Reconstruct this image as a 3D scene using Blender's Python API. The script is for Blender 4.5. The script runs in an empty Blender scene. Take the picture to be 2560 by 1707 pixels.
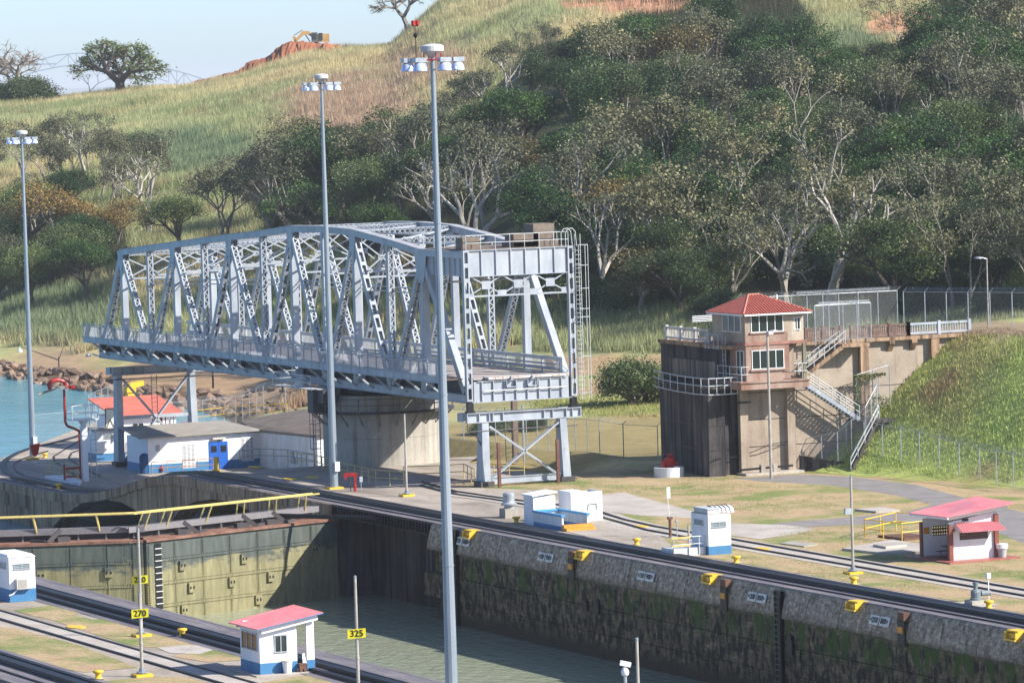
import bpy, math, random
import numpy as np
from mathutils import Vector, Matrix
random.seed(7); rng = np.random.default_rng(7)
scene = bpy.context.scene
COL = scene.collection
# ------------------------------------------------------------------ camera
F, ROLL, PITCH, YAW, CH = 12304.0, .029723, .053956, .4123, 30.0
_h = Vector((math.sin(YAW), math.cos(YAW), 0)); _r = Vector((math.cos(YAW), -math.sin(YAW), 0)); _z = Vector((0, 0, 1))
FW = _h*math.cos(PITCH) - _z*math.sin(PITCH); _u = _h*math.sin(PITCH) + _z*math.cos(PITCH)
RT = _r*math.cos(ROLL) - _u*math.sin(ROLL); UP = _u*math.cos(ROLL) + _r*math.sin(ROLL)
CP = Vector((0, 0, CH))
cam = bpy.data.objects.new('camera', bpy.data.cameras.new('camera')); COL.objects.link(cam)
m = Matrix((RT, UP, -FW)).transposed().to_4x4(); m.translation = CP
cam.matrix_world = m
cam.data.sensor_width = 36; cam.data.sensor_fit = 'HORIZONTAL'; cam.data.lens = 36*F/2560
cam.data.clip_start = 1; cam.data.clip_end = 90000
scene.camera = cam
# ------------------------------------------------------------------ sky, sun, exposure
SUN = Vector((1.06, -1.0, 1.0)).normalized()
EL = math.asin(SUN.z); AZ = math.atan2(SUN.x, SUN.y)
world = bpy.data.worlds.new('World'); scene.world = world; world.use_nodes = True
nt = world.node_tree; bg = nt.nodes['Background']
sky = nt.nodes.new('ShaderNodeTexSky'); sky.sky_type = 'NISHITA'; sky.sun_disc = False
sky.sun_elevation = EL; sky.sun_rotation = AZ; sky.air_density = .6; sky.dust_density = .6; sky.ozone_density = 4.0
nt.links.new(sky.outputs[0], bg.inputs[0]); bg.inputs[1].default_value = .095
sun = bpy.data.objects.new('sun', bpy.data.lights.new('sun', 'SUN')); COL.objects.link(sun)
sun.data.energy = 3.7; sun.data.angle = math.radians(.53); sun.data.color = (1, .94, .84)
sun.rotation_euler = (-SUN).to_track_quat('-Z', 'Y').to_euler()
vs = scene.view_settings; vs.view_transform = 'Standard'; vs.look = 'None'; vs.exposure = 1.2; vs.gamma = 1; vs.use_curve_mapping = False
scene.render.engine = 'CYCLES'
cy = scene.cycles; cy.max_bounces = 5; cy.diffuse_bounces = 2; cy.glossy_bounces = 3; cy.transmission_bounces = 3
cy.volume_bounces = 0; cy.transparent_max_bounces = 6; cy.use_denoising = True; cy.use_adaptive_sampling = False
scene.render.filter_size = 1.2
# ------------------------------------------------------------------ measuring helpers: a sight line met with a level or a wall plane
def ray(x, y): return FW*F + RT*(x-1280) - UP*(y-853.5)
def G(x, y, z=0.): d = ray(x, y); return CP + d*((z-CH)/d.z)
def GX(x, y, X): d = ray(x, y); return CP + d*(X/d.x)
def GY(x, y, Y): d = ray(x, y); return CP + d*(Y/d.y)
def PR(p): d = Vector(p)-CP; w = d.dot(FW); return 1280+F*d.dot(RT)/w, 853.5-F*d.dot(UP)/w, w
# ------------------------------------------------------------------ mesh builder
class M:
    def __init__(s): s.v = []; s.f = []; s.mi = []; s.cur = 0; s.sm = False
    def add(s, vs, fs):
        b = len(s.v); s.v += [tuple(p) for p in vs]
        for f in fs: s.f.append(tuple(b+i for i in f)); s.mi.append(s.cur)
        return s
    def box(s, x0, y0, z0, x1, y1, z1):
        x0, x1 = sorted((x0, x1)); y0, y1 = sorted((y0, y1)); z0, z1 = sorted((z0, z1))
        return s.add([(x0,y0,z0),(x1,y0,z0),(x1,y1,z0),(x0,y1,z0),(x0,y0,z1),(x1,y0,z1),(x1,y1,z1),(x0,y1,z1)],
              [(0,3,2,1),(4,5,6,7),(0,1,5,4),(1,2,6,5),(2,3,7,6),(3,0,4,7)])
    def cbox(s, c, dx, dy, dz): return s.box(c[0]-dx/2, c[1]-dy/2, c[2], c[0]+dx/2, c[1]+dy/2, c[2]+dz)
    def beam(s, p, q, w, h, up=(0, 0, 1)):     # w across, h along 'up'
        p = Vector(p); q = Vector(q); t = (q-p).normalized(); u = Vector(up)
        a = t.cross(u)
        if a.length < 1e-4: a = t.cross(Vector((1, 0, 0)))
        a.normalize(); b = a.cross(t).normalized(); a = a*w/2; b = b*h/2
        return s.add([p-a-b, p+a-b, p+a+b, p-a+b, q-a-b, q+a-b, q+a+b, q-a+b],
              [(0,3,2,1),(4,5,6,7),(0,1,5,4),(1,2,6,5),(2,3,7,6),(3,0,4,7)])
    def tube(s, p, q, r0, r1=None, n=8, cap=True):
        r1 = r0 if r1 is None else r1
        p = Vector(p); q = Vector(q); t = (q-p)
        if t.length < 1e-6: return s
        t.normalize(); a = t.orthogonal().normalized(); b = t.cross(a)
        vs = []
        for c, r in ((p, r0), (q, r1)):
            for i in range(n):
                g = 2*math.pi*i/n; vs.append(c+a*r*math.cos(g)+b*r*math.sin(g))
        fs = [(i, (i+1) % n, n+(i+1) % n, n+i) for i in range(n)]
        if cap: fs += [tuple(range(n))[::-1], tuple(range(n, 2*n))]
        return s.add(vs, fs)
    def path(s, pts, r, n=6):
        for a, b in zip(pts, pts[1:]): s.tube(a, b, r, r, n)
        return s
    def prism(s, poly, z0, z1):
        n = len(poly)
        A = sum(poly[i][0]*poly[(i+1) % n][1]-poly[(i+1) % n][0]*poly[i][1] for i in range(n))
        if A < 0: poly = poly[::-1]
        return s.add([(x, y, z0) for x, y in poly]+[(x, y, z1) for x, y in poly],
              [tuple(range(n))[::-1], tuple(range(n, 2*n))]+[(i, (i+1) % n, n+(i+1) % n, n+i) for i in range(n)])
    def extr(s, pts, d):                       # extrude a 3D polygon by vector d
        n = len(pts); d = Vector(d); pts = [Vector(p) for p in pts]
        return s.add(pts+[p+d for p in pts], [tuple(range(n))[::-1], tuple(range(n, 2*n))]+[(i, (i+1) % n, n+(i+1) % n, n+i) for i in range(n)])
    def lathe(s, c, prof, n=16):               # prof: (radius, z)
        vs = []
        for r, z in prof:
            for i in range(n):
                g = 2*math.pi*i/n; vs.append((c[0]+r*math.cos(g), c[1]+r*math.sin(g), c[2]+z))
        fs = []
        for k in range(len(prof)-1):
            for i in range(n): fs.append((k*n+i, k*n+(i+1) % n, (k+1)*n+(i+1) % n, (k+1)*n+i))
        fs += [tuple(range(n))[::-1], tuple(range((len(prof)-1)*n, len(prof)*n))]
        return s.add(vs, fs)
    def sweep(s, prof, y0, y1):                # closed profile in X,Z run along Y
        n = len(prof); return s.add([(x, y0, z) for x, z in prof]+[(x, y1, z) for x, z in prof],
              [tuple(range(n)), tuple(range(n, 2*n))[::-1]]+[(i, n+i, n+(i+1) % n, (i+1) % n) for i in range(n)])
def setp(o, label=None, cat=None, group=None, kind=None):
    if label: o['label'] = label
    if cat: o['category'] = cat
    if group: o['group'] = group
    if kind: o['kind'] = kind
    return o
def mesh_of(name, b, mats, off=(0, 0, 0), smooth=False):
    me = bpy.data.meshes.new(name)
    v = np.array(b.v, dtype=np.float64)-np.array(off)
    me.from_pydata(v.tolist(), [], b.f)
    mats = mats if isinstance(mats, (list, tuple)) else [mats]
    for x in mats: me.materials.append(x)
    if len(mats) > 1: me.polygons.foreach_set('material_index', b.mi)
    if smooth: me.polygons.foreach_set('use_smooth', [True]*len(b.f))
    me.update(); return me
def thing(name, label, cat, loc, group=None, kind=None):
    o = bpy.data.objects.new(name, None); COL.objects.link(o); o.location = loc; o.empty_display_size = .5
    return setp(o, label, cat, group, kind)
def root_of(o):
    while o.parent: o = o.parent
    return o
def part(name, b, mats, par, label=None, kind=None, smooth=False):
    r = root_of(par)
    o = bpy.data.objects.new(name, mesh_of(name, b, mats, r.location, smooth)); COL.objects.link(o); o.parent = par
    return setp(o, label, None, None, kind)
def solo(name, b, mats, label=None, cat=None, group=None, kind=None, loc=None, smooth=False):
    if loc is None:
        v = np.array(b.v); loc = (float(v[:, 0].mean()), float(v[:, 1].mean()), float(v[:, 2].min()))
    o = bpy.data.objects.new(name, mesh_of(name, b, mats, loc, smooth)); COL.objects.link(o); o.location = loc
    return setp(o, label, cat, group, kind)
def struct(name, b, mats, smooth=False): return solo(name, b, mats, kind='structure', loc=(0, 0, 0), smooth=smooth)
def copy_tree(o, parent=None):
    c = o.copy(); COL.objects.link(c); c.parent = parent
    for ch in list(o.children): copy_tree(ch, c)
    return c
def text(name, s, size, loc, xdir, updir, mat, par, ext=.004):
    cu = bpy.data.curves.new(name, 'FONT'); cu.body = s; cu.size = size; cu.align_x = 'CENTER'; cu.align_y = 'CENTER'; cu.extrude = ext; cu.offset = size*.018
    cu.materials.append(mat); o = bpy.data.objects.new(name, cu); COL.objects.link(o)
    x = Vector(xdir).normalized(); u = Vector(updir).normalized(); n = x.cross(u)
    mm = Matrix((x, u, n)).transposed().to_4x4(); mm.translation = Vector(loc)-(root_of(par).location if par else Vector((0, 0, 0)))
    dg = bpy.context.evaluated_depsgraph_get(); me = bpy.data.meshes.new_from_object(o.evaluated_get(dg), depsgraph=dg); bpy.data.objects.remove(o)
    o = bpy.data.objects.new(name, me); COL.objects.link(o); o.parent = par; o.matrix_basis = mm; return o
# ------------------------------------------------------------------ materials
MATS = {}
def N(t, k, **kw):
    n = t.nodes.new(k)
    for a, b in kw.items():
        if hasattr(n, a) and not a.startswith('i_'): setattr(n, a, b)
    return n
def base(name, rough=.7, metal=0., spec=.5):
    mt = bpy.data.materials.new(name); mt.use_nodes = True; t = mt.node_tree
    p = t.nodes['Principled BSDF']; p.inputs['Roughness'].default_value = rough; p.inputs['Metallic'].default_value = metal
    p.inputs['Specular IOR Level'].default_value = spec
    MATS[name] = mt; return mt, t, p
def pos(t, scale=(1, 1, 1), obj=False):
    if obj: s = t.nodes.new('ShaderNodeTexCoord').outputs['Object']
    else: s = t.nodes.new('ShaderNodeNewGeometry').outputs['Position']
    mp = t.nodes.new('ShaderNodeMapping'); mp.inputs['Scale'].default_value = scale; t.links.new(s, mp.inputs[0]); return mp.outputs[0]
def noise(t, vec, scale, detail=4, rough=.6, dist=0.):
    n = t.nodes.new('ShaderNodeTexNoise'); n.inputs['Scale'].default_value = scale; n.inputs['Detail'].default_value = detail
    n.inputs['Roughness'].default_value = rough; n.inputs['Distortion'].default_value = dist
    t.links.new(vec, n.inputs['Vector']); return n.outputs['Fac']
def ramp(t, fac, stops):
    r = t.nodes.new('ShaderNodeValToRGB'); e = r.color_ramp.elements
    while len(e) < len(stops): e.new(.5)
    for i, (p, c) in enumerate(stops): e[i].position = p; e[i].color = (*c, 1) if len(c) == 3 else c
    t.links.new(fac, r.inputs[0]); return r.outputs[0]
def mix(t, fac, a, b, mode='MIX'):
    n = t.nodes.new('ShaderNodeMix'); n.data_type = 'RGBA'; n.blend_type = mode
    if isinstance(fac, (int, float)): n.inputs[0].default_value = fac
    else: t.links.new(fac, n.inputs[0])
    for i, c in ((6, a), (7, b)):
        if isinstance(c, tuple): n.inputs[i].default_value = (*c, 1)
        else: t.links.new(c, n.inputs[i])
    return n.outputs[2]
def math_(t, op, a, b=None, clamp=False):
    n = t.nodes.new('ShaderNodeMath'); n.operation = op; n.use_clamp = clamp
    for i, c in ((0, a), (1, b)):
        if c is None: continue
        if isinstance(c, (int, float)): n.inputs[i].default_value = c
        else: t.links.new(c, n.inputs[i])
    return n.outputs[0]
def mrange(t, v, a, b, c=0., d=1.):
    n = t.nodes.new('ShaderNodeMapRange'); n.interpolation_type = 'SMOOTHSTEP'
    t.links.new(v, n.inputs[0])
    for i, x in enumerate((a, b, c, d)): n.inputs[1+i].default_value = x
    return n.outputs[0]
def bump(t, p, h, strength=.3, dist=.05):
    b = t.nodes.new('ShaderNodeBump'); b.inputs['Strength'].default_value = strength; b.inputs['Distance'].default_value = dist
    t.links.new(h, b.inputs['Height']); t.links.new(b.outputs[0], p.inputs['Normal'])
def worn(name, c1, c2, scale=1.5, rough=.6, metal=0., stretch=(1, 1, 1), lo=.35, hi=.75, rust=None, rustamt=.62, bmp=.15, spec=.4, fine=12):
    mt, t, p = base(name, rough, metal, spec); v = pos(t, stretch)
    c = ramp(t, noise(t, v, scale, 6, .65), [(lo, c1), (hi, c2)])
    g = noise(t, pos(t), fine, 3, .7)
    c = mix(t, .5, c, ramp(t, g, [(.3, (.8, .8, .8)), (.75, (1.15, 1.15, 1.15))]), 'MULTIPLY')
    if rust:
        rf = ramp(t, noise(t, pos(t, (stretch[0]*2, stretch[1]*2, stretch[2]*.8)), scale*1.7, 7, .7), [(rustamt, (0, 0, 0)), (rustamt+.07, (1, 1, 1))])
        c = mix(t, rf, c, rust)
    t.links.new(c, p.inputs['Base Color'])
    if bmp: bump(t, p, g, bmp, .03)
    return mt
def plain(name, c, rough=.6, metal=0., spec=.4, var=.12):
    d = tuple(x*(1-var) for x in c); e = tuple(min(1, x*(1+var)) for x in c)
    return worn(name, d, e, 2.5, rough, metal, bmp=0, spec=spec)
steel = worn('bridge_steel', (.29, .325, .375), (.46, .495, .54), .8, .5, .0, (1, 1, .4), rust=(.15, .11, .08), rustamt=.63, bmp=.05)
steel_d = worn('girder_brown', (.045, .04, .045), (.085, .075, .075), 1.2, .6, 0, (1, 1, .6))
steel_pale = worn('pale_rail_paint', (.45, .48, .5), (.62, .64, .64), 1.5, .5, rust=(.25, .17, .1), rustamt=.66)
galv = worn('galvanised', (.33, .37, .41), (.5, .54, .58), 3, .4, .35)
mastm = worn('mast_steel', (.24, .29, .34), (.34, .39, .44), .5, .4, .3, (1, 1, .3))
white = worn('white_paint', (.72, .74, .78), (.85, .86, .87), 1.2, .55, 0, (1, 1, .35), bmp=.05)
whited = worn('white_paint_weathered', (.55, .58, .6), (.8, .82, .84), 1.4, .6, 0, (1.5, 1.5, .25), bmp=.05)
blue = worn('blue_band', (.045, .17, .36), (.07, .23, .42), 2, .5, bmp=.03)
doorblue = plain('door_blue', (.02, .12, .5), .4)
yellow = worn('yellow_paint', (.75, .45, .03), (.85, .56, .05), 5, .5, rust=(.2, .12, .05), rustamt=.7)
railyel = worn('rail_yellow', (.5, .4, .13), (.68, .56, .22), 4, .5, rust=(.2, .15, .08), rustamt=.64)
orange = worn('orange_paint', (.6, .25, .03), (.75, .36, .05), 4, .6, rust=(.1, .06, .04), rustamt=.6)
redp = plain('red_paint', (.42, .02, .02), .4)
redroof = worn('red_sheet_roof', (.55, .17, .2), (.66, .26, .29), .8, .5, 0, bmp=.03)
tilem = worn('clay_red_tile', (.3, .07, .05), (.44, .13, .1), 4, .6)
brown = worn('rust_brown', (.1, .05, .035), (.2, .1, .06), 2, .8)
rustred = worn('rust_red_plate', (.16, .07, .05), (.34, .19, .13), 1.2, .8, 0, (1, 1, 1), rust=(.3, .25, .2), rustamt=.6)
black = worn('black_steel_and_shade', (.008, .009, .012), (.02, .021, .026), 2, .5, .2)  # also fills holes and recesses, where black stands for their shade
darkglass, _t, _p = base('dark_glass', .08, 0, .8); _p.inputs['Base Color'].default_value = (.02, .03, .03, 1)
paleglass, _t, _p = base('louvre_glass', .25, 0, .6); _p.inputs['Base Color'].default_value = (.2, .27, .26, 1)
timber = worn('weathered_timber', (.12, .09, .07), (.26, .2, .16), 2, .85, 0, (1, 1, 8))
roofbr = worn('brown_roof', (.12, .095, .08), (.2, .165, .145), .6, .8)
roofgr = worn('grey_roof', (.27, .25, .22), (.4, .37, .33), .6, .8)
brick = worn('red_brick', (.2, .05, .035), (.32, .09, .06), 3, .8)
rackpurple = worn('worn_track_concrete', (.12, .11, .13), (.27, .24, .24), .5, .65, 0, (3, .4, 1), rust=(.34, .24, .18), rustamt=.58)
def concrete(name, c1, c2, streak=(.09, .08, .075), samt=.55, sw=1.6, joints=False, rough=.85):
    mt, t, p = base(name, rough, 0, .3)
    c = ramp(t, noise(t, pos(t), .35, 8, .65), [(.35, c1), (.7, c2)])
    s = noise(t, pos(t, (sw, sw, .09)), 1.0, 6, .7, .3)
    sf = ramp(t, s, [(samt-.1, (0, 0, 0)), (samt+.12, (1, 1, 1))])
    c = mix(t, sf, c, streak)
    g = noise(t, pos(t), 7, 5, .7)
    c = mix(t, .6, c, ramp(t, g, [(.3, (.75, .75, .75)), (.75, (1.2, 1.2, 1.2))]), 'MULTIPLY')
    t.links.new(c, p.inputs['Base Color']); bump(t, p, g, .3, .05); return mt
conc = concrete('pier_concrete', (.32, .3, .26), (.46, .43, .37), (.2, .18, .16), .6)
conc_tan = concrete('abutment_concrete', (.3, .24, .19), (.44, .38, .3), (.2, .14, .11), .62)
conc_dark = concrete('black_stained_concrete', (.06, .055, .056), (.17, .15, .145), (.014, .013, .016), .47)
conc_brown = concrete('brown_stained_concrete', (.3, .19, .115), (.52, .37, .24), (.07, .045, .035), .54, 2.2)
conc_pink = concrete('pink_worn_plaster', (.26, .16, .13), (.4, .3, .24), (.22, .11, .08), .56, 1)
conc_lt = concrete('pale_slab', (.38, .34, .3), (.55, .5, .45), (.25, .22, .2), .66)
# deck concrete, seen from above: blotches and long stains
mt, t, p = base('deck_concrete', .85, 0, .25)
c = ramp(t, noise(t, pos(t, (1, .35, 1)), .22, 9, .68, .4), [(.3, (.2, .17, .145)), (.48, (.36, .31, .26)), (.7, (.52, .46, .4))])
g = noise(t, pos(t), 3.5, 5, .75)
c = mix(t, .7, c, ramp(t, g, [(.3, (.72, .72, .72)), (.75, (1.25, 1.25, 1.25))]), 'MULTIPLY')
t.links.new(c, p.inputs['Base Color']); bump(t, p, g, .25, .03); deckm = mt
mt, t, p = base('asphalt_road', .9, 0, .2)
c = ramp(t, noise(t, pos(t), .5, 7, .7), [(.3, (.19, .175, .175)), (.7, (.29, .27, .26))])
t.links.new(c, p.inputs['Base Color']); roadm = mt
# lock chamber wall: grey weathered lip, moss below it, black-brown stained lifts
def wallmat(name, lip=True, tone=1.):
    mt, t, p = base(name, .9, 0, .25)
    q = lambda c: tuple(x*tone for x in c)
    geo = t.nodes.new('ShaderNodeNewGeometry'); sp = t.nodes.new('ShaderNodeSeparateXYZ'); t.links.new(geo.outputs['Position'], sp.inputs[0])
    n1 = noise(t, pos(t, (1, 1, .6)), 1.9, 10, .76)
    n2 = noise(t, pos(t, (1.3, 1.3, .12)), 2.2, 9, .75, .3)
    n3 = noise(t, pos(t, (1, .5, 1.6)), 1.1, 10, .8)
    lo = ramp(t, n3, [(.3, q((.05, .038, .026))), (.46, q((.14, .108, .062))), (.58, q((.23, .18, .105))), (.7, q((.5, .41, .27)))])
    lo = mix(t, ramp(t, n1, [(.46, (0, 0, 0)), (.54, (1, 1, 1))]), lo, q((.022, .022, .018)))
    n4 = noise(t, pos(t, (1, .8, 1.5)), 3.0, 10, .8)
    up = mix(t, .5, ramp(t, n2, [(.38, q((.05, .037, .028))), (.5, q((.29, .225, .17))), (.64, q((.47, .39, .31)))]), ramp(t, n4, [(.38, q((.09, .07, .055))), (.5, q((.3, .25, .2))), (.6, q((.75, .68, .58)))]))
    zf = math_(t, 'ADD', sp.outputs[2], math_(t, 'MULTIPLY', math_(t, 'SUBTRACT', n1, .5), 1.1))
    c = mix(t, mrange(t, zf, -2.0, -1.25), lo, up)
    moss = math_(t, 'MULTIPLY', mrange(t, zf, -4.3, -2.6), mrange(t, zf, -1.5, -1.9))
    moss = math_(t, 'MULTIPLY', moss, ramp(t, noise(t, pos(t, (1, 1, .35)), .8, 7, .7), [(.5, (0, 0, 0)), (.57, (.85, .85, .85))]))
    c = mix(t, moss, c, (.05, .095, .014))
    c = mix(t, mrange(t, sp.outputs[2], -6.2, -5.2, 1, 0), c, (.06, .05, .03))
    t.links.new(c, p.inputs['Base Color']); bump(t, p, n1, .5, .12); return mt
wallm = wallmat('lock_wall_stained')
# gate plating: green-black paint above, olive bloom below an uneven line
mt, t, p = base('gate_plate', .6, 0, .4)
geo = t.nodes.new('ShaderNodeNewGeometry'); sp = t.nodes.new('ShaderNodeSeparateXYZ'); t.links.new(geo.outputs['Position'], sp.inputs[0])
n1 = noise(t, pos(t, (.7, .7, 1.6)), .8, 8, .7); n2 = noise(t, pos(t, (2.5, 2.5, .4)), 1.2, 5, .6)
zf = math_(t, 'ADD', sp.outputs[2], math_(t, 'MULTIPLY', math_(t, 'SUBTRACT', n1, .5), 3.4))
dark = ramp(t, n2, [(.3, (.05, .065, .06)), (.7, (.11, .125, .11))])
olive = ramp(t, n2, [(.3, (.16, .15, .08)), (.7, (.3, .275, .15))])
c = mix(t, mrange(t, zf, -3.1, -2.6), olive, dark)
c = mix(t, ramp(t, noise(t, pos(t), 9, 4, .7), [(.6, (0, 0, 0)), (.7, (1, 1, 1))]), c, (.12, .1, .06))
t.links.new(c, p.inputs['Base Color']); bump(t, p, noise(t, pos(t), 5, 4), .2, .03); gatem = mt
# soils and grasses from a vertex colour
def grassmat(name, attr, rough=.9, f1=.6, f2=6, leaf=False, bmp=.6):
    mt, t, p = base(name, rough, 0, .15)
    a = t.nodes.new('ShaderNodeAttribute'); a.attribute_name = attr
    g1 = noise(t, pos(t), f1, 8, .7); g2 = noise(t, pos(t), f2, 5, .75)
    c = mix(t, 1., a.outputs['Color'], ramp(t, g1, [(.3, (.72, .8, .7)), (.7, (1.3, 1.18, 1.1))]), 'MULTIPLY')
    c = mix(t, 1., c, ramp(t, g2, [(.3, (.68, .7, .66)), (.72, (1.3, 1.26, 1.2))]), 'MULTIPLY')
    t.links.new(c, p.inputs['Base Color'])
    if bmp: bump(t, p, g2, bmp, .15)
    return mt
groundm = grassmat('ground_cover', 'Col')
mt, t, p = base('dry_lawn', .95, 0, .1)
n1 = noise(t, pos(t, (1, .5, 1)), .35, 8, .7, .3); n2 = noise(t, pos(t), 4.5, 6, .8)
c = ramp(t, n1, [(.3, (.22, .22, .09)), (.42, (.38, .32, .17)), (.54, (.5, .37, .23)), (.64, (.44, .3, .2)), (.74, (.62, .48, .32))])
c = mix(t, ramp(t, noise(t, pos(t), .16, 6, .6), [(.5, (0, 0, 0)), (.62, (.85, .85, .85))]), c, (.19, .25, .08))
c = mix(t, .9, c, ramp(t, n2, [(.3, (.6, .62, .6)), (.75, (1.3, 1.28, 1.25))]), 'MULTIPLY')
t.links.new(c, p.inputs['Base Color']); bump(t, p, n2, .7, .1); lawnm = mt
def blade(name, attr):
    mt, t, p = base(name, .75, 0, .2)
    a = t.nodes.new('ShaderNodeAttribute'); a.attribute_name = attr
    t.links.new(a.outputs['Color'], p.inputs['Base Color'])
    tr = t.nodes.new('ShaderNodeBsdfTranslucent'); t.links.new(a.outputs['Color'], tr.inputs[0])
    ms = t.nodes.new('ShaderNodeMixShader'); ms.inputs[0].default_value = .3
    t.links.new(p.outputs[0], ms.inputs[1]); t.links.new(tr.outputs[0], ms.inputs[2])
    t.links.new(ms.outputs[0], t.nodes['Material Output'].inputs[0]); return mt
bladem = blade('grass_blades', 'Col')
def leafmat(name, cols, rough=.5, trans=.22, spec=.45):
    mt, t, p = base(name, rough, 0, spec)
    a = t.nodes.new('ShaderNodeAttribute'); a.attribute_name = 'rnd'
    oi = t.nodes.new('ShaderNodeObjectInfo')
    c = ramp(t, a.outputs['Fac'], [(i/(len(cols)-1), c) for i, c in enumerate(cols)])
    c = mix(t, 1., c, ramp(t, oi.outputs['Random'], [(0, (.55, .62, .6)), (.5, (1, 1, 1)), (1, (1.5, 1.35, 1.15))]), 'MULTIPLY')
    t.links.new(c, p.inputs['Base Color'])
    tr = t.nodes.new('ShaderNodeBsdfTranslucent'); t.links.new(c, tr.inputs[0])
    ms = t.nodes.new('ShaderNodeMixShader'); ms.inputs[0].default_value = trans
    t.links.new(p.outputs[0], ms.inputs[1]); t.links.new(tr.outputs[0], ms.inputs[2])
    t.links.new(ms.outputs[0], t.nodes['Material Output'].inputs[0]); return mt
leaf_dark = leafmat('leaf_dark_green', [(.01, .03, .012), (.024, .062, .018), (.05, .11, .026), (.1, .19, .045)], .55, .18, .3)
leaf_olive = leafmat('leaf_olive_grey', [(.045, .055, .028), (.1, .11, .058), (.185, .185, .108), (.33, .32, .2)], .6, .15, .3)
leaf_mid = leafmat('leaf_mid_green', [(.03, .055, .02), (.065, .105, .035), (.12, .165, .055), (.2, .22, .09)])
leaf_gold = leafmat('leaf_autumn_gold', [(.09, .08, .03), (.17, .13, .04), (.24, .16, .05), (.1, .11, .04)])
leaf_bare = leafmat('leaf_buds_pinkish', [(.22, .15, .12), (.3, .2, .16), (.2, .16, .12)])
bark_w = worn('bark_very_pale', (.3, .27, .24), (.52, .48, .43), 2, .85, 0, (1, 1, .4))
bark = worn('bark_pale', (.17, .15, .125), (.36, .32, .28), 2, .85, 0, (1, 1, .4))
bark_d = worn('bark_dark', (.07, .055, .045), (.15, .12, .1), 2, .9, 0, (1, 1, .4))
rockm = worn('rip_rap_rock', (.1, .07, .055), (.36, .24, .17), .35, .9, 0, (1, 1, 1), rust=(.38, .33, .28), rustamt=.6, bmp=.6, fine=4)
soilm = worn('bare_red_soil', (.2, .065, .03), (.42, .17, .09), .12, .95, 0, (1, 1, 1), bmp=.6, fine=1.2)
def water(name, deep, wscale, rough, bs, stretch=(1, 1, 1), dist=.1):
    mt, t, p = base(name, rough, 0, .5); p.inputs['IOR'].default_value = 1.33
    c = mix(t, .6, deep, ramp(t, noise(t, pos(t), .05, 4), [(.3, (.85, .85, .85)), (.7, (1.15, 1.15, 1.15))]), 'MULTIPLY')
    t.links.new(c, p.inputs['Base Color'])
    h = noise(t, pos(t, stretch), wscale, 5, .6, .4); bump(t, p, h, bs, dist); return mt
wchamber = water('chamber_water', (.3, .33, .23), .9, .12, .55, (1.6, .8, 1), .35)
wsea = water('channel_water', (.12, .33, .4), .35, .15, .4, (1.5, .6, 1), .4)
# chain link: a see-through veil of fine wires is built as wires where near; the mesh itself is a thin woven sheet
mt, t, p = base('chain_link', .5, .3, .4); p.inputs['Base Color'].default_value = (.5, .52, .53, 1)
tp = t.nodes.new('ShaderNodeBsdfTransparent'); ms = t.nodes.new('ShaderNodeMixShader'); ms.inputs[0].default_value = .1
t.links.new(tp.outputs[0], ms.inputs[1]); t.links.new(p.outputs[0], ms.inputs[2]); t.links.new(ms.outputs[0], t.nodes['Material Output'].inputs[0]); linkm = mt
# ================================================================== TERRAIN
SY, CYW = math.sin(YAW), math.cos(YAW)
DEP = np.array([300, 400, 450, 500, 530, 560, 590, 620, 650, 700, 780, 860, 940, 1000, 1100, 1300, 1600, 2400.])
TC = np.array([-900, 0, 290, 480, 620, 780, 1000, 1150, 1400, 1700, 2100, 2700.])
TZ = np.array([
 [-9, -9, -9, -9, -9, -9, -9, -9, -6.8, -4, 4, 12, 18, 21, 18, 2, -3, -9],
 [-9, -9, -9, -9, -9, -9, -9, -6.9, -5.6, -1.5, 8, 16.5, 24, 26.9, 22, 3, -3, -9],
 [-9, -9, -9, -9, -9, -8, -5.9, -5.3, -3, 2.5, 11.5, 19.5, 25.8, 28.2, 24, 6, -3, -9],
 [-9, -9, -9, -9, -8, -6, -5.4, -3.8, -.5, 5, 14, 21.5, 27, 28.4, 24, 8, -3, -9],
 [-3.4, -3.4, -3.4, -4, -5.7, -5.6, -5, -2.5, 1, 6.5, 16, 23.5, 29, 30.3, 26, 10, 0, -9],
 [-1, -1.5, -2.5, -3, -3.6, -3.8, -3, 0, 4, 9.5, 19, 26.5, 32.5, 35.2, 29, 13, 0, -9],
 [0, -.1, 0, .2, .4, 1.2, 3.2, 6, 10, 15, 23, 29.5, 34.5, 36, 32, 18, 0, -9],
 [0, 0, .2, 1.2, 2.6, 4.4, 6.6, 9, 12.5, 18.5, 27.5, 35, 42, 46, 44, 30, 5, -9],
 [0, 0, .5, 2.6, 6, 9, 12.5, 16, 20, 26, 35, 42, 48, 53, 56, 50, 30, -9],
 [0, 0, .8, 4.2, 8, 11, 14.5, 18, 22, 28.5, 37.5, 45, 51, 56, 60, 55, 35, -9],
 [0, 0, 3.5, 5.5, 9, 12.5, 16, 20, 24, 30, 39.5, 47, 53, 58, 62, 58, 38, -9],
 [0, 3, 6, 8, 11, 14.5, 18, 22, 26, 32, 41, 49, 55, 60, 64, 60, 40, -9]])
DP = [(0, 0), (352, 0), (357, 0), (362.6, -.42), (366.5, -1.05), (370.4, -1.78), (375, -2.45), (380.4, -3.0), (388, -3.3), (600, -3.3)]
def dprof(Y): return np.interp(Y, [a for a, b in DP], [b for a, b in DP])
def diagX(Y): return 127.6+(np.asarray(Y, float)-412.5)*.568       # far edge of the approach wall
def hash2(ix, iy, k):
    h = np.sin(ix*127.1+iy*311.7+k*74.7)*43758.5453; return h-np.floor(h)
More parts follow.
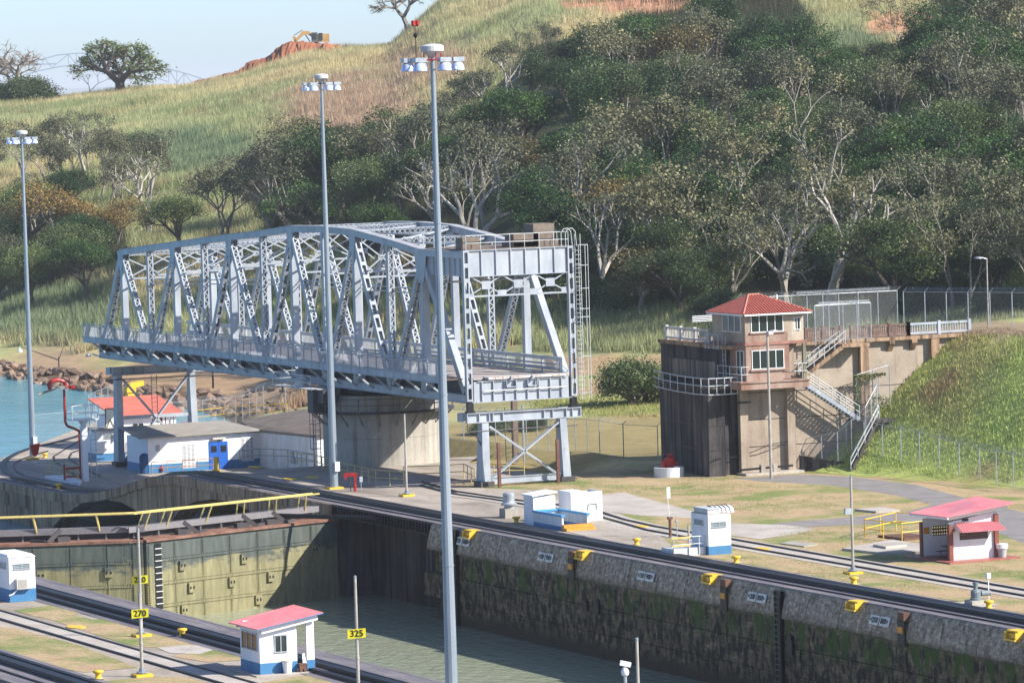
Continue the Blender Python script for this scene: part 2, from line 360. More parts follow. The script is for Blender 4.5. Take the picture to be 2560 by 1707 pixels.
def vnoise(x, y, k=0):
    ix, iy = np.floor(x), np.floor(y); fx, fy = x-ix, y-iy; fx = fx*fx*(3-2*fx); fy = fy*fy*(3-2*fy)
    a = hash2(ix, iy, k); b = hash2(ix+1, iy, k); c = hash2(ix, iy+1, k); d = hash2(ix+1, iy+1, k)
    return (a*(1-fx)+b*fx)*(1-fy)+(c*(1-fx)+d*fx)*fy
def fbm(x, y, k=0, o=4):
    s = 0; a = .5
    for i in range(o): s = s+a*vnoise(x*2**i, y*2**i, k+i); a *= .5
    return s/(1-.5**o)
def colrow(X, Y):
    s = X*CYW-Y*SY; d = X*SY+Y*CYW; return 1280+F*s/np.maximum(d, 1), d
def terr(X, Y):
    X = np.asarray(X, float); Y = np.asarray(Y, float)
    a, d = colrow(X, Y)
    ci = np.clip(np.interp(a, TC, np.arange(len(TC))), 0, len(TC)-1.0001); di = np.clip(np.interp(d, DEP, np.arange(len(DEP))), 0, len(DEP)-1.0001)
    c0 = ci.astype(int); d0 = di.astype(int); fc = ci-c0; fd = di-d0
    fd = fd*fd*(3-2*fd)*.4+fd*.6
    z = (TZ[c0, d0]*(1-fc)+TZ[c0+1, d0]*fc)*(1-fd)+(TZ[c0, d0+1]*(1-fc)+TZ[c0+1, d0+1]*fc)*fd
    rough = np.clip((d-440)/120, 0, 1)*np.clip((z+5.5)/3, 0, 1)
    z = z+rough*((fbm(X/26, Y/26, 3)-.5)*4.4+(fbm(X/7, Y/7, 9)-.5)*1.3)*np.clip((1080-d)/260, .3, 1)
    # bank rocks' rise, road embankment on the right with its side slope
    toe = 166.3+(327-Y)*.2; t = np.clip((X-toe)/13.5, 0, 1); t = t*t*(3-2*t)*.35+t*.65
    fade = np.clip((343-Y)/9, 0, 1)
    emb = (9.75+np.clip((X-181)/40, 0, 1)*2)*t*fade
    emb = emb+np.where((t > .05) & (t < .98), (fbm(X/4, Y/4, 5)-.5)*.3, 0)*fade
    z = np.where(Y < 343, np.maximum(emb, np.minimum(z, .0)+0*z), z)
    z = np.where((Y < 343) & (X < 166), 0, z)
    # little mound and gully behind the end tower
    z = z+.7*np.exp(-((X-157.5)**2/6+(Y-347)**2/40))-.9*np.exp(-((X-154)**2/5+(Y-344)**2/30))
    land = (X < 158) & (Y > 348) & (X > diagX(Y)-1.)
    z = np.where(land & (d < 520), np.minimum(dprof(Y)-.35, z), z)
    z = np.where((X < 158) & (X < diagX(Y)-1.) & (Y > 405), -9, z)
    near = (Y <= 352) & (X < 166)
    z = np.where(near & (X < 150), -.06, z)
    return z
def T1(x, y): return float(terr(np.array([x]), np.array([y]))[0])
def hit(px, py, d0=380., d1=1500.):
    """where a sight line meets the ground"""
    dr = ray(px, py); dr = dr/dr.dot(Vector((SY, CYW, 0)))
    ds = np.arange(d0, d1, 2.0); xs = dr.x*ds; ys = dr.y*ds; zs = CH+dr.z*ds
    k = np.nonzero(terr(xs, ys) >= zs)[0]
    k = k[0] if len(k) else len(ds)-1
    return Vector((xs[k], ys[k], float(terr(xs[k:k+1], ys[k:k+1])[0]))), float(ds[k])
def crest(px, d0=850., d1=1150.):
    ds = np.arange(d0, d1, 3.); s = (px-1280)/F*ds; X = s*CYW+ds*SY; Y = -s*SY+ds*CYW; Z = terr(X, Y); k = int(np.argmax((Z-CH)/ds)); return Vector((X[k], Y[k], Z[k])), float(ds[k])
# ground colours (own colour each, but the forest floor is darkened for tree shade)
def inpoly(x, y, poly):
    r = np.zeros(x.shape, bool); n = len(poly)
    for i in range(n):
        x0, y0 = poly[i]; x1, y1 = poly[(i+1) % n]
        c = ((y0 > y) != (y1 > y)) & (x < (x1-x0)*(y-y0)/((y1-y0) or 1e-9)+x0); r ^= c
    return r
def pxof(X, Y, Z):
    P = np.stack([X, Y, Z-CH], -1); f = np.array(FW); w = P@f
    return 1280+F*(P@np.array(RT))/w, 853.5-F*(P@np.array(UP))/w, w
STRAW = np.array([.5, .43, .25]); GREEN = np.array([.2, .25, .11]); PALEG = np.array([.34, .36, .19]); PINK = np.array([.42, .29, .22])
BGREEN = np.array([.15, .21, .125]); SOIL = np.array([.5, .29, .19]); DUST = np.array([.36, .25, .17]); LAWN = np.array([.42, .5, .17]); UNDER_SHADE = np.array([.045, .055, .03])
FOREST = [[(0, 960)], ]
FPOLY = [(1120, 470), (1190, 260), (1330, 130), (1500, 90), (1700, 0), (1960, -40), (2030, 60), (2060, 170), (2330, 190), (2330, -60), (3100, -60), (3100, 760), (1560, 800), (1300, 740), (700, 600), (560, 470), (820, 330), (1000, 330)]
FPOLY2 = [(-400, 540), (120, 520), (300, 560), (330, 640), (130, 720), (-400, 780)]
def gcolor(X, Y, Z):
    a, b, w = pxof(X, Y, Z); d = X*SY+Y*CYW
    n = fbm(X/38, Y/38, 21); n2 = fbm(X/11, Y/11, 31); k = lambda v, lo, hi: np.clip((v-lo)/(hi-lo), 0, 1)[..., None]
    c = STRAW*(1-k(n, .42, .6))+PALEG*k(n, .42, .6)
    c = c*(1-k(n2, .5, .66)*.6)+GREEN*k(n2, .5, .66)*.6; n5 = fbm(X/5, Y/5, 61); c = c*(1-k(n5, .56, .7)*.5)+np.array([.3, .22, .14])*k(n5, .56, .7)*.5
    pk = np.exp(-(((a-880)/190)**2+((b-280+.0*(a-880))/95)**2)*1.1)+.8*np.exp(-(((a-1080)/120)**2+((b-160)/50)**2))+.9*np.exp(-(((a-130)/90)**2+((b-900)/60)**2))+.6*np.exp(-(((a-560)/60)**2+((b-640)/60)**2))
    c = c*(1-k(pk+(n2-.5)*.6, .3, .6)*.85)+PINK*k(pk+(n2-.5)*.6, .3, .6)*.85
    bg = np.exp(-(((a-470)/230)**2+((b-385)/70)**2))+np.exp(-(((a-120)/330)**2+((b-790)/95)**2))+np.exp(-(((a-2130)/120)**2+((b-110)/50)**2))
    c = c*(1-k(bg+(n2-.5)*.5, .35, .7)*.85)+BGREEN*k(bg+(n2-.5)*.5, .35, .7)*.85
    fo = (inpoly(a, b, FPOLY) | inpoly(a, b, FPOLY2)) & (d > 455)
    c = np.where(fo[..., None], UNDER_SHADE*.6+.2*c*.4, c)  # forest floor coloured dark for the shade between trees
    # bare patches
    so = np.exp(-(((a-1560)/190)**2+((b-22)/26)**2))+1.2*np.exp(-(((a-2250)/110)**2+((b-70)/34)**2))+1.2*np.exp(-(((a-2440)/80)**2+((b-85)/30)**2))
    c = np.where(((so+(n2-.5)*.5 > .5) & (d > 600))[..., None], SOIL, c)
    path = (d < 620) & (d > 500) & (a < 830) & (Z < -2.0)
    c = np.where(path[..., None], DUST*(.8+.5*n2[..., None]), c)
    p2 = (d > 425) & (d < 500) & (a > 1340) & (a < 1680)
    c = np.where((p2 & (b < 985) & (n2 > .35))[..., None], np.array([.4, .29, .19]), c)
    c = np.where(((d < 560) & (d > 440) & (a > 1290) & (b < 890) & (b > 765))[..., None], PALEG*.9, c)
    c = np.where((p2 & (b >= 985))[..., None], np.array([.3, .31, .12]), c)
    nearl = (d < 425) & (Y > 343)
    c = np.where(nearl[..., None], np.array([.3, .25, .13])*(.8+.5*n2[..., None]), c)
    em = (Y < 343) & (X > 166)
    ec = LAWN*(1-k(n2, .46, .64)*.75)+np.array([.36, .31, .15])*k(n2, .46, .64)*.75; n3_ = fbm(X/3.5, Y/3.5, 91); ec = ec*(1-k(n3_, .62, .7)*.7)+np.array([.36, .24, .15])*k(n3_, .62, .7)*.7
    c = np.where(em[..., None], ec, c)
    c = np.where((em & (Z > 9.6) & (X < 187))[..., None], np.array([.36, .28, .2]), c)
    rocky = (Z < -5.7) & (d > 480)
    c = np.where(rocky[..., None], np.array([.16, .11, .08]), c)
    return c
def setcol(me, cols, dom='POINT'):
    at = me.color_attributes.new('Col', 'FLOAT_COLOR', dom)
    c = np.ones((len(cols), 4), np.float32); c[:, :3] = cols; at.data.foreach_set('color', c.ravel())
def gridmesh(name, xs, ys, zf, mat, cf=None, cut=None):
    X, Y = np.meshgrid(xs, ys); Z = zf(X, Y); nx, ny = len(xs), len(ys)
    v = np.stack([X, Y, Z], -1).reshape(-1, 3)
    i = np.arange(nx-1)[None, :]+np.arange(ny-1)[:, None]*nx; i = i.ravel()
    f = np.stack([i, i+1, i+nx+1, i+nx], 1)
    if cut is not None:
        cx = v[f].mean(1); f = f[cut(cx)]
    me = bpy.data.meshes.new(name); me.from_pydata(v.tolist(), [], f.tolist()); me.materials.append(mat)
    me.polygons.foreach_set('use_smooth', [True]*len(f)); 
    if cf is not None: setcol(me, cf(X, Y, Z).reshape(-1, 3))
    me.update(); o = bpy.data.objects.new(name, me); COL.objects.link(o); return setp(o, kind='structure')
xs = np.concatenate([np.arange(127.9, 200, 1.6), np.arange(200, 480, 3.2), np.arange(480, 1500, 25)])
ys = np.concatenate([np.arange(150, 480, 2.2), np.arange(480, 1050, 3.2), np.arange(1050, 2400, 30)])
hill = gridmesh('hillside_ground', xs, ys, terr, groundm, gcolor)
# water
struct('channel_water', M().add([(-20000, 372, -6.5), (60000, 372, -6.5), (60000, 60000, -6.5), (-20000, 60000, -6.5)], [(0, 1, 2, 3)]), wsea)
struct('chamber_water', M().add([(93.9, 120, -6.5), (131, 120, -6.5), (131, 331, -6.5), (93.9, 331, -6.5)], [(0, 1, 2, 3)]), wchamber)
struct('lower_water', M().add([(60, 331, -7.6), (127.6, 331, -7.6), (127.6, 372, -7.6), (60, 372, -7.6)], [(0, 1, 2, 3)]), wchamber)
# far shore under the sky
b = M()
for k in range(60):
    x = -5000+k*500; a = CP+Vector((SY, CYW, 0))*27000+Vector((CYW, -SY, 0))*(x-9000); h = 45+25*math.sin(k*.7)+18*math.sin(k*1.9)
    q = a+Vector((CYW, -SY, 0))*520
    b.add([(a.x, a.y, -7), (q.x, q.y, -7), (q.x+300, q.y+700, h), (a.x+300, a.y+700, h), (a.x+800, a.y+1800, -7), (q.x+800, q.y+1800, -7)], [(0, 1, 2, 3), (3, 2, 5, 4)])
struct('far_shore_hills', b, plain('far_shore', (.07, .1, .06), .9))
# ================================================================== RIGHT BANK DECK
LANDX1 = 150.0
def deckmesh():
    ysr = list(np.arange(150, 352, 8.))+list(np.arange(352, 390, 1.5))+list(np.arange(390, 470, 3.))
    b = M(); rows = []
    for Y in ysr:
        x0 = max(127.95, float(diagX(Y))); x1 = LANDX1 if Y < 352 else min(158, LANDX1+(Y-352)*.6)
        if Y > 412.5: x1 = max(x1, x0+2)
        rows.append((Y, x0, max(x1, x0+.5)))
    for Y, x0, x1 in rows:
        z = float(dprof(Y))
        for k in range(9): b.v.append((x0+(x1-x0)*k/8, Y, z))
    for r in range(len(rows)-1):
        for k in range(8):
            i = r*9+k; b.f.append((i, i+1, i+10, i+9)); b.mi.append(0)
    b2 = M()                                                        # far edge face down to the water
    for r in range(len(rows)-1):
        if rows[r][0] > 410:
            a = rows[r]; c = rows[r+1]; za, zc = float(dprof(a[0])), float(dprof(c[0]))
            b.add([(a[1], a[0], za), (c[1], c[0], zc), (c[1], c[0], -9), (a[1], a[0], -9)], [(0, 1, 2, 3)])
    return b
struct('lock_wall_deck', deckmesh(), deckm, smooth=False)
def sheet(name, pts, mat, z=.004, kind='structure'):
    return struct(name, M().add([(x, y, z) for x, y in pts], [tuple(range(len(pts)))]), mat)
def pg(*pp): return [tuple(G(*p)[:2]) for p in pp]
# lawns on the deck level, bounded as seen
sheet('dry_lawn', [(131.8, 150), (131.8, 288), (133.2, 292), (136.2, 297), (139.5, 300), (141, 306), (144, 314), (146, 322), (141.5, 329), (140.5, 333), (150, 337), (166.2, 337), (166.2, 326), (171.2, 303), (178, 268), (200, 150)], lawnm, .012)
sheet('service_road', pg((1835, 1196), (1990, 1186), (2130, 1192), (2290, 1212), (2440, 1252), (2640, 1300), (2640, 1390), (2460, 1318), (2380, 1275), (2240, 1238), (2080, 1213), (1900, 1203)), roadm, .018)
sheet('side_road', pg((2330, 1262), (2430, 1290), (2380, 1300), (2180, 1310), (2000, 1318), (1920, 1312), (1980, 1304), (2160, 1290), (2270, 1278)), roadm, .022)
sheet('pale_apron', pg((1430, 1243), (1560, 1231), (1640, 1253), (1760, 1285), (1730, 1295), (1600, 1288), (1480, 1275)), conc_lt, .018)
sheet('limewashed_patch', pg((1825, 1308), (1960, 1312), (2040, 1322), (1990, 1335), (1900, 1348), (1850, 1341), (1790, 1338)), conc_lt, .026)
sheet('apron_concrete', pg((1440, 1288), (1600, 1310), (1640, 1330), (1700, 1380), (1640, 1387), (1480, 1345), (1400, 1325)), deckm, .026)
sl = M(); 
for pp, h in (((2105, 1376), (2230, 1354), (2330, 1370), (2330, 1383), (2205, 1387)), .16), (((2183, 1372), (2238, 1366), (2268, 1372), (2215, 1378)), .3), (((2136, 1277), (2200, 1272), (2250, 1279), (2190, 1283)), .15):
    b = M().prism(pg(*pp), 0, h); solo('concrete_slab', b, conc_lt, 'low pale concrete slab in the lawn '+{.16: 'beside the yellow rails, widest one', .3: 'stepped on top of the widest slab', .15: 'out in the dry grass by the thin pole'}[h], 'slab')
solo('manhole_plate', M().prism(pg((1950, 1360), (1985, 1354), (2045, 1362), (2010, 1368)), 0, .08), conc, 'small thin slab between tracks and widest slab', 'slab')
# return track: concrete strip with two dark rails
farr = [(-30, 1226-.0), (1055, 1206), (1140, 1230), (1230, 1243), (1340, 1258), (1465, 1270), (1560, 1300), (1640, 1318), (1720, 1331), (1828, 1349), (2560, 1476.5), (2700, 1501)]
farr = farr[1:]; nearr = [(1050, 1214), (1140, 1237), (1230, 1249), (1340, 1267), (1463, 1283), (1560, 1310), (1620, 1327), (1720, 1345), (1828, 1363.7), (2560, 1491), (2700, 1516)]
fp = [G(*p) for p in farr]; npnt = [G(*p) for p in nearr]
poly = [(p.x+.8, p.y) for p in fp[1:]]+[(p.x-.7, p.y) for p in reversed(npnt[1:])]
b = M()
for i in range(1, len(fp)-1):
    A, B = fp[i], fp[i+1]; C, D = npnt[i], npnt[i+1]; e = .75
    b.add([(A.x+e, A.y, .03), (B.x+e, B.y, .03), (D.x-e, D.y, .03), (C.x-e, C.y, .03)], [(0, 1, 2, 3)])
struct('return_track_slab', b, conc_lt)
def rail(name, pts, lab, z=.03, w=.14, h=.09):
    b = M()
    for A, B in zip(pts, pts[1:]): b.beam((A[0], A[1], z+h/2), (B[0], B[1], z+h/2), w, h)
    return solo(name, b, black, lab, 'rail')
rail('rail', fp, 'far dark rail of the return track behind the white hut')
rail('rail', npnt, 'near dark rail of the return track passing behind the white hut')
# ---- coping and wall, X = 127.6
W0, W1 = 190.0, 306.0
wall = thing('lock_wall', 'long stained concrete side wall of the lock chamber with mossy band', 'wall', (127.6, 250, -6.5))
b = M().box(127.75, W0, -9, 128.4, W1, -.9); part('wall_core', b, wallm, wall)
lip = [(128.4, -.02), (127.62, -.02), (127.5, -.12), (127.36, -.5), (127.22, -1.0), (127.12, -1.5), (127.1, -1.72), (128.4, -1.72)]
L = 4.0; k = W0
b0 = M().sweep(lip, -L/2+.03, L/2-.03); me0 = mesh_of('coping_block', b0, wallm)
while k < W1:
    o = bpy.data.objects.new('coping_block', me0); COL.objects.link(o); o.parent = wall; o.location = Vector((0, k+L/2, 0))-Vector((127.6, 250, -6.5))+Vector((0, 0, 0))
    o.location.x = -127.6+random.uniform(-.012, .012); k += L
me1 = mesh_of('wall_panel', M().box(-.12, -3.97, -.78, .5, 3.97, .78), wallm)
for r, zc in enumerate((-2.55, -4.15, -5.75, -7.35)):
    k = W0-(r % 2)*3
    while k < W1-4:
        o = bpy.data.objects.new('wall_panel', me1); COL.objects.link(o); o.parent = wall
        o.location = Vector((127.38+random.uniform(-.025, .025), k+4, zc))-Vector((127.6, 250, -6.5)); k += 8.0
# ladder slots, openings
def slot(y0, y1, z0, z1, nm='ladder_recess'):
    b = M().box(127.0, y0, z0, 127.35, y0+.12, z1).box(127.0, y1-.12, z0, 127.35, y1, z1).box(127.07, y0, z0, 127.3, y1, z1); part(nm, b, black, wall)  # black slab on the wall face; its colour stands for the slot's shade
    r = M()
    z = z0+.2
    while z < z1-.1: r.box(126.93, y0+.12, z, 126.98, y1-.12, z+.04); z += .33
    part('ladder', r, plain('ladder_grey', (.16, .16, .15)), wall)
yl = GX(1952, 1480, 127.3).y; slot(yl-.38, yl+.38, -6.6, -.15)
yl = GX(1142, 1400, 127.3).y; slot(yl-.45, yl+.45, -6.6, -.1)
for (px, py, h) in ((1497, 1515, .95), (1468, 1512, .7), (1980, 1610, 1.2)):
    p = GX(px, py, 127.25); prof = [(-.33, -h/2), (.33, -h/2), (.33, h*.15), (.2, h*.42), (0, h/2), (-.2, h*.42), (-.33, h*.15)]
    part('culvert_opening', M().extr([(127.05, p.y+u, p.z+w) for u, w in prof], (.15, 0, 0)), black, wall)  # flat black shape; the opening's inner shade is only this colour
# fairleads and fenders set in the lip
for n, (px, py) in enumerate(((1183, 1316), (1466, 1379), (1785, 1440), (2147, 1504), (2547, 1576))):
    p = GX(px, py, 127.6); y = p.y
    c = thing('mooring_chock', 'yellow steel chock let into the wall lip, '+['nearest the gate recess', 'second from the gate recess', 'third from the gate recess', 'left of the 250 plate', 'at the right edge of the frame'][n], 'chock', (127.4, y, -.7), 'yellow chocks along the wall lip')
    b = M().box(127.2, y-.6, -.05, 127.9, y+.6, .04).box(127.05, y-.6, -.42, 127.5, y-.5, -.05).box(127.05, y+.5, -.42, 127.5, y+.6, -.05)
    b.box(126.98, y-.6, -.5, 127.5, y+.6, -.4).box(127.08, y-.5, -.32, 127.25, y-.1, -.12); part('chock_body', b, yellow, c)
    part('chock_mouth', M().box(127.2, y-.45, -.4, 127.26, y+.45, -.1), orange, c)
for n, (px, py) in enumerate(((1440, 1372), (1822, 1452), (2267, 1534))):
    p = GX(px, py, 127.4); y = p.y; lab = ['orange capped wall notch left of the second yellow chock', 'orange block hanging in a wall notch left of the 200 plate', 'orange block hanging in a wall notch right of the 250 plate']
    f = thing('fender_block', lab[n], 'fender', (127.3, y, -1.4), 'orange fenders in wall notches')
    part('notch', M().box(127.0, y-.42, -1.9, 127.1, y+.42, -.5), black, f)  # no hollow: a black plate paints the notch's shade on the lip
    part('cap', M().box(127.0, y-.36, -.55, 127.4, y+.36, -.06), brown, f)
    part('block', M().box(126.92, y-.3, -1.2, 127.2, y+.3, -.85), orange, f)
# distance plates painted on the lip
platem = worn('plate_white', (.55, .55, .52), (.85, .85, .82), 3, .6); inkm = plain('ink', (.02, .02, .025))
for s1, s2, px, py in (('<50', '1000>', 1157, 1328), ('<100', '950>', 1364, 1376), ('<150', '900>', 1615, 1422), ('<200', '850>', 1893, 1474), ('<250', '800>', 2200, 1536)):
    p = GX(px, py, 127.22); y = p.y; z = -.78
    c = thing('distance_plate', {1157: 'numbered white wall plates right beside the tallest mast', 1364: 'numbered white wall plates below the white cabinets', 1615: 'numbered white wall plates left of the railed platform hut', 1893: 'faded numbered wall plates left of the wall ladder', 2200: 'numbered white wall plates between two yellow chocks at the right'}[px], 'plate', (127.2, y, z), 'white distance plates on the wall lip')
    up = Vector((.3, 0, 1)).normalized()
    for s, dy, w in ((s1, .62, 1.02), (s2, -.6, 1.12)):
        q = Vector((127.17, y+dy, z)); a = Vector((0, w/2, 0)); e = up*.27
        part('plate', M().extr([q-a-e, q+a-e, q+a+e, q-a+e], (.04, 0, 0)), platem, c)
        text('lettering', s, .42, (q.x-.03, q.y, q.z), (0, -1, 0), up, inkm, c)
# rack track on the coping: worn strip, thin rail, black rack and heavy rail
tx = [('track_bed', 127.62, 131.2, .012, rackpurple)]
def strip(name, x0, x1, z, mat, y0=W0, y1=412., mirror=False):
    b = M(); ys_ = [y0]+[y for y, _ in DP if y0 < y < min(y1, 400)]+[y1]; ys_ = sorted(set(ys_+([v for v in np.arange(358, 386, 2.)] if y1 > 358 else [])))
    for a, c in zip(ys_, ys_[1:]):
        za, zc = float(dprof(a)), float(dprof(c)); b.add([(x0, a, za+z), (x1, a, za+z), (x1, c, zc+z), (x0, c, zc+z), (x0, a, za-.02), (x1, a, za-.02), (x1, c, zc-.02), (x0, c, zc-.02)], [(0, 1, 2, 3), (0, 3, 7, 4), (1, 5, 6, 2), (0, 4, 5, 1)])
    return b
struct('coping_strip', strip('coping_strip', 127.6, 131.1, .02, rackpurple, W0, 405), rackpurple)
o = solo('towing_rail', strip('', 128.32, 128.42, .1, black, W0, 404), black, 'thin outer rail of the towing track along the far wall', 'rail')
o = solo('rack_rail', strip('', 129.25, 129.85, .28, black, W0, 404), black, 'broad black rack rail of the towing track along the far wall', 'rail')
o = solo('towing_rail', strip('', 130.2, 130.62, .22, black, W0, 404), black, 'heavy inner rail of the towing track along the far wall', 'rail')
# ---- gate recess with the riveted girder over it, and the arched wall beyond the gates
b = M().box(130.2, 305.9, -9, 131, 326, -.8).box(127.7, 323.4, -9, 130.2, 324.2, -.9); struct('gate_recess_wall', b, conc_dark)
gir = thing('recess_girder', 'dark riveted steel girder carrying the track over the gate recess', 'girder', (127.7, 315, -.9))
b = M().box(127.7, 306, -.8, 127.76, 325.5, -.06).box(127.5, 306, -.85, 128.1, 325.5, -.78).box(127.5, 306, -.1, 128.1, 325.5, -.03); part('web', b, black, gir)
b = M(); y = 306.3
while y < 325: b.box(127.58, y, -.78, 127.7, y+.07, -.1); y += .55
part('stiffeners', b, black, gir, kind='stuff')
part('coping_plate', M().box(127.6, 306, -.03, 128.3, 325.5, .015), rustred, gir)
aw = thing('arched_wall', 'brown streaked concrete wall with two wide arches beyond the lock gates', 'wall', (127.6, 360, -8))
def archwall():
    # face on X=127.6, Y 324..413; arches cut as openings built from vertical strips
    b = M()
    ARC = [[(359, 1400), (358, 1289), (339, 1275), (303.6, 1255), (259, 1248), (205, 1257), (157, 1289), (128.6, 1321), (108, 1390)], [(640, 1340), (629.6, 1280), (602, 1265), (570, 1253), (527, 1247), (485, 1254), (451, 1271), (432, 1300), (425, 1345)]]
    ARC = [[GX(*q, 127.6) for q in a_] for a_ in ARC]; ARC = [([p.y for p in a_], [p.z for p in a_]) for a_ in ARC]
    def open_z(y):
        for ys__, zs__ in ARC:
            if ys__[0] < y < ys__[-1]: return float(np.interp(y, ys__, zs__))
        return None
    ys_ = np.arange(324.2, 404.01, .5)
    for a, c in zip(ys_, ys_[1:]):
        za, zc = float(dprof(a))-.01, float(dprof(c))-.01; m_ = (a+c)/2; oa = open_z(a); oc = open_z(c); om = open_z(m_)
        if om is None: ba = bc = -9
        else: ba = oa if oa is not None else -9; bc = oc if oc is not None else -9
        b.add([(127.6, a, za), (127.6, c, zc), (127.6, c, bc), (127.6, a, ba)], [(0, 1, 2, 3)])
        b.add([(127.6, a, ba), (127.6, c, bc), (129.2, c, bc), (129.2, a, ba)], [(0, 1, 2, 3)])
    return b
part('wall_face', archwall(), conc_brown, aw)
b = M()
for hz in (-.75,):
    b2 = strip('', 127.5, 127.6, -.0, conc_brown, 324.2, 404)
b2 = M()
for a, c in zip(np.arange(324.2, 404, 2), np.arange(326.2, 406, 2)):
    za, zc = float(dprof(a)), float(dprof(c)); b2.add([(127.45, a, za), (127.45, c, zc), (127.45, c, zc-.7), (127.45, a, za-.7), (127.6, a, za), (127.6, c, zc), (127.6, c, zc-.7), (127.6, a, za-.7)], [(0, 1, 2, 3), (3, 2, 6, 7), (0, 4, 5, 1)])
part('edge_band', b2, conc_brown, aw)
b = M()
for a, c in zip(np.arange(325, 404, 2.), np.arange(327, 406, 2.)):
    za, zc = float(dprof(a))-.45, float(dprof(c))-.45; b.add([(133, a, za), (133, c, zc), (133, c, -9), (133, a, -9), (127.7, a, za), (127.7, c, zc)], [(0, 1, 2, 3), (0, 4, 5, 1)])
part('arch_back', b, black, aw)  # coloured black to put deep shade inside the arches
b = M()
for px0, px1, py0, py1 in ((0, 18, 1230, 1262), (36, 63, 1232, 1270), (36, 75, 1292, 1325), (0, 22, 1288, 1320)):
    p = GX(px0, py0, 127.4); q = GX(px1, py1, 127.4); b.box(127.42, q.y, q.z, 127.6, p.y, p.z)
part('repair_patch', b, concrete('patch_tan', (.24, .17, .1), (.34, .26, .16)), aw)
# ================================================================== CENTRE WALL (near left)
cw = thing('centre_wall', 'near concrete centre wall between the two lock lanes', 'wall', (85, 240, -8))
b = M().box(75.9, 120, -9, 93.9, 345, -.004); part('wall_body', b, deckm, cw)
b = M().box(93.72, 120, -1.6, 93.96, 330, .03).box(75.84, 120, -1.6, 76.3, 330, .03); part('coping', b, rackpurple, cw)
struct('track_bed_near', M().box(89.4, 120, -.01, 93.7, 330, .02).box(76.3, 120, -.01, 80.1, 330, .02), rackpurple)
for x0, x1, h, lab in ((92.15, 92.25, .1, 'thin outer rail on the centre wall beside the chamber'), (91.0, 91.55, .26, 'broad black rack rail on the centre wall beside the chamber'), (90.05, 90.35, .2, 'heavy inner rail on the centre wall, behind the red roofed hut'),
                       (78.95, 79.25, .2, 'heavy rail in the bottom left corner, upper line'), (78.0, 78.55, .26, 'broad rack rail in the bottom left corner'), (76.95, 77.05, .1, 'thin rail in the bottom left corner, lowest line')):
    solo('towing_rail' if h != .26 else 'rack_rail', M().box(x0, 130, 0, x1, 330, h), black, lab, 'rail')
ra, rb = G(0, 1527), G(0, 1548)
struct('middle_track_slab', M().box(rb.x+.05, 130, 0, ra.x-.05, 330, .03), conc_lt)
solo('rail', M().box(ra.x-.07, 130, 0, ra.x+.07, 330, .09), black, 'upper dark rail of the middle track on the centre wall', 'rail')
solo('rail', M().box(rb.x-.07, 130, 0, rb.x+.07, 330, .09), black, 'lower dark rail of the middle track on the centre wall', 'rail')
sheet('lawn_strip', [(86.9, 268), (88.9, 268.5), (88.9, 253), (87, 252)], lawnm, .01)
def lawnpx(pp, z=.012): sheet('lawn_patch', pg(*pp), lawnm, z)
lawnpx(((35, 1525), (90, 1516), (160, 1510), (240, 1528), (120, 1545), (85, 1540)))
lawnpx(((150, 1556), (260, 1546), (330, 1558), (420, 1576), (530, 1607), (440, 1622), (330, 1614), (230, 1583)))
lawnpx(((0, 1566), (40, 1570), (190, 1610), (345, 1668), (210, 1680), (120, 1664), (0, 1626)))
lawnpx(((430, 1640), (520, 1622), (600, 1625), (600, 1650), (520, 1655)))
lawnpx(((255, 1702), (380, 1690), (470, 1693), (560, 1720), (480, 1760), (300, 1740)))
lawnpx(((655, 1705), (740, 1690), (820, 1684), (900, 1708), (980, 1740), (900, 1800), (700, 1780)))
sheet('concrete_pad', pg((392, 1618), (470, 1612), (560, 1616), (500, 1634), (425, 1632)), conc_lt, .016)
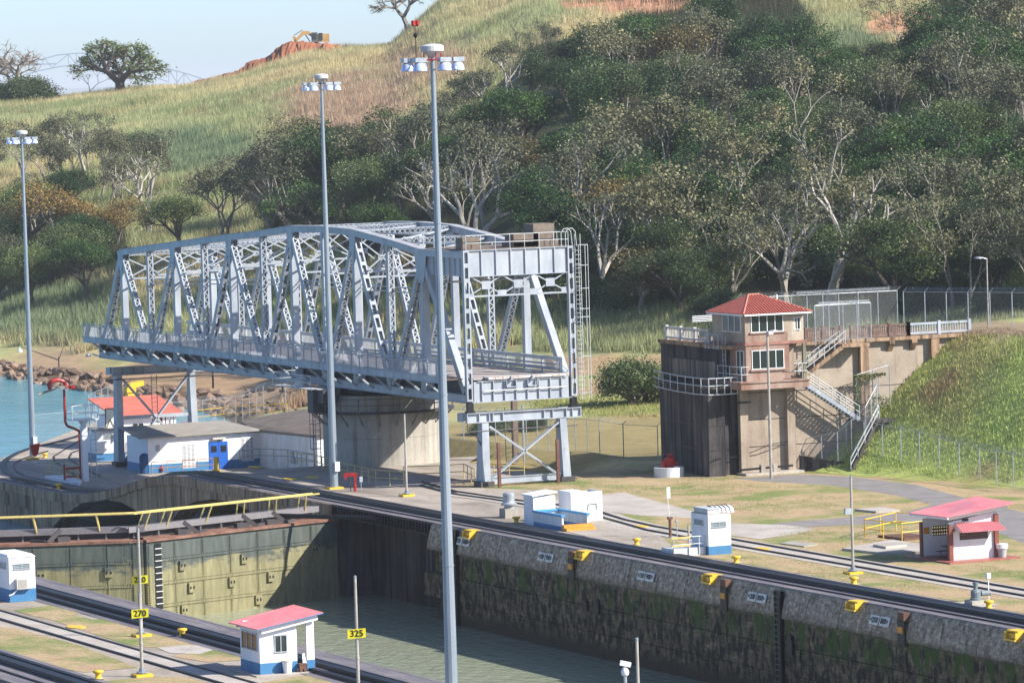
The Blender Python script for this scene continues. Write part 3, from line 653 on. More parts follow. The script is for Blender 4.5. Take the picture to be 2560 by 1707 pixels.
# ================================================================== LOCK GATES
MIT = Vector((110.76, 316.8, 0)); ZT = -.9
def on_leaf(px, py, hinge, off=0.):
    d = (hinge-MIT).normalized(); n = Vector((-d.y, d.x, 0)); n = n if n.y > 0 else -n
    P0 = MIT+n*off; r = ray(px, py); t = (P0-CP).dot(n)/r.dot(n); return CP+r*t
def leaf(hinge, label, side):
    d = (hinge-MIT).normalized(); Lh = (hinge-MIT).length; n = Vector((-d.y, d.x, 0)); n = n if n.y > 0 else -n
    t = thing('lock_gate', label, 'lock gate', (MIT.x+side*1.0, MIT.y+1, -9), 'the two leaves of the mitre gate')
    P = lambda u, w, z: MIT+d*u+n*w+Vector((0, 0, z))
    b = M().extr([P(.12, .05, -9), P(Lh-.1, .05, -9), P(Lh-.1, 1.9, -9), P(.12, 1.9, -9)], (0, 0, 9+ZT-.03)); part('leaf_body', b, gatem, t)
    b = M().extr([P(.1, -.1, ZT-.03), P(Lh-.1, -.1, ZT-.03), P(Lh-.1, 2.0, ZT-.03), P(.1, 2.0, ZT-.03)], (0, 0, .05)).extr([P(.1, -.12, ZT-.14), P(Lh-.1, -.12, ZT-.14), P(Lh-.1, .04, ZT-.14), P(.1, .04, ZT-.14)], (0, 0, .1)); part('top_plate', b, rustred, t)
    cols = np.linspace(.1, Lh-.12, 8); rows = [(ZT-.26, -2.35), (-2.38, -3.95), (-3.98, -5.5), (-5.53, -7.4)]
    for (z1, z0) in rows:
        for a, c in zip(cols, cols[1:]):
            q = random.uniform(0, .03); b = M().extr([P(a+.03, -q, z0), P(c-.03, -q, z0), P(c-.03, .06, z0), P(a+.03, .06, z0)], (0, 0, z1-z0-.02)); part('skin_plate', b, gatem, t)
    b = M()
    for z1, z0 in rows[:-1]:
        b.beam(P(.2, -.03, z0), P(Lh-.2, -.03, z0), .03, .26, (0, 0, 1))
    for u in (.55, Lh-.5): b.beam(P(u, -.06, -7), P(u, -.06, ZT-.3), .05, .55, d)
    part('seam_strap', b, gatem, t)
    r = M()
    def rivet(u, z):
        c = P(u, -.075, z); a = d*.035; e = Vector((0, 0, .035)); o = c-n*.035
        r.add([c-a-e, c+a-e, c+a+e, c-a+e, o], [(0, 1, 4), (1, 2, 4), (2, 3, 4), (3, 0, 4)])
    for z1, z0 in rows:
        for u in np.arange(.3, Lh-.3, .17):
            for dz in (.1, -.1, ): rivet(u, z0+dz)
        for a in cols:
            for z in np.arange(z0, z1, .17): rivet(min(a+.12, Lh-.2), z); rivet(max(a-.1, .2), z)
        for u0 in (.35, .55, .75, 1.0, 1.2):
            for z in np.arange(z0, z1, .13): rivet(u0, z)
    for u in np.arange(.2, Lh-.2, .15): rivet(u, ZT-.15)
    part('rivets', r, gatem, t, kind='stuff')
    # mooring pads with two eyes
    px = [(612, 1396), (458, 1413), (481, 1468), (582, 1454), (679, 1441), (463, 1524), (648, 1498), (788, 1373)] if side > 0 else [(272, 1431), (102, 1438)]
    for q in px:
        c = on_leaf(*q, hinge, -.2); s = .33
        b = M().extr([c-d*s*.8+Vector((0, 0, -s)), c+d*s*.8+Vector((0, 0, -s)), c+d*s*.8+Vector((0, 0, s)), c-d*s*.8+Vector((0, 0, s))], n*.3); pd = part('pad', b, gatem, t)
        h = M()
        for e in (-.14, .14):
            cc = c+d*e-n*.02; h.extr([cc+d*.07*math.cos(g)+Vector((0, 0, .11*math.sin(g))) for g in np.linspace(0, 2*math.pi, 8, False)], n*.03)
        part('eye_hole', h, black, pd)  # black discs on the pad, shade of the two holes as colour
    # walkway behind the top plate
    z0 = ZT+.75; off = 1.75
    wk = M().extr([P(-.2 if side > 0 else .1, off-.1, z0), P(Lh-.3, off-.1, z0), P(Lh-.3, off+.9, z0), P(-.2 if side > 0 else .1, off+.9, z0)], (0, 0, .06)); wk.extr([P(0, off-.14, z0-.32), P(Lh-.3, off-.14, z0-.32), P(Lh-.3, off-.1, z0-.32), P(0, off-.1, z0-.32)], (0, 0, .42))
    part('walkway_beam', wk, plain('walkway_grey', (.2, .19, .2), .7), t)
    b = M()
    for u in np.arange(.8, Lh, 1.9): b.box(*[*(P(u, off, ZT))], *[*(P(u, off, ZT)+Vector((.12, .12, z0-ZT)))])
    part('walkway_post', b, plain('walkway_post_grey', (.13, .13, .14), .7), t)
    b = M().extr([P(.3, 2.1, ZT-.3), P(Lh-.3, 2.1, ZT-.3), P(Lh-.3, 2.2, ZT-.3), P(.3, 2.2, ZT-.3)], (0, 0, .95)); part('back_plate', b, steel_d, t)
    lean = .55
    for o2 in (0., .75):
        b = M(); zz = z0+1.0
        b.path([P(.1, off-lean+o2, zz), P(Lh-.6, off-lean+o2, zz)], .06, 6)
        part('handrail', b, railyel, t)
        b = M(); us = (1.6, 3.6, 7.2, 10.2, 13.2, 16.0) if side > 0 else (3.3, 7.6, 13.0)
        for i, u in enumerate(us):
            sgn = (-1 if u < 9 else 1)*(.45); b.tube(P(u, off-lean+o2, zz), P(u+sgn*.5, off-.1+o2, z0-.2), .055, .055, 6)
        part('rail_stanchion', b, railyel, t)
    for u in ((4.2, 9.6, 12.4) if side > 0 else (5.6,)):
        b = M(); q = P(u, .9, ZT); b.cbox((q.x, q.y, ZT), .9, .7, .35); b.beam(P(u+1.0, .4, ZT+.02), P(u+.1, .9, ZT+.85), .12, .3); b.beam(P(u+1.2, .6, ZT+.1), P(u+2.2, 1.0, ZT+.12), .16, .2)
        part('gate_machinery', b, steel_d, t)
    return t, P, Lh
lr, PRr, Lr = leaf(Vector((127.45, 323.1, 0)), 'right leaf of the riveted mitre gate, olive plates half in shadow', 1)
ll, PLl, Ll = leaf(Vector((94.07, 323.1, 0)), 'left leaf of the riveted mitre gate behind the white hut', -1)
b = M().extr([PRr(.75, -.13, -8), PRr(1.35, -.13, -8), PRr(1.35, -.1, -8), PRr(.75, -.1, -8)], (0, 0, 8+ZT-.3)); part('ladder_slot', b, black, lr)  # black strip on the leaf, the slot's shade put in as colour
b = M()
for z in np.arange(-7, ZT-.3, .42): b.beam(PRr(.75, -.17, z), PRr(1.35, -.17, z), .05, .06)
part('rungs', b, plain('rung_white', (.55, .56, .55)), lr)
st = solo('gate_strut', M().tube(PRr(13.2, 1.2, ZT+.55), (131.5, 311, ZT+.45), .16, .16, 10), black, 'long dark strut arm reaching from the gate into the wall', 'strut')
# ================================================================== SWING BRIDGE
XN, XF = 141.0, 149.2; YE = 330.3; YS = [406.3, 399.5, 392.9, 385.8, 379.2, 372.0, 365.2, 358.4, 351.9, 345.0, 338.3, 330.5]
ZC = [15.6, 16.1, 16.53, 17.0, 17.42, 17.84, 18.35, 18.43, 18.3, 17.72, 17.05, 17.0]
br = thing('swing_bridge', 'large grey riveted truss swing bridge parked along the lock', 'bridge', (145.1, 357.65, 5.4))
def bpart(name, b, mat=steel, **k): return part(name, b, mat, br, **k)
def member(P, Q, kind, wx=.52, dy=.4, fx=None):
    """riveted member in a truss plane: two webs joined by lacing, battens or cover plates on the faces across the track"""
    P = Vector(P); Q = Vector(Q); t = (Q-P).normalized(); L_ = (Q-P).length; x = Vector((1, 0, 0)); n = t.cross(x).normalized(); b = M()
    for s in (-1, 1): b.beam(P+x*s*wx/2, Q+x*s*wx/2, .03, dy, n)
    if kind == 'solid':
        for s in (-1, 1): b.beam(P+n*s*dy/2, Q+n*s*dy/2, wx, .03, n)
        return b
    for s in (-1, 1):
        o = n*s*dy/2
        for e in (-1, 1): b.beam(P+o+x*e*(wx/2-.05), Q+o+x*e*(wx/2-.05), .1, .03, n)
        if kind == 'lace':
            k = max(2, int(L_/(wx*.62))); u = L_/k; e = 1
            for i in range(k): b.beam(P+o+t*(u*i)+x*e*(wx/2-.05), P+o+t*(u*(i+1))-x*e*(wx/2-.05), .085, .02, n); e = -e
        else:
            k = max(2, int(L_/1.1))
            for i in range(k+1): b.beam(P+o+t*max(0, (L_*i/k)-.16), P+o+t*min(L_, (L_*i/k)+.16), wx, .025, n)
    return b
VERT = ['solid', 'lace', 'solid', 'lace', 'solid', 'lace', 'solid', 'solid', 'solid', 'lace', 'solid']
DIAG = [(0, 1, 'lace'), (2, 1, 'lace'), (2, 3, 'lace'), (4, 3, 'batten'), (4, 5, 'lace'), (6, 5, 'batten'), (6, 7, 'lace'), (8, 7, 'lace'), (8, 9, 'batten'), (10, 9, 'lace'), (10, 11, 'solid')]
for X in (XN, XF):
    cb = M()
    for i in range(11):
        cb.beam((X, YS[i]+(.25 if i == 0 else 0), ZC[i]), (X, YS[i+1], ZC[i+1]), .62, .5)
    bpart('top_chord', cb)
    cap = M()
    for i in range(11): cap.beam((X, YS[i]+(.3 if i == 0 else 0), ZC[i]+.265), (X, YS[i+1], ZC[i+1]+.265), .74, .03)
    bpart('chord_cover_plate', cap, worn('chord_top_stained', (.3, .3, .32), (.55, .57, .6), 1.5, .6, rust=(.15, .1, .08), rustamt=.6) if 'chord_top_stained' not in MATS else MATS['chord_top_stained'])
    bpart('end_post', member((X, YS[0]+.1, ZC[0]-.1), (X, 412.4, 6.9), 'lace', .56, .5))
    for i in range(11): bpart('vertical_post', member((X, YS[i], 6.75), (X, YS[i], ZC[i]-.2), VERT[i], .5, .44 if VERT[i] == 'solid' else .36))
    for a, c, k in DIAG: bpart('diagonal', member((X, YS[a]+(-.1 if c > a else .1), ZC[a]-.5), (X, YS[c]+(.35 if c > a else -.35), 6.9), k, .5, .44 if k != 'solid' else .55))
    # gusset plates
    for i in (0, 2, 4, 6, 8, 10):
        gz = M(); y, z = YS[i], ZC[i]; s = 1.5 if i == 10 else 1.0
        for e in (-.29, .29):
            gz.extr([(X+e-.015, y-.8*s, z+.1), (X+e-.015, y+.8*s, z+.1), (X+e-.015, y+.55*s, z-.9*s), (X+e-.015, y+.3*s, z-1.5*s), (X+e-.015, y-.3*s, z-1.5*s), (X+e-.015, y-.55*s, z-.9*s)], (.03, 0, 0))
        bpart('gusset', gz)
    lc = M().box(X-.28, 330.6, 6.2, X+.28, 412.9, 6.75)
    bpart('bottom_chord', lc)
    cv = M().box(X-.38, 330.6, 6.755, X+.38, 412.9, 6.785).box(X-.38, 330.6, 6.17, X+.38, 412.9, 6.195); bpart('chord_flange', cv)
    for i, y in enumerate(YS[:-1]+[412.3]): w = .42 if VERT[min(i, 10)] == 'solid' or i > 10 else .16; bpart('floor_beam_end', M().extr([(X-.33, y-w*1.3, 6.79), (X-.33, y+w*1.3, 6.79), (X-.33, y+w*.8, 7.85), (X-.33, y-w*.8, 7.85)], (.66, 0, 0)))
# floor: stringer girders, cross girders, deck
b = M().box(XN+.5, 331, 6.6, XN+.56, 411.5, 7.75).box(XF-.56, 331, 6.6, XF-.5, 411.5, 7.75).box(144, 331, 6.7, 144.06, 411.5, 7.75).box(146.2, 331, 6.7, 146.26, 411.5, 7.75); bpart('stringers', b, steel_d)
for y in YS+[412.0]: bpart('floor_beam', M().box(XN+.1, y-.15, 6.35, XF-.1, y+.15, 7.7), steel_d)
tr = M(); 
planks = mesh_of('deck_plank', M().box(-3.55, -.32, -.07, 3.55, .32, .07), worn('deck_timber', (.3, .27, .26), (.5, .45, .42), 1.2, .85, 0, (.4, 3, 1)))
y = 331.2
while y < 411.5:
    o = bpy.data.objects.new('deck_plank', planks); COL.objects.link(o); o.parent = br; o.location = Vector((145.1, y, 7.86+random.uniform(-.008, .008)))-br.location; y += .67
# near walkway outside the truss, and its railing
WX0, WX1, WY0, WY1 = 139.25, 140.6, 330.6, 412.6
bpart('walkway_deck', M().box(WX0, WY0, 7.92, WX1, WY1, 7.98), timber)
f = M().box(WX0-.06, WY0, 7.68, WX0, WY1, 8.12).box(WX0-.12, WY0, 8.1, WX0+.05, WY1, 8.14).box(WX0-.12, WY0, 7.65, WX0+.05, WY1, 7.69); bpart('fascia_beam', f)
def railing(X, y0, y1, zb, zt, step=1.65, bal=.13, name='railing', mat=steel, solidtop=.1):
    posts = M(); rails = M(); bars = M()
    k = int((y1-y0)/step)
    for i in range(k+1):
        pass
    rails.box(X-.04, y0, zt-.06, X+.04, y1, zt)
    y = y0
    while y < y1: bars.box(X-.012, y, zb+.2, X+.012, y+.028, zt-.2); y += bal
    r = part(name, rails, mat, br); part('bottom_rail', M().box(X-.03, y0, zb+.16, X+.03, y1, zb+.22), mat, r); part('middle_rail', M().box(X-.03, y0, zt-.24, X+.03, y1, zt-.19), mat, r)
    for i in range(k+1):
        y = y0+(y1-y0)*i/k; part('post', M().box(X-.05, y-.05, zb-.35, X+.03, y+.05, zt+.02), mat, r)
    part('balusters', bars, mat, r, kind='stuff'); return r
railing(WX0-.03, WY0, WY1, 8.0, 9.33)
def rail2(X, y0, y1):                                                # heavy plank-like parapet of the far side
    r = part('far_parapet', M().box(X-.06, y0, 8.9, X+.06, y1, 9.15), steel_pale, br); part('bottom_rail', M().box(X-.05, y0, 8.12, X+.05, y1, 8.3), steel_pale, r); part('kerb_rail', M().box(X-.1, y0, 7.95, X-.02, y1, 8.06), steel_pale, r); bars = M(); y = y0
    while y < y1: bars.box(X-.01, y, 8.3, X+.01, y+.05, 8.92); y += .14
    part('balusters', bars, steel_pale, r, kind='stuff')
    y = y0
    while y < y1: part('post', M().box(X-.08, y-.09, 7.9, X+.08, y+.09, 9.1), steel_pale, r); y += 3.3
rail2(148.65, 331, 411.8)
bpart('guard_rail', M().box(148.3, 331, 8.25, 148.36, 358, 8.42)); bpart('guard_rail', M().box(148.3, 331, 8.55, 148.36, 358, 8.68))
for i, y in enumerate([410.2]+YS[:11]): 
    for dy in (0, ) if i == 0 else (0,):
        b = M().beam((WX0, y-.05, 7.66), (XN-.3, y-.05, 6.5), .1, .14); bpart('walkway_bracket', b)
for y in [(a+c)/2 for a, c in zip(YS, YS[1:])]: bpart('walkway_bracket', M().beam((WX0, y, 7.66), (XN-.3, y, 6.5), .1, .14))
# overhead bracing
def xlace(P, Q, w=.4, h=.5, up=(0, 0, 1)):
    P = Vector(P); Q = Vector(Q); t = (Q-P).normalized(); L_ = (Q-P).length; u = Vector(up); a = t.cross(u).normalized(); u = a.cross(t).normalized(); b = M()
    for s in (-1, 1):
        b.beam(P+u*s*h/2, Q+u*s*h/2, w, .05, u)
    for fs in (-1, 1):
        k = max(3, int(L_/(h*.9))); st_ = L_/k
        for i in range(k):
            A = P+t*st_*i+a*fs*w/2; B = P+t*st_*(i+1)+a*fs*w/2
            b.beam(A-u*h/2, B+u*h/2, .05, .02, a); b.beam(A+u*h/2, B-u*h/2, .05, .02, a)
    return b
for i in range(11):
    y, z = YS[i], ZC[i]
    bpart('top_strut', xlace((XN, y, z-.05), (XF, y, z-.05), .34, .46))
    low = z-2.3-(1.2 if i in (6, 7, 8) else 0); mx = (XN+XF)/2
    sw = M()
    for P, Q in (((XN+.2, y, z-.5), (mx, y, low)), ((mx, y, z-.5), (XN+.2, y, low)), ((XF-.2, y, z-.5), (mx, y, low)), ((mx, y, z-.5), (XF-.2, y, low))): sw.beam(P, Q, .1, .1)
    for cx in ((XN+mx)/2, (XF+mx)/2): sw.cbox((cx, y, (z-.5+low)/2-.2), .4, .04, .4)
    bpart('sway_brace', sw, steel)
    bpart('sway_strut', M().beam((XN, y, low), (XF, y, low), .2, .14), steel)
    if i < 10:
        y2, z2 = YS[i+1], ZC[i+1]; b = M()
        b.beam((XN, y, z), (XF, y2, z2), .14, .12).beam((XF, y, z), (XN, y2, z2), .14, .12); bpart('lateral_brace', b)
pipes = M()
for k, z in enumerate((13.9, 14.25)): pipes.path([(XN+.4, 402, z-.9), (XN+.4, 365, z), (XN+.4, 340, z)], .05)
bpart('conduit', pipes, steel_pale)
# portal end
ZG0, ZG1 = 15.42, 17.3
for X in (XN-.08, XF+.1):
    c = member((X, YE, 6.3), (X, YE, 17.35), 'batten', .46, .34); bpart('portal_column', c)
g = M().box(XN+.2, YE-.03, ZG0, XF-.2, YE+.05, ZG1).box(XN-.1, YE-.16, ZG1-.02, XF+.1, YE+.16, ZG1+.03).box(XN+.1, YE-.16, ZG0-.03, XF-.1, YE+.16, ZG0+.02); bpart('portal_girder', g)
for k in range(1, 7): x = XN+(XF-XN)*k/7; bpart('stiffener', M().box(x-.04, YE-.14, ZG0, x+.04, YE-.02, ZG1))
bpart('side_girder', M().box(XN-.03, YE, ZG0, XN+.05, YS[10], ZG1)); bpart('side_girder', M().box(XF-.05, YE, ZG0, XF+.03, YS[10], ZG1))
for k in range(1, 8): y = YE+(YS[10]-YE)*k/8; bpart('stiffener', M().box(XN-.13, y-.04, ZG0, XN-.02, y+.04, ZG1))
b = M(); xs_ = np.linspace(XN+.25, XF-.25, 4)
for a, c in zip(xs_, xs_[1:]):
    b.beam((a, YE, ZG0), (c, YE, 14.05), .07, .09).beam((a, YE+.06, 14.05), (c, YE+.06, ZG0), .07, .09); b.box((a+c)/2-.35, YE-.03, 14.45, (a+c)/2+.35, YE, 15.05)
    b.box(c-.4, YE-.04, 13.98, c+.3, YE-.01, 14.35)
b.box(XN+.2, YE-.08, 13.9, XF-.2, YE+.08, 14.02); bpart('portal_lattice', b)
g = M().box(XN+.3, YE-.03, 6.24, XF-.3, YE+.04, 7.7).box(XN+.1, YE-.18, 6.18, XF-.1, YE+.18, 6.24).box(XN+.6, YE-.16, 7.7, XF-.5, YE+.16, 7.75); bpart('end_girder', g)
for k in range(1, 9): x = XN+(XF-XN)*k/9; bpart('stiffener', M().box(x-.035, YE-.16, 6.25, x+.035, YE-.02, 7.7))
bpart('pipe', M().tube((XN+1.0, YE-.25, 7.02), (XF-.6, YE-.25, 7.02), .05), steel_pale)
bpart('deck_edge', M().box(XN+1.4, YE-.25, 7.82, XF-.4, YE+.9, 8.0), worn('edge_rust', (.42, .4, .4), (.62, .6, .58), 1.5, .8, rust=(.3, .13, .06), rustamt=.55))
for x in (144.2, 145.9): bpart('rail_end', M().box(x-.06, YE-.4, 7.75, x+.06, YE, 8.0).box(x-.17, YE-.4, 7.72, x+.17, YE, 7.77).box(x-.4, YE-.3, 7.2, x-.36, YE-.1, 7.72).box(x+.36, YE-.3, 7.2, x+.4, YE-.1, 7.72).box(x-.4, YE-.3, 7.2, x+.4, YE-.1, 7.26))
for X in (XN-.05, XF+.05): bpart('bearing_foot', M().box(X-.32, YE-.25, 5.45, X+.32, YE+.25, 5.6).box(X-.22, YE-.2, 5.6, X+.22, YE+.2, 6.2), black)
# counterweight platform
bpart('platform', M().box(XN, YE, ZG1+.035, XF, YS[10]-.2, ZG1+.1), timber)
cwm = worn('counterweight_brown', (.14, .11, .09), (.26, .21, .17), 2, .85)
for px, w, h, dx, z in ((1172, 1.35, .85, 1.3, 0), (1300, 2.0, 1.0, 1.6, .0), (1345, 1.7, 1.3, 1.8, .35), (1325, 3.6, .36, 2.2, 0)):
    p = GY(px, 600, YE+1.6 if px > 1200 else YE+.9); b = M().box(p.x-w/2, YE+.5, ZG1+.1+z, p.x+w/2, YE+.5+dx, ZG1+.1+z+h); bpart('counterweight_block', b, cwm)
r = M(); 
for z in (ZG1+.55, ZG1+1.1): r.path([(XN, YS[10]-.2, z), (XN, YE, z), (XF, YE, z), (XF, YS[10]-.2, z)], .028, 5)
for x in np.linspace(XN, XF, 8): r.tube((x, YE, ZG1), (x, YE, ZG1+1.12), .028, .028, 5)
for y in np.linspace(YE, YS[10], 5)[1:]: r.tube((XN, y, ZG1), (XN, y, ZG1+1.12), .028, .028, 5).tube((XF, y, ZG1), (XF, y, ZG1+1.12), .028, .028, 5)
bpart('platform_railing', r, steel_pale)
r = M(); LX = XF+.75
for x in (LX-.22, LX+.22): r.tube((x, YE, 6.0), (x, YE, 18.2), .03, .03, 5)
for z in np.arange(6.1, 17.3, .33): r.tube((LX-.22, YE, z), (LX+.22, YE, z), .018, .018, 4)
for z in (17.4, 15.9, 14.2, 12.7, 12.1, 9.2, 6.5): r.path([(LX-.25, YE, z), (LX-.2, YE-.6, z), (LX+.5, YE-.7, z), (LX+.6, YE, z)], .03, 5)
for x, y in ((LX-.2, YE-.6), (LX+.5, YE-.7), (LX+.6, YE)): r.tube((x, y, 6.0), (x, y, 17.4), .022, .022, 4)
for k in (0, .35): r.path([(XF-.6+k, YE-.1, 17.3), (XF-.6+k, YE-.1, 18.3), (XF-.4+k, YE-.1, 18.6), (XF-.05+k, YE-.1, 18.65), (XF+.2+k, YE-.1, 18.4), (XF+.3+k, YE-.1, 17.3)], .03, 5)
bpart('caged_ladder', r, steel_pale)
# machinery under the pivot, small hanging balcony
b = M().lathe((145.1, 357.65, 0), [(3.0, 5.5), (3.9, 5.5), (3.9, 6.1), (3.0, 6.15)], 28).box(141.6, 353, 5.75, 148.6, 362, 6.15); bpart('turntable', b, black)
b = M(); y0 = GX(728, 950, 140.2).y; y1 = GX(825, 965, 140.2).y
b.box(138.6, y1, 6.05, 140.7, y0, 6.1)
for z in (6.6, 7.15): b.path([(138.6, y1, z), (138.6, y0, z), (140.6, y0, z)], .03, 5)
for y in np.linspace(y1, y0, 5): b.tube((138.6, y, 6.05), (138.6, y, 7.15), .03, .03, 5)
b.tube((139.4, (y0+y1)/2, 6.1), (139.4, (y0+y1)/2, 6.6), .5, .5, 12); bpart('hanging_balcony', b, steel_pale)
b = M().box(138.9, y1+.4, 4.2, 140.3, y1+1.6, 6.05).box(139.2, y1-1.0, 5.0, 140.4, y1+.4, 6.05); bpart('drive_housing', b, steel_d)
p = GX(262, 858, 140.6); b = M().lathe((140.6, p.y, 6.8), [(.42, 0), (.45, .1), (.45, .7), (.3, .95)], 12); bpart('end_winch', b, black)
b = M().beam((140.3, 413.6, 6.5), (140.7, 412.8, 6.3), .1, .1).lathe((140.1, 414.1, 6.3), [(.05, .3), (.28, 0), (.28, -.05)], 10); bpart('end_lamp', b, steel_pale)
# ---- pivot pier
PC = (145.1, 357.65)
pier = thing('bridge_pier', 'round concrete pivot pier under the swing bridge', 'pier', (*PC, -1.6))
part('drum', M().lathe((*PC, 0), [(4.67, -3), (4.67, 2.1), (4.64, 2.12), (4.64, 2.16), (4.67, 2.18), (4.67, 5.5)], 64), conc, pier, smooth=False)
b = M().lathe((*PC, 0), [(4.6, 4.1), (5.7, 4.1), (5.7, 4.22), (4.6, 4.24)], 48); part('balcony', b, steel_d, pier)
b = M()
for k in range(22):
    g_ = k/22*2*math.pi; x, y = PC[0]+5.62*math.cos(g_), PC[1]+5.62*math.sin(g_); b.tube((x, y, 4.1), (x, y, 5.35), .05, .05, 5); b.beam((PC[0]+4.6*math.cos(g_), PC[1]+4.6*math.sin(g_), 3.1), (x, y, 4.12), .08, .08)
for z in (4.8, 5.3): b.path([(PC[0]+5.62*math.cos(k/36*2*math.pi), PC[1]+5.62*math.sin(k/36*2*math.pi), z) for k in range(37)], .03, 5)
part('balcony_railing', b, plain('rail_dark_grey', (.12, .13, .14)), pier)
p0 = Vector((PC[0]-4.67*math.cos(.41)-.5, PC[1]+4.67*math.sin(.41)+.1, 0)); b = M()
for e in (-.25, .25): b.tube((p0.x+e, p0.y-e*.4, -1.4), (p0.x+e, p0.y-e*.4, 5.2), .04, .04, 5)
for z in np.arange(-1.2, 5, .35): b.tube((p0.x-.25, p0.y+.1, z), (p0.x+.25, p0.y-.1, z), .02, .02, 4)
for z in (1.2, 2.2, 3.2, 4.4): b.path([(p0.x-.25, p0.y, z), (p0.x-.7, p0.y-.35, z), (p0.x-.4, p0.y-.75, z), (p0.x+.25, p0.y-.1, z)], .03, 4)
for x, y in ((-.7, -.35), (-.4, -.75)): b.tube((p0.x+x, p0.y+y, 1.2), (p0.x+x, p0.y+y, 4.4), .025, .025, 4)
part('ladder_cage', b, plain('rail_dark_grey2', (.1, .12, .15)), pier)

# ---- end support frames
def endframe(Y, zf, xa, xb, lab, near=True):
    t = thing('support_frame', lab, 'support frame', ((xa+xb)/2, Y, zf), 'steel frames under the bridge ends')
    zt = 4.72
    g = M().box(140.6, Y-.05, 4.78, 149.8, Y+.03, 5.4).box(140.6, Y-.25, 5.4, 149.8, Y+.25, 5.45).box(140.6, Y-.25, 4.72, 149.8, Y+.25, 4.78).box(140.62, Y+.6, 4.78, 140.66, Y+1.6, 5.4).box(149.7, Y+.6, 4.78, 149.76, Y+1.6, 5.4).box(140.6, Y+1.55, 4.78, 149.8, Y+1.6, 5.4); part('bearing_beam', g, steel, t)
    s = M()
    for x in (140.66, 141.6, 142.4, 142.7, 143.5, 146.8, 147.5, 148.6, 149.1, 149.76): s.box(x-.03, Y-.2, 4.78, x+.03, Y-.04, 5.4)
    part('stiffeners', s, steel, t)
    for x in (xa, xb):
        o = -.12 if x == xa else .12
        b = M(); top = [(x-.26, Y-.2, zt), (x+.26, Y-.2, zt), (x+.26, Y+.55, zt), (x-.26, Y+.55, zt)]; bot = [(x-.3+o, Y-.45, zf), (x+.32+o, Y-.45, zf), (x+.32+o, Y+.9, zf), (x-.3+o, Y+.9, zf)]
        b.add(top+bot, [(0, 1, 2, 3), (7, 6, 5, 4), (0, 4, 5, 1), (1, 5, 6, 2), (2, 6, 7, 3), (3, 7, 4, 0)]); part('leg', b, steel, t)
        part('foot', M().box(x-.55+o, Y-.6, zf, x+.55+o, Y+.7, zf+.38), steel_d, t)
    b = M(); zl = zf+.5
    for dy in (-.16, .16): b.beam((xa+.35, Y+dy, zt-.3), (xb-.4, Y+dy, zl), .12, .12).beam((xb-.35, Y+dy, zt-.3), (xa+.4, Y+dy, zl), .12, .12)
    part('cross_brace', b, steel, t)
    b = M().box(xa+.3, Y-.2, zf+.22, xb-.3, Y-.1, zf+.62).box(xa+.3, Y-.28, zf+.6, xb-.3, Y-.02, zf+.65).box(xa+.3, Y-.28, zf+.17, xb-.3, Y-.02, zf+.22); part('base_beam', b, steel, t)
    return t
e1 = endframe(YE, 0.02, 142.05, 148.3, 'grey steel trestle on the lawn under the near bridge end')
b = M()
for z in (4.1,): b.path([(140.7, YE-.3, z), (149.6, YE+.2, z)], .05, 5)
b.path([(141.2, YE, 4.1), (142, YE, 2.6)], .05, 5).path([(140.7, YE, 4.1), (140.7, YE, 4.75)], .03, 5); part('hanger_rail', b, steel_d, e1)
for px, py, ph in ((1249, 1218, 1106), (1396, 1207, 1098)):
    p = G(px, py); h = (py-ph)/12304*p.length
    solo('rusty_post', M().box(p.x-.11, p.y-.1, 0, p.x+.11, p.y+.1, h), worn('post_rust%d' % px, (.11, .04, .03), (.2, .1, .08), 1.5, .8), 'rusty red steel post guyed '+('in front of the left trestle leg' if px < 1300 else 'in front of the right trestle leg'), 'post')
e2 = endframe(409.3, -3.2, 141.2, 148.0, 'grey steel trestle under the far bridge end among the white huts')
b = M().beam((141.2, 409.3, 1.0), (148, 409.3, 1.0), .2, .3); part('middle_strut', b, steel, e2)
b = M().path([(140.2, 409, 4.4), (150, 409, 4.4)], .05, 5)
for y in (409.5,):
    for x in (144.3, 144.8): b.tube((x, y, -3.2), (x, y, 4.6), .03, .03, 5)
    for z in np.arange(-3, 4.6, .4): b.tube((144.3, y, z), (144.8, y, z), .02, .02, 4)
part('access_ladder', b, steel_d, e2)
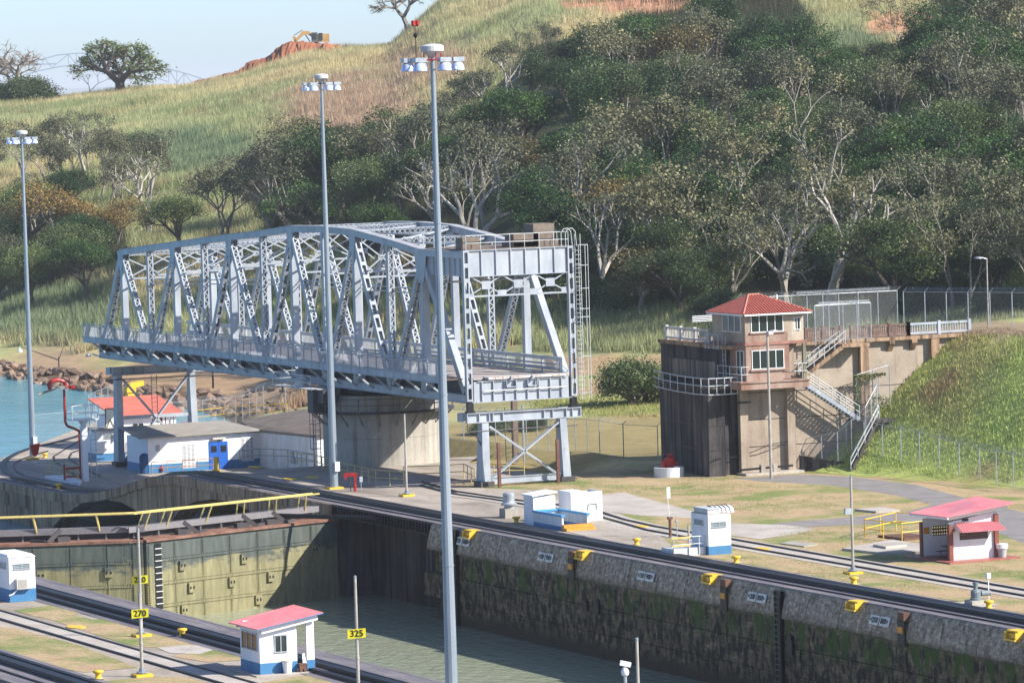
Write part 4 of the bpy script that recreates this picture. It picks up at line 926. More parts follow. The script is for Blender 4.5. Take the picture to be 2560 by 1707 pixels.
# ================================================================== LIGHT MASTS
def mast(px, py, ptop, label, s=1., crown=True, warn=False, z=0., cap=None):
    p = G(px, py, z); H = 0
    lo, hi = 0, 60
    for _ in range(40):
        mm = (lo+hi)/2
        if PR((p.x, p.y, z+mm))[1] > ptop: lo = mm
        else: hi = mm
    H = lo; x, y = p.x, p.y
    t = thing('light_mast', label, 'light mast', (x, y, z), 'tall floodlight masts')
    b = M(); n = 12; r0, r1 = .31*s, .1*s; k = 4
    for i in range(k):
        a, c = i/k, (i+1)/k; b.tube((x, y, z+H*a), (x, y, z+H*c+.02), r0+(r1-r0)*a, r0+(r1-r0)*c, n); b.tube((x, y, z+H*a), (x, y, z+H*a+.06), r0+(r1-r0)*a+.025, r0+(r1-r0)*a+.025, n)
    part('pole', b, mastm, t)
    part('base_plate', M().box(x-.55, y-.55, z, x+.55, y+.55, z+.12), yellow, t)
    part('control_box', M().box(x-.06, y-r0-.2, z+1.3, x+.3, y-r0+.02, z+2.0), white, t)
    q = z+H
    part('cap_disc', M().lathe((x, y, q), [(.08, -.33), (.5, -.02), (.52, 0), (.52, .22), (.4, .29), (.12, .33)], 24), plain('cap_white%d' % px, (.6, .6, .58), .5), t)
    part('hub', M().tube((x, y, q-.42), (x, y, q), .1, .1, 8), black, t)
    ring = M().path([(x+.75*math.cos(g), y+.75*math.sin(g), q-.4) for g in np.linspace(0, 2*math.pi, 17)], .035, 5)
    for g in (0, 1.57, 3.14, 4.71): ring.tube((x, y, q-.4), (x+.8*math.cos(g), y+.8*math.sin(g), q-.4), .035, .035, 5); ring.tube((x+.42*math.cos(g), y+.42*math.sin(g), q-.42), (x+.42*math.cos(g), y+.42*math.sin(g), q), .03, .03, 5)
    part('ring_frame', ring, redp if warn else steel_d, t)
    for i in range(6):
        g = i/6*2*math.pi+.62; lx, ly = x+1.12*math.cos(g), y+1.12*math.sin(g); c_ = q-.7
        f = part('floodlight', M().lathe((lx, ly, c_), [(.12, .2), (.2, .17), (.28, .02), (.32, -.16), (.33, -.2), (.3, -.2)], 18), reflm, t, smooth=True)
        part('ballast_box', M().box(lx-.27, ly-.2, c_+.2, lx+.27, ly+.2, c_+.4), galv, f)
        part('lamp_face', M().tube((lx, ly, c_-.19), (lx, ly, c_-.17), .28, .28, 14), paleglass, f)
    if warn:
        w = M().tube((x-.8, y, q-.4), (x-.8, y, q+1.15), .025, .025, 6).tube((x-.92, y, q+1.15), (x-.68, y, q+1.15), .025, .025, 5); part('beacon_rod', w, brown, t)
        for e in (-.1, .1): part('warning_lamp', M().lathe((x-.8+e, y, q+1.16), [(.06, 0), (.09, .04), (.09, .2), (.04, .24)], 10), redp, t)
        part('rod_ball', M().lathe((x-.8, y, q+.6), [(.03, 0), (.1, .08), (.1, .16), (.03, .24)], 8), black, t)
    return t
mt, tt, p = base('reflector_blue_white', .12, .25, .8); p.inputs['Base Color'].default_value = (.62, .72, .95, 1); reflm = mt
mast(82.5, 1146, 335, 'tall grey floodlight mast at the far left beside the water', .95, z=-3.25)
mast(835.5, 1221, 196, 'tall grey floodlight mast standing in front of the pivot pier', 1.0)
mast(1133, 1840, 128, 'nearest and tallest floodlight mast with twin red warning lamps, cut by the bottom edge', 1.0, warn=True)
# ================================================================== SIGN POSTS AND SLIM POSTS
def slim(px, py, ptop, label, sign=None, spy=None, mat=galv, padz=.18, r=.085, grp='slim grey posts on yellow blocks', pad=True, z=0.):
    p = G(px, py, z); x, y = p.x, p.y; lo, hi = 0, 60
    for _ in range(40):
        mm = (lo+hi)/2
        if PR((x, y, z+mm))[1] > ptop: lo = mm
        else: hi = mm
    H = lo; t = thing('marker_post' if sign else 'slim_post', label, 'post', (x, y, z), grp)
    part('pole', M().tube((x, y, z), (x, y, z+H*.4), r, r, 10).tube((x, y, z+H*.4), (x, y, z+H-.1), r*.92, r*.8, 10).tube((x, y, z+H*.4-.04), (x, y, z+H*.4+.04), r*1.25, r*1.25, 10), postm, t)
    part('post_cap', M().lathe((x, y, z+H-.1), [(r*.95, 0), (r*.95, .08), (r*.3, .13)], 10), mastm, t)
    if pad:
        part('base_block', M().box(x-.45, y-.45, z, x+.45, y+.45, z+padz*.8), yellow, t); part('flange', M().lathe((x, y, z+padz), [(.3, 0), (.3, .06), (.16, .08), (.15, .25)], 10), mastm, t)
    if sign:
        zz = GY(px, spy, y).z; d = Vector((CYW, -SY, 0)); n = Vector((-SY, -CYW, 0)); c = Vector((x, y, zz))+n*(.1 if sign != '220' else -.11); w, h = .43, .22
        lift = Vector((0, 0, .03)); A = [c-d*w-lift-Vector((0, 0, h)), c+d*w+lift-Vector((0, 0, h)), c+d*w+lift+Vector((0, 0, h)), c-d*w-lift+Vector((0, 0, h))]
        part('sign_board', M().extr(A, -n*.03), signm, t)
        text('lettering', sign, .44, c+n*.012, (d+Vector((0, 0, .06))), (0, 0, 1), inkm, t)
    return t
postm = worn('post_grey', (.3, .28, .25), (.46, .44, .4), 2, .6, .1); signm = plain('sign_yellow', (.85, .75, .02), .4, var=.04)
slim(354, 1590, 1321, 'slim post carrying the yellow 220 board, standing behind the 270 post', '220', 1449)
slim(355.5, 1690, 1485, 'slim post carrying the yellow 270 board on a yellow block', '270', 1532)
slim(898, 1780, 1439, 'slim post carrying the yellow 325 board at the water edge', '325', 1582, pad=False)
slim(1017, 1240, 1035, 'slim pale post on a yellow block in front of the round pier')
slim(2133, 1434, 1189, 'slim pale post on a yellow block between the white hut and the red roofed shelter')
slim(1599, 1850, 1594, 'slim post rising from the bottom edge against the stained wall', pad=False)
slim(1928, 1196, 829, 'brown wooden lamp pole in front of the control house', pad=False, r=.11)
slim(2471, 822, 646, 'thin grey street lamp pole on the grassy embankment', pad=False, z=9.7, r=.06)
p = G(2471, 822, 9.7); 
def lamp_head(x, y, z, par_label, cat='lamp'):
    return solo('street_lamp_arm', M().lathe((x-.7, y, z), [(.05, .1), (.3, .05), (.35, -.02), (.1, -.06)], 10).tube((x-.5, y, z+.05), (x, y, z-.1), .03, .03, 5), galv, par_label, cat)
q = GY(2450, 645, p.y); lamp_head(p.x, p.y, q.z, 'grey street lamp head on the embankment pole')
q = GY(1927, 831, G(1928, 1196).y); b = M().box(q.x-.3, q.y-.3, q.z-.1, q.x+.05, q.y+.1, q.z+.1).box(q.x+.02, q.y-.35, q.z+.06, q.x+.38, q.y+.1, q.z+.16); solo('floodlight', b, white, 'small white floodlight on top of the brown pole', 'floodlight')
# box on the thin pole, surveillance camera, lamps over the water bank
q = GY(2121, 1276, G(2133, 1434).y-.1); solo('junction_box', M().box(q.x-.25, q.y-.1, q.z-.22, q.x+.2, q.y+.1, q.z+.15), galv, 'grey junction box on the thin pole left of the red shelter', 'box')
p = G(1566, 1800); t = thing('camera_post', 'white surveillance camera on a short mast at the bottom edge', 'camera', (p.x, p.y, 0))
h = GY(1566, 1688, p.y).z; part('pole', M().tube((p.x, p.y, 0), (p.x, p.y, h), .09, .08, 8), galv, t)
part('pan_head', M().lathe((p.x, p.y, h), [(.12, 0), (.17, .06), (.19, .2), (.13, .34), (.08, .42)], 12), white, t, smooth=True)
part('camera_body', M().beam((p.x-.22, p.y+.05, h+.62), (p.x+.25, p.y-.1, h+.5), .22, .22), white, t); part('lens', M().tube((p.x+.25, p.y-.1, h+.5), (p.x+.3, p.y-.12, h+.49), .07, .07, 8), black, t)
# ================================================================== BOLLARDS
proto = None
for px, py, lab in ((456, 1591, 'yellow bollard on dry grass between the 270 post and the red roofed hut'), (246, 1697, 'yellow bollard at the bottom left, left of the 270 post'), (1291, 1308, 'yellow bollard left of the white steel cabinets'),
        (1592, 1363, 'yellow bollard between the blue railed hatch and the white hut'), (1841, 1408, 'yellow bollard on the grass right of the white hut'), (2135, 1461, 'yellow bollard below the thin pole'), (2472, 1521, 'yellow bollard beside the pump unit at the right')):
    p = G(px, py)
    if proto is None:
        proto = thing('bollard', lab, 'bollard', (p.x, p.y, 0), 'yellow mushroom bollards'); b = M().lathe((p.x, p.y, 0), [(.24, 0), (.25, .04), (.17, .08), (.14, .18), (.17, .28), (.26, .34), (.28, .4), (.23, .45), (.06, .47)], 20); part('bollard_body', b, yellow, proto, smooth=True)
        part('base_plate', M().tube((p.x, p.y, 0.02), (p.x, p.y, .05), .34, .34, 16), conc, proto); o = proto
    else: o = copy_tree(proto)
    o.location = (p.x, p.y, .012); o['label'] = lab; o.rotation_euler.z = random.random()*3
for px, py, lab in ((113, 1145, 'yellow bollard right of the far left mast base'), (147, 1222, 'yellow bollard below the white railed hatch')):
    p = G(px, py, -3.3); o = copy_tree(proto); o.location = (p.x, p.y, -3.3); o['label'] = lab
p = G(541, 1174, -.1); b = M().tube((p.x, p.y, -.2), (p.x, p.y, .9), .2, .2, 14).tube((p.x, p.y, -.25), (p.x, p.y, -.1), .34, .34, 14); solo('bollard_pillar', b, yellow, 'tall yellow pillar bollard in front of the blue double door', 'bollard')
for k, (px, py) in enumerate(((637, 1167), (725, 1197), (780, 1193), (1470, 1285), (1600, 1316), (190, 1567), (1904, 1372))):
    p = G(px, py); struct('deck_marking', M().prism([(p.x+.5*math.cos(g), p.y+.9*math.sin(g)) for g in np.linspace(0, 6.28, 12, False)], .0, .045), yellow)
# ================================================================== HUTS
def win(par, X0, X1, Y, Z0, Z1, n=2, axis='y', glass=darkglass, fr=galv, louv=False):
    """window in a wall plane; axis 'y': plane Y=const facing -Y, X range; axis 'x': plane X=const facing -X, range given in X0..X1 as Y values"""
    g = M(); f = M(); w = .05; o = .03
    def bx(m_, a0, a1, z0, z1, d0, d1):
        if axis == 'y': m_.box(a0, Y-d1, z0, a1, Y-d0, z1)
        else: m_.box(Y-d1, a0, z0, Y-d0, a1, z1)
    bx(g, X0, X1, Z0, Z1, -.02, .01)
    for a in np.linspace(X0, X1, n+1): bx(f, a-w/2, a+w/2, Z0, Z1, 0, o+.02)
    bx(f, X0-w, X1+w, Z0-w, Z0, 0, o+.05); bx(f, X0-w, X1+w, Z1, Z1+w, 0, o+.03)
    wf = part('window', f, fr, par); part('pane', g, glass, wf)
    if louv:
        l = M(); z = Z0+.06
        while z < Z1-.02: bx(l, X0+.02, X1-.02, z, z+.035, .0, .045); z += .1
        part('louvre_slats', l, galv, wf)
    return wf
# --- red roofed open hut, front
x0, x1, y0, y1 = 87.42, 90.38, 232.95, 235.75
h = thing('shelter_hut', 'white and blue open hut with pink-red sloping roof beside the chamber', 'hut', (88.9, 234.3, 0))
part('floor_slab', M().box(x0-.4, y0-.5, 0, x1+.6, y1+.2, .06), conc_lt, h)
zl, zr = 2.35, 2.8
def sl_(x): return zl+(zr-zl)*(x-x0)/(x1-x0)
T = .12
def wallx(m_, X, a, c, z0, z1): m_.box(X, a, z0, X+T, c, z1)
b = M(); b.box(x0, y0, .62, x0+T, y1, 1.22).box(x0, y0, 1.22, x0+T, y0+.3, sl_(x0)).box(x0, y1-.3, 1.22, x0+T, y1, sl_(x0)).box(x0, y0+.3, 2.1, x0+T, y1-.3, sl_(x0))
b.box(x0+T, y0, .62, x0+2.02, y0+T, 1.12); b.box(x0+T, y0, 1.12, x0+.78, y0+T, 2.4).box(x0+1.5, y0, 1.12, x0+2.02, y0+T, 2.5).box(x0+.78, y0, 1.98, x0+1.5, y0+T, 2.42)
b.box(x1-.42, y0-.02, .62, x1, y0+.14, sl_(x1)); b.box(x1-T, y0+.14, .62, x1, y0+.5, sl_(x1))
b.box(x0+T, y1-T, .62, x1, y1, 1.3).box(x1-.3, y1-T, 1.3, x1, y1, 2.7).box(x0+T, y1-T, 1.3, x0+.4, y1, 2.4).box(x0+T, y1-T, 2.25, x1, y1, 2.55)
part('wall', b, white, h)
b = M().box(x0-.012, y0-.012, .06, x0+T, y1, .62).box(x0+T, y0-.012, .06, x0+2.02, y0+T, .62).box(x1-.42, y0-.032, .06, x1+.012, y0+.14, .62).box(x0+T, y1-T, .06, x1, y1+.012, .62); part('blue_plinth', b, blue, h)
win(h, y0+.32, y1-.32, x0, 1.26, 2.08, 3, 'x', plain('amber_glass', (.16, .07, .04), .15), galv)
win(h, x0+.82, x0+1.46, y0, 1.16, 1.96, 2, 'y', darkglass, galv)
win(h, x0+.5, x1-.35, y1-T, 1.34, 2.2, 4, 'y', plain('amber_glass2', (.2, .09, .05), .15), galv)
def sloperoof(par, c00, c10, c11, c01, th, mat, nrib=16, ribdir=0, edge=None, name='roof'):
    """roof sheet from four corners with raised ribs, real thickness"""
    P = [Vector(c) for c in (c00, c10, c11, c01)]; dn = Vector((0, 0, -th)); b = M().add(P+[p_+dn for p_ in P], [(0, 1, 2, 3), (7, 6, 5, 4), (0, 4, 5, 1), (1, 5, 6, 2), (2, 6, 7, 3), (3, 7, 4, 0)])
    n = (P[1]-P[0]).cross(P[3]-P[0]).normalized(); n = n if n.z > 0 else -n
    rf = part(name, b, mat, par)
    me = None; r = M()
    for i in range(nrib):
        u = (i+.5)/nrib
        if ribdir == 0: A, B = P[0].lerp(P[3], u), P[1].lerp(P[2], u)
        else: A, B = P[0].lerp(P[1], u), P[3].lerp(P[2], u)
        r = M().beam(A+n*.015, B+n*.015, .05, .035, n); part('rib', r, mat, rf)
    if edge:
        e = M().beam(P[0]+dn*.6, P[1]+dn*.6, .05, th*.9).beam(P[3]+dn*.6, P[2]+dn*.6, .05, th*.9); part('fascia', e, edge, rf)
    return rf
q00 = GY(643.3, 1573.4, y0-.5); q10 = GY(808.6, 1530.5, y0-.5); q01 = GX(571.4, 1554.5, q00.x); q11 = GX(733.6, 1511, q10.x)
sloperoof(h, q00, q10, q11, q01, .05, redroof, 16, 0, blue)
[part('roof_beam', bb, white, h) for bb in (M().beam(q00.lerp(q10, .08)+Vector((0, .25, -.2)), q00.lerp(q10, .93)+Vector((0, .25, -.2)), .1, .24), M().beam(q01.lerp(q11, .08)+Vector((0, -.3, -.2)), q01.lerp(q11, .93)+Vector((0, -.3, -.2)), .1, .24))]
p = Vector((x0+1.35, y0-.3, .06)); t = thing('bucket', 'white plastic tub standing against the open hut', 'bucket', p); part('tub_body', M().lathe(p, [(.19, 0), (.25, .55), (.27, .58), (.27, .62)], 16), white, t); part('lid', M().lathe(p, [(.29, .62), (.29, .66), (.2, .69)], 16), plain('lid_cream', (.6, .58, .45)), t)
b = M().box(x0+2.0, y0-.35, .42, x0+2.4, y0-.05, .5).extr([(x0+2.02, y0-.33, .06), (x0+2.12, y0-.33, .06), (x0+2.2, y0-.33, .25), (x0+2.28, y0-.33, .06), (x0+2.38, y0-.33, .06), (x0+2.38, y0-.33, .42), (x0+2.02, y0-.33, .42)], (0, .25, 0)); solo('step_stool', b, brown, 'small brown stool beside the tub at the open hut', 'stool')
b = M().extr([(x0+2.28, y0-.1, .45), (x0+2.5, y0-.1, .45), (x0+2.38, y0-.1, 1.0), (x0+2.26, y0-.1, .95)], (0, .03, 0)); solo('white_board', b, white, 'small white board leaning by the stool at the open hut', 'board')
# --- hut at left edge with air conditioner
p0 = G(28.5, 1503); p1 = G(85, 1499)
x0, x1, y0 = 87.95, 89.55, 275.75; y1 = 279.5; HT = 2.62
h = thing('equipment_hut', 'white hut with blue base and air conditioner at the left edge', 'hut', (88.7, 277.5, 0))
part('wall', M().box(x0, y0, .75, x1, y1, HT), white, h); part('blue_plinth', M().box(x0-.012, y0-.012, 0, x1+.012, y1+.012, .75), blue, h)
part('roof', M().add([(x0-.05, y0-.05, HT), (x1+.05, y0-.05, HT), (x1+.05, y1+.05, HT+.02), (x0-.05, y1+.05, HT+.02), (x0+.02, y0+.3, HT+.16), (x1-.1, y0+.3, HT+.16), (x1-.1, y1-.3, HT+.16), (x0+.02, y1-.3, HT+.16)], [(4, 5, 6, 7), (0, 1, 5, 4), (1, 2, 6, 5), (2, 3, 7, 6), (3, 0, 4, 7), (3, 2, 1, 0)]), white, h)
win(h, x0+.3, x1-.35, y0, 1.95, 2.2, 2, 'y', paleglass, galv, True); win(h, y0+.6, y1-1.2, x0, 1.95, 2.25, 2, 'x', paleglass, galv, True)
ac = part('air_conditioner', M().box(x0+.35, y0-.36, .78, x0+1.25, y0-.04, 1.38), plain('ac_cream', (.62, .6, .55)), h)
part('fan_grille', M().box(x0+.42, y0-.375, .84, x0+.95, y0-.36, 1.32), plain('grille_grey', (.35, .34, .31)), ac)
part('bracket', M().box(x0+.4, y0-.3, .72, x0+1.2, y0-.02, .78), galv, ac)
b = M().path([(x0+.45, y0-.15, .78), (x0+.15, y0-.15, .5), (x0-.1, y0-.15, .42)], .04, 6); part('drain_pipe', b, white, h)
# --- small hut in the middle right
c = G(1772.7, 1387.7); x0, y0 = c.x, c.y; x1 = G(1826.9, 1383.3).x; y1 = y0+2.4; HT = 2.5
h = thing('control_hut', 'small white hut with blue base and grey hatch box on its roof', 'hut', ((x0+x1)/2, y0+1.2, 0))
part('wall', M().box(x0, y0, .55, x1, y1, HT), white, h); part('blue_plinth', M().box(x0-.012, y0-.012, 0, x1+.012, y1+.012, .55), blue, h)
win(h, x0+.28, x1-.35, y0, 1.75, 2.0, 2, 'y', paleglass, galv, True); win(h, y0+.7, y1-.5, x0, 1.85, 2.1, 2, 'x', paleglass, galv, True)
part('roof_slab', M().box(x0+.02, y0+.05, HT, x1-.05, y1, HT+.05), conc, h)
part('hatch_box', M().box(x0+.15, y0+.35, HT+.05, x0+.98, y1-.1, HT+.3).box(x0+.1, y0+.3, HT+.3, x0+1.03, y1-.05, HT+.36), steel_pale, h)
aw_ = M(); xs_ = [x0+.9+i*.28 for i in range(6)]
prof = [(0, 0), (.1, .02), (.35, .0), (.62, -.12), (.75, -.4)]
for a, c2 in zip(xs_, xs_[1:]):
    v = []
    for dy, dz in prof: v += [(a+.015, y0+1.6-dy*1.35+.35, HT+.38+dz), (c2-.015, y0+1.6-dy*1.35+.35, HT+.38+dz)]
    part('awning_rib', M().add(v, [(2*i, 2*i+1, 2*i+3, 2*i+2) for i in range(4)]), plain('awning_white', (.6, .6, .6)) if 'awning_white' not in MATS else MATS['awning_white'], h)
    part('awning_bar', M().path([(a, y0+1.95-dy*1.35, HT+.4+dz) for dy, dz in prof], .025, 4), black, h)
c = G(1665, 1380); b = M().box(x0-2.3, y0+.4, 0, x0-.02, y0+2.0, .5); solo('hut_platform', b, whited, 'white and grey platform slab left of the small white hut', 'platform')
b = M(); 
for x in (x0-2.25, x0-1.2, x0-.5, x0-.1): b.tube((x, y0+.35, .1), (x, y0+.35, 1.25), .035, .035, 5)
b.path([(x0-2.25, y0+2, 1.2), (x0-2.25, y0+.35, 1.2), (x0-.1, y0+.35, 1.2)], .035, 5).path([(x0-2.25, y0+.35, .75), (x0-.1, y0+.35, .75)], .03, 5); solo('platform_railing', b, steel_pale, 'grey pipe railing on the platform by the small white hut', 'railing')
b = M().box(x0-2.4, y0+.3, 1.12, x0-1.1, y0+.34, 1.24).box(x0-2.4, y0+.3, .62, x0-1.1, y0+.34, .74); solo('yellow_boards', b, railyel, 'two yellow-brown boards fixed on the platform railing', 'boards')
p = G(1723, 1388); b = M().tube((p.x, p.y, 0), (p.x, p.y, 1.85), .07, .07, 8); solo('pipe_post', b, postm, 'pale pipe post in front of the small white hut', 'post')
p = G(1676, 1342); b = M().tube((p.x, p.y, 0), (p.x, p.y, 1.15), .1, .1, 8).box(p.x-.14, p.y-.14, 1.15, p.x+.14, p.y+.14, 1.3); solo('timber_stump', b, brown, 'brown stub post left of the small white hut', 'post')
p = G(1675, 1341); b = M().tube((p.x, p.y, 1.3), (p.x, p.y, 2.9), .02, .02, 5).box(p.x-.12, p.y-.01, 2.4, p.x+.12, p.y+.01, 3.1) ; 
q = GY(1671, 1231, p.y); solo('rod_sign', M().tube((p.x, p.y, 1.3), (p.x-.1, p.y, q.z-.3), .022, .022, 5).box(q.x-.12, q.y-.015, q.z-.35, q.x+.12, q.y+.015, q.z+.35), white, 'small blank white plate on a thin rod behind the railing', 'sign')
p = G(1693, 1345); b = M().tube((p.x, p.y, 0), (p.x, p.y, 1.05), .035, .035, 6).box(p.x-.07, p.y-.07, 1.0, p.x+.07, p.y+.07, 1.2); solo('meter_post', b, galv, 'thin post with a small grey meter head by the platform', 'post')
# --- red roofed shelter at right
x0, x1, y0, y1 = 142.0, 145.2, 259.9, 263.3
h = thing('rest_shelter', 'white shelter with red sloping roof, red brick columns and pierced blocks', 'shelter', (143.5, 261.5, 0))
part('floor_slab', M().prism([(141.3, 258.6), (146.3, 258.9), (146.3, 264), (141.2, 264.2)], 0, .1), worn('tile_floor_red', (.3, .09, .07), (.42, .16, .12), 2, .5), h)
b = M().box(x0+.1, y0, .1, x0+.7, y0+.12, 2.0).box(x0+.7, y0, .1, x1-.55, y0+.12, 1.28).box(x1-.55, y0, .1, x1, y0+.12, 2.6).box(x0+.1, y0, 1.83, x1-.1, y0+.12, 2.28); b.extr([(x0, y0+.01, 2.25), (x1+.1, y0+.01, 2.25), (x1+.1, y0+.01, 2.9), (x0, y0+.01, 2.4)], (0, .1, 0))
b.box(x1-.12, y0, .1, x1, y1, 2.5); b.box(x0, y1-.12, .1, x1, y1, 1.3).box(x0, y1-.12, 1.3, x0+.6, y1, 2.4).box(x0+.6, y1-.12, 1.9, x1, y1, 2.4); part('wall', b, white, h)
for a, c2, nm in ((x0-.08, y0-.14, 0), (x1-.16, y0-.16, 0), (x0-.12, y1-.1, 0)):
    H2 = 2.2 if a < 144 else 2.72; col_ = part('brick_column', M().box(a+.02, c2+.02, .1, a+.26, c2+.26, H2), plain('mortar', (.35, .28, .24), .9) if 'mortar' not in MATS else MATS['mortar'], h)
    z = .12
    while z < H2-.06: part('brick', M().box(a, c2, z, a+.28, c2+.28, z+.075), brick, col_); z += .1
def pierced(Y, xa, xb, za, zb):
    nx = int((xb-xa)/.155); nz = int((zb-za)/.16); sx = (xb-xa)/nx; sz = (zb-za)/nz
    blk = M(); gg = np.linspace(0, 2*math.pi, 13)[:-1]+.13
    for i in range(nx):
        for j in range(nz):
            cx, cz = xa+(i+.5)*sx, za+(j+.5)*sz; ring = [(cx+.056*math.cos(a_), cz+.062*math.sin(a_)) for a_ in gg]; sq = []
            for a_ in gg:
                c_, s_ = math.cos(a_), math.sin(a_); k_ = min(sx/2/max(abs(c_), 1e-6), sz/2/max(abs(s_), 1e-6)); sq.append((cx+c_*k_, cz+s_*k_))
            for yy in (Y, Y+.08):
                bse = len(blk.v); blk.v += [(u, yy, w) for u, w in ring]+[(u, yy, w) for u, w in sq]
                for k_ in range(12): blk.f.append((bse+k_, bse+(k_+1) % 12, bse+12+(k_+1) % 12, bse+12+k_)); blk.mi.append(0)
            bse = len(blk.v); blk.v += [(u, Y, w) for u, w in ring]+[(u, Y+.08, w) for u, w in ring]
            for k_ in range(12): blk.f.append((bse+k_, bse+(k_+1) % 12, bse+12+(k_+1) % 12, bse+12+k_)); blk.mi.append(0)
    return blk
part('pierced_block_window', pierced(y0+.02, x0+.7, x1-.55, 1.28, 1.83), brown, h); part('pierced_block_window', pierced(y1-.1, x0+.6, x1-.2, 1.3, 1.9), brown, h)
q00 = GY(2366.5, 1292.8, y0-.8); q10 = GY(2538, 1256, y0-.8); q01 = GX(2270.6, 1281.9, q00.x); q11 = GX(2440, 1239.7, q10.x)
sloperoof(h, q00, q10, q11, q01, .04, redroof, 14, 0, None)
dz_ = Vector((0, 0, -.17))
for b in (M().beam(q00.lerp(q10, .08)+Vector((0, .4, 0))+dz_, q00.lerp(q10, .92)+Vector((0, .4, 0))+dz_, .1, .22), M().beam(q01.lerp(q11, .08)-Vector((0, .4, 0))+dz_, q01.lerp(q11, .92)-Vector((0, .4, 0))+dz_, .1, .22), M().beam(q00+Vector((.1, 0, -.1)), q01+Vector((.1, 0, -.1)), .08, .12)): part('roof_beam', b, white, h)
rf = sloperoof(h, (x0+.35, y0-.02, 2.3), (x1+.05, y0-.02, 2.3), (x1+.2, y0-.95, 1.85), (x0+.35, y0-.95, 1.85), .03, redroof, 16, 1, None, 'awning')
part('awning_bracket', M().extr([(x0+.35, y0, 2.25), (x0+.35, y0-.85, 1.86), (x0+.35, y0, 1.86)], (.05, 0, 0)), white, h)
part('notice', M().box(x0+.02, y1-.16, 1.45, x0+.4, y1-.13, 1.85).box(x0+.06, y1-.18, 1.65, x0+.36, y1-.16, 1.8), orange, h)
part('wall_lamp', M().box(x0+.9, y0-.16, 2.42, x0+1.25, y0-.01, 2.56), black, h)
t = thing('picnic_table', 'dark green picnic table inside the red roofed shelter', 'table', (x0+.9, y0+1.5, .1)); gm = plain('table_green', (.03, .06, .05))
part('table_top', M().box(x0+.35, y0+1.1, .78, x0+1.9, y0+1.8, .83), gm, t)
for yy in (y0+.7, y0+2.05): part('bench', M().box(x0+.3, yy, .45, x0+1.9, yy+.25, .49), gm, t)
b = M()
for xx in (x0+.6, x0+1.6): b.path([(xx, y0+.8, .1), (xx, y0+.8, .45)], .025, 5).path([(xx, y0+2.2, .1), (xx, y0+2.2, .45)], .025, 5).path([(xx, y0+1.45, .1), (xx, y0+1.45, .78)], .03, 5).path([(xx, y0+.8, .15), (xx, y0+2.2, .15)], .025, 5)
part('frame', b, gm, t)
p = Vector((x1+.25, y0-.25, .1)); t = thing('litter_bin', 'round white and grey bin beside the red roofed shelter', 'bin', p); part('bin_body', M().lathe(p, [(.24, 0), (.3, .55)], 16), plain('bin_grey', (.4, .42, .43)), t); part('bin_bag', M().lathe(p, [(.31, .5), (.37, .55), (.36, .8), (.3, .82)], 16), white, t)
# ================================================================== CABINETS AND HATCHES, mid right
a = G(1312, 1309); bq = G(1338, 1313.5); d = G(1369, 1306)
t = thing('steel_cabinet', 'white steel cabinet with sloped lid left of the blue railed hatch', 'cabinet', (132.6, 300.3, 0))
part('cabinet_body', M().box(132.15, 299.4, 0, 133.75, 301.0, 1.92), white, t); part('lid', M().add([(132.02, 299.25, 1.92), (133.85, 299.25, 2.12), (133.85, 301.15, 2.12), (132.02, 301.15, 1.92), (132.02, 299.25, 2.02), (133.85, 299.25, 2.22), (133.85, 301.15, 2.22), (132.02, 301.15, 2.02)], [(3, 2, 1, 0), (4, 5, 6, 7), (0, 1, 5, 4), (1, 2, 6, 5), (2, 3, 7, 6), (3, 0, 4, 7)]), white, t)
t = thing('steel_cabinet', 'wide open white steel cabinet behind the blue railed hatch', 'cabinet', (136, 300, 0))
part('cabinet_body', M().box(135.0, 299.6, 0, 137.3, 299.68, 2.0).box(135.0, 299.68, 0, 135.08, 301.6, 2.0).box(137.22, 299.68, 0, 137.3, 301.6, 2.0).box(135.08, 301.5, 0, 137.22, 301.6, 1.9), white, t); part('lid', M().box(135.0, 299.7, 2.0, 136.1, 301.7, 2.05), white, t)
part('handle', M().path([(136.2, 299.56, .75), (136.25, 299.56, 1.15), (136.85, 299.56, 1.15), (136.85, 299.56, .75)], .02, 4), black, t)
t = thing('hatch_enclosure', 'white hatch enclosure with bright blue coping between the white cabinets', 'enclosure', (133, 297, 0))
hx0, hx1, hy0, hy1 = 132.05, 134.0, 294.6, 299.2
part('wall', M().box(hx0, hy0, .28, hx0+.12, hy1, .92).box(hx1-.12, hy0, .28, hx1, hy1, .92).box(hx0+.12, hy1-.12, .28, hx1-.12, hy1, .92), whited, t)
part('blue_base', M().box(hx0-.01, hy0, 0, hx0+.12, hy1, .28).box(hx1-.12, hy0, 0, hx1, hy1, .28), blue, t)
part('blue_coping', M().box(hx0-.08, hy0-.1, .92, hx0+.2, hy1, 1.05).box(hx1-.2, hy0-.1, .92, hx1+.08, hy1, 1.05).box(hx0+.2, hy1-.2, .92, hx1-.2, hy1+.08, 1.05), plain('coping_blue', (.08, .32, .6)), t)
for k in range(2): part('step', M().box(hx0-.05, hy0-.45-.4*(1-k)*1.0, 0, hx1+.1, hy0-.05 if k else hy0-.45, .4 if k else .2), orange, t)
p = G(1273, 1293); t = thing('vent_stack', 'grey round ventilator on a concrete block left of the cabinets', 'ventilator', (p.x, p.y, 0))
part('block', M().box(p.x-.5, p.y-.5, 0, p.x+.5, p.y+.5, .62), conc, t); part('cowl', M().lathe((p.x, p.y, 0), [(.35, .62), (.35, .72), (.3, .74), (.3, .82), (.52, .84), (.56, .95), (.42, 1.05), (.4, 1.1), (.4, 1.62), (.3, 1.7)], 20), galv, t)
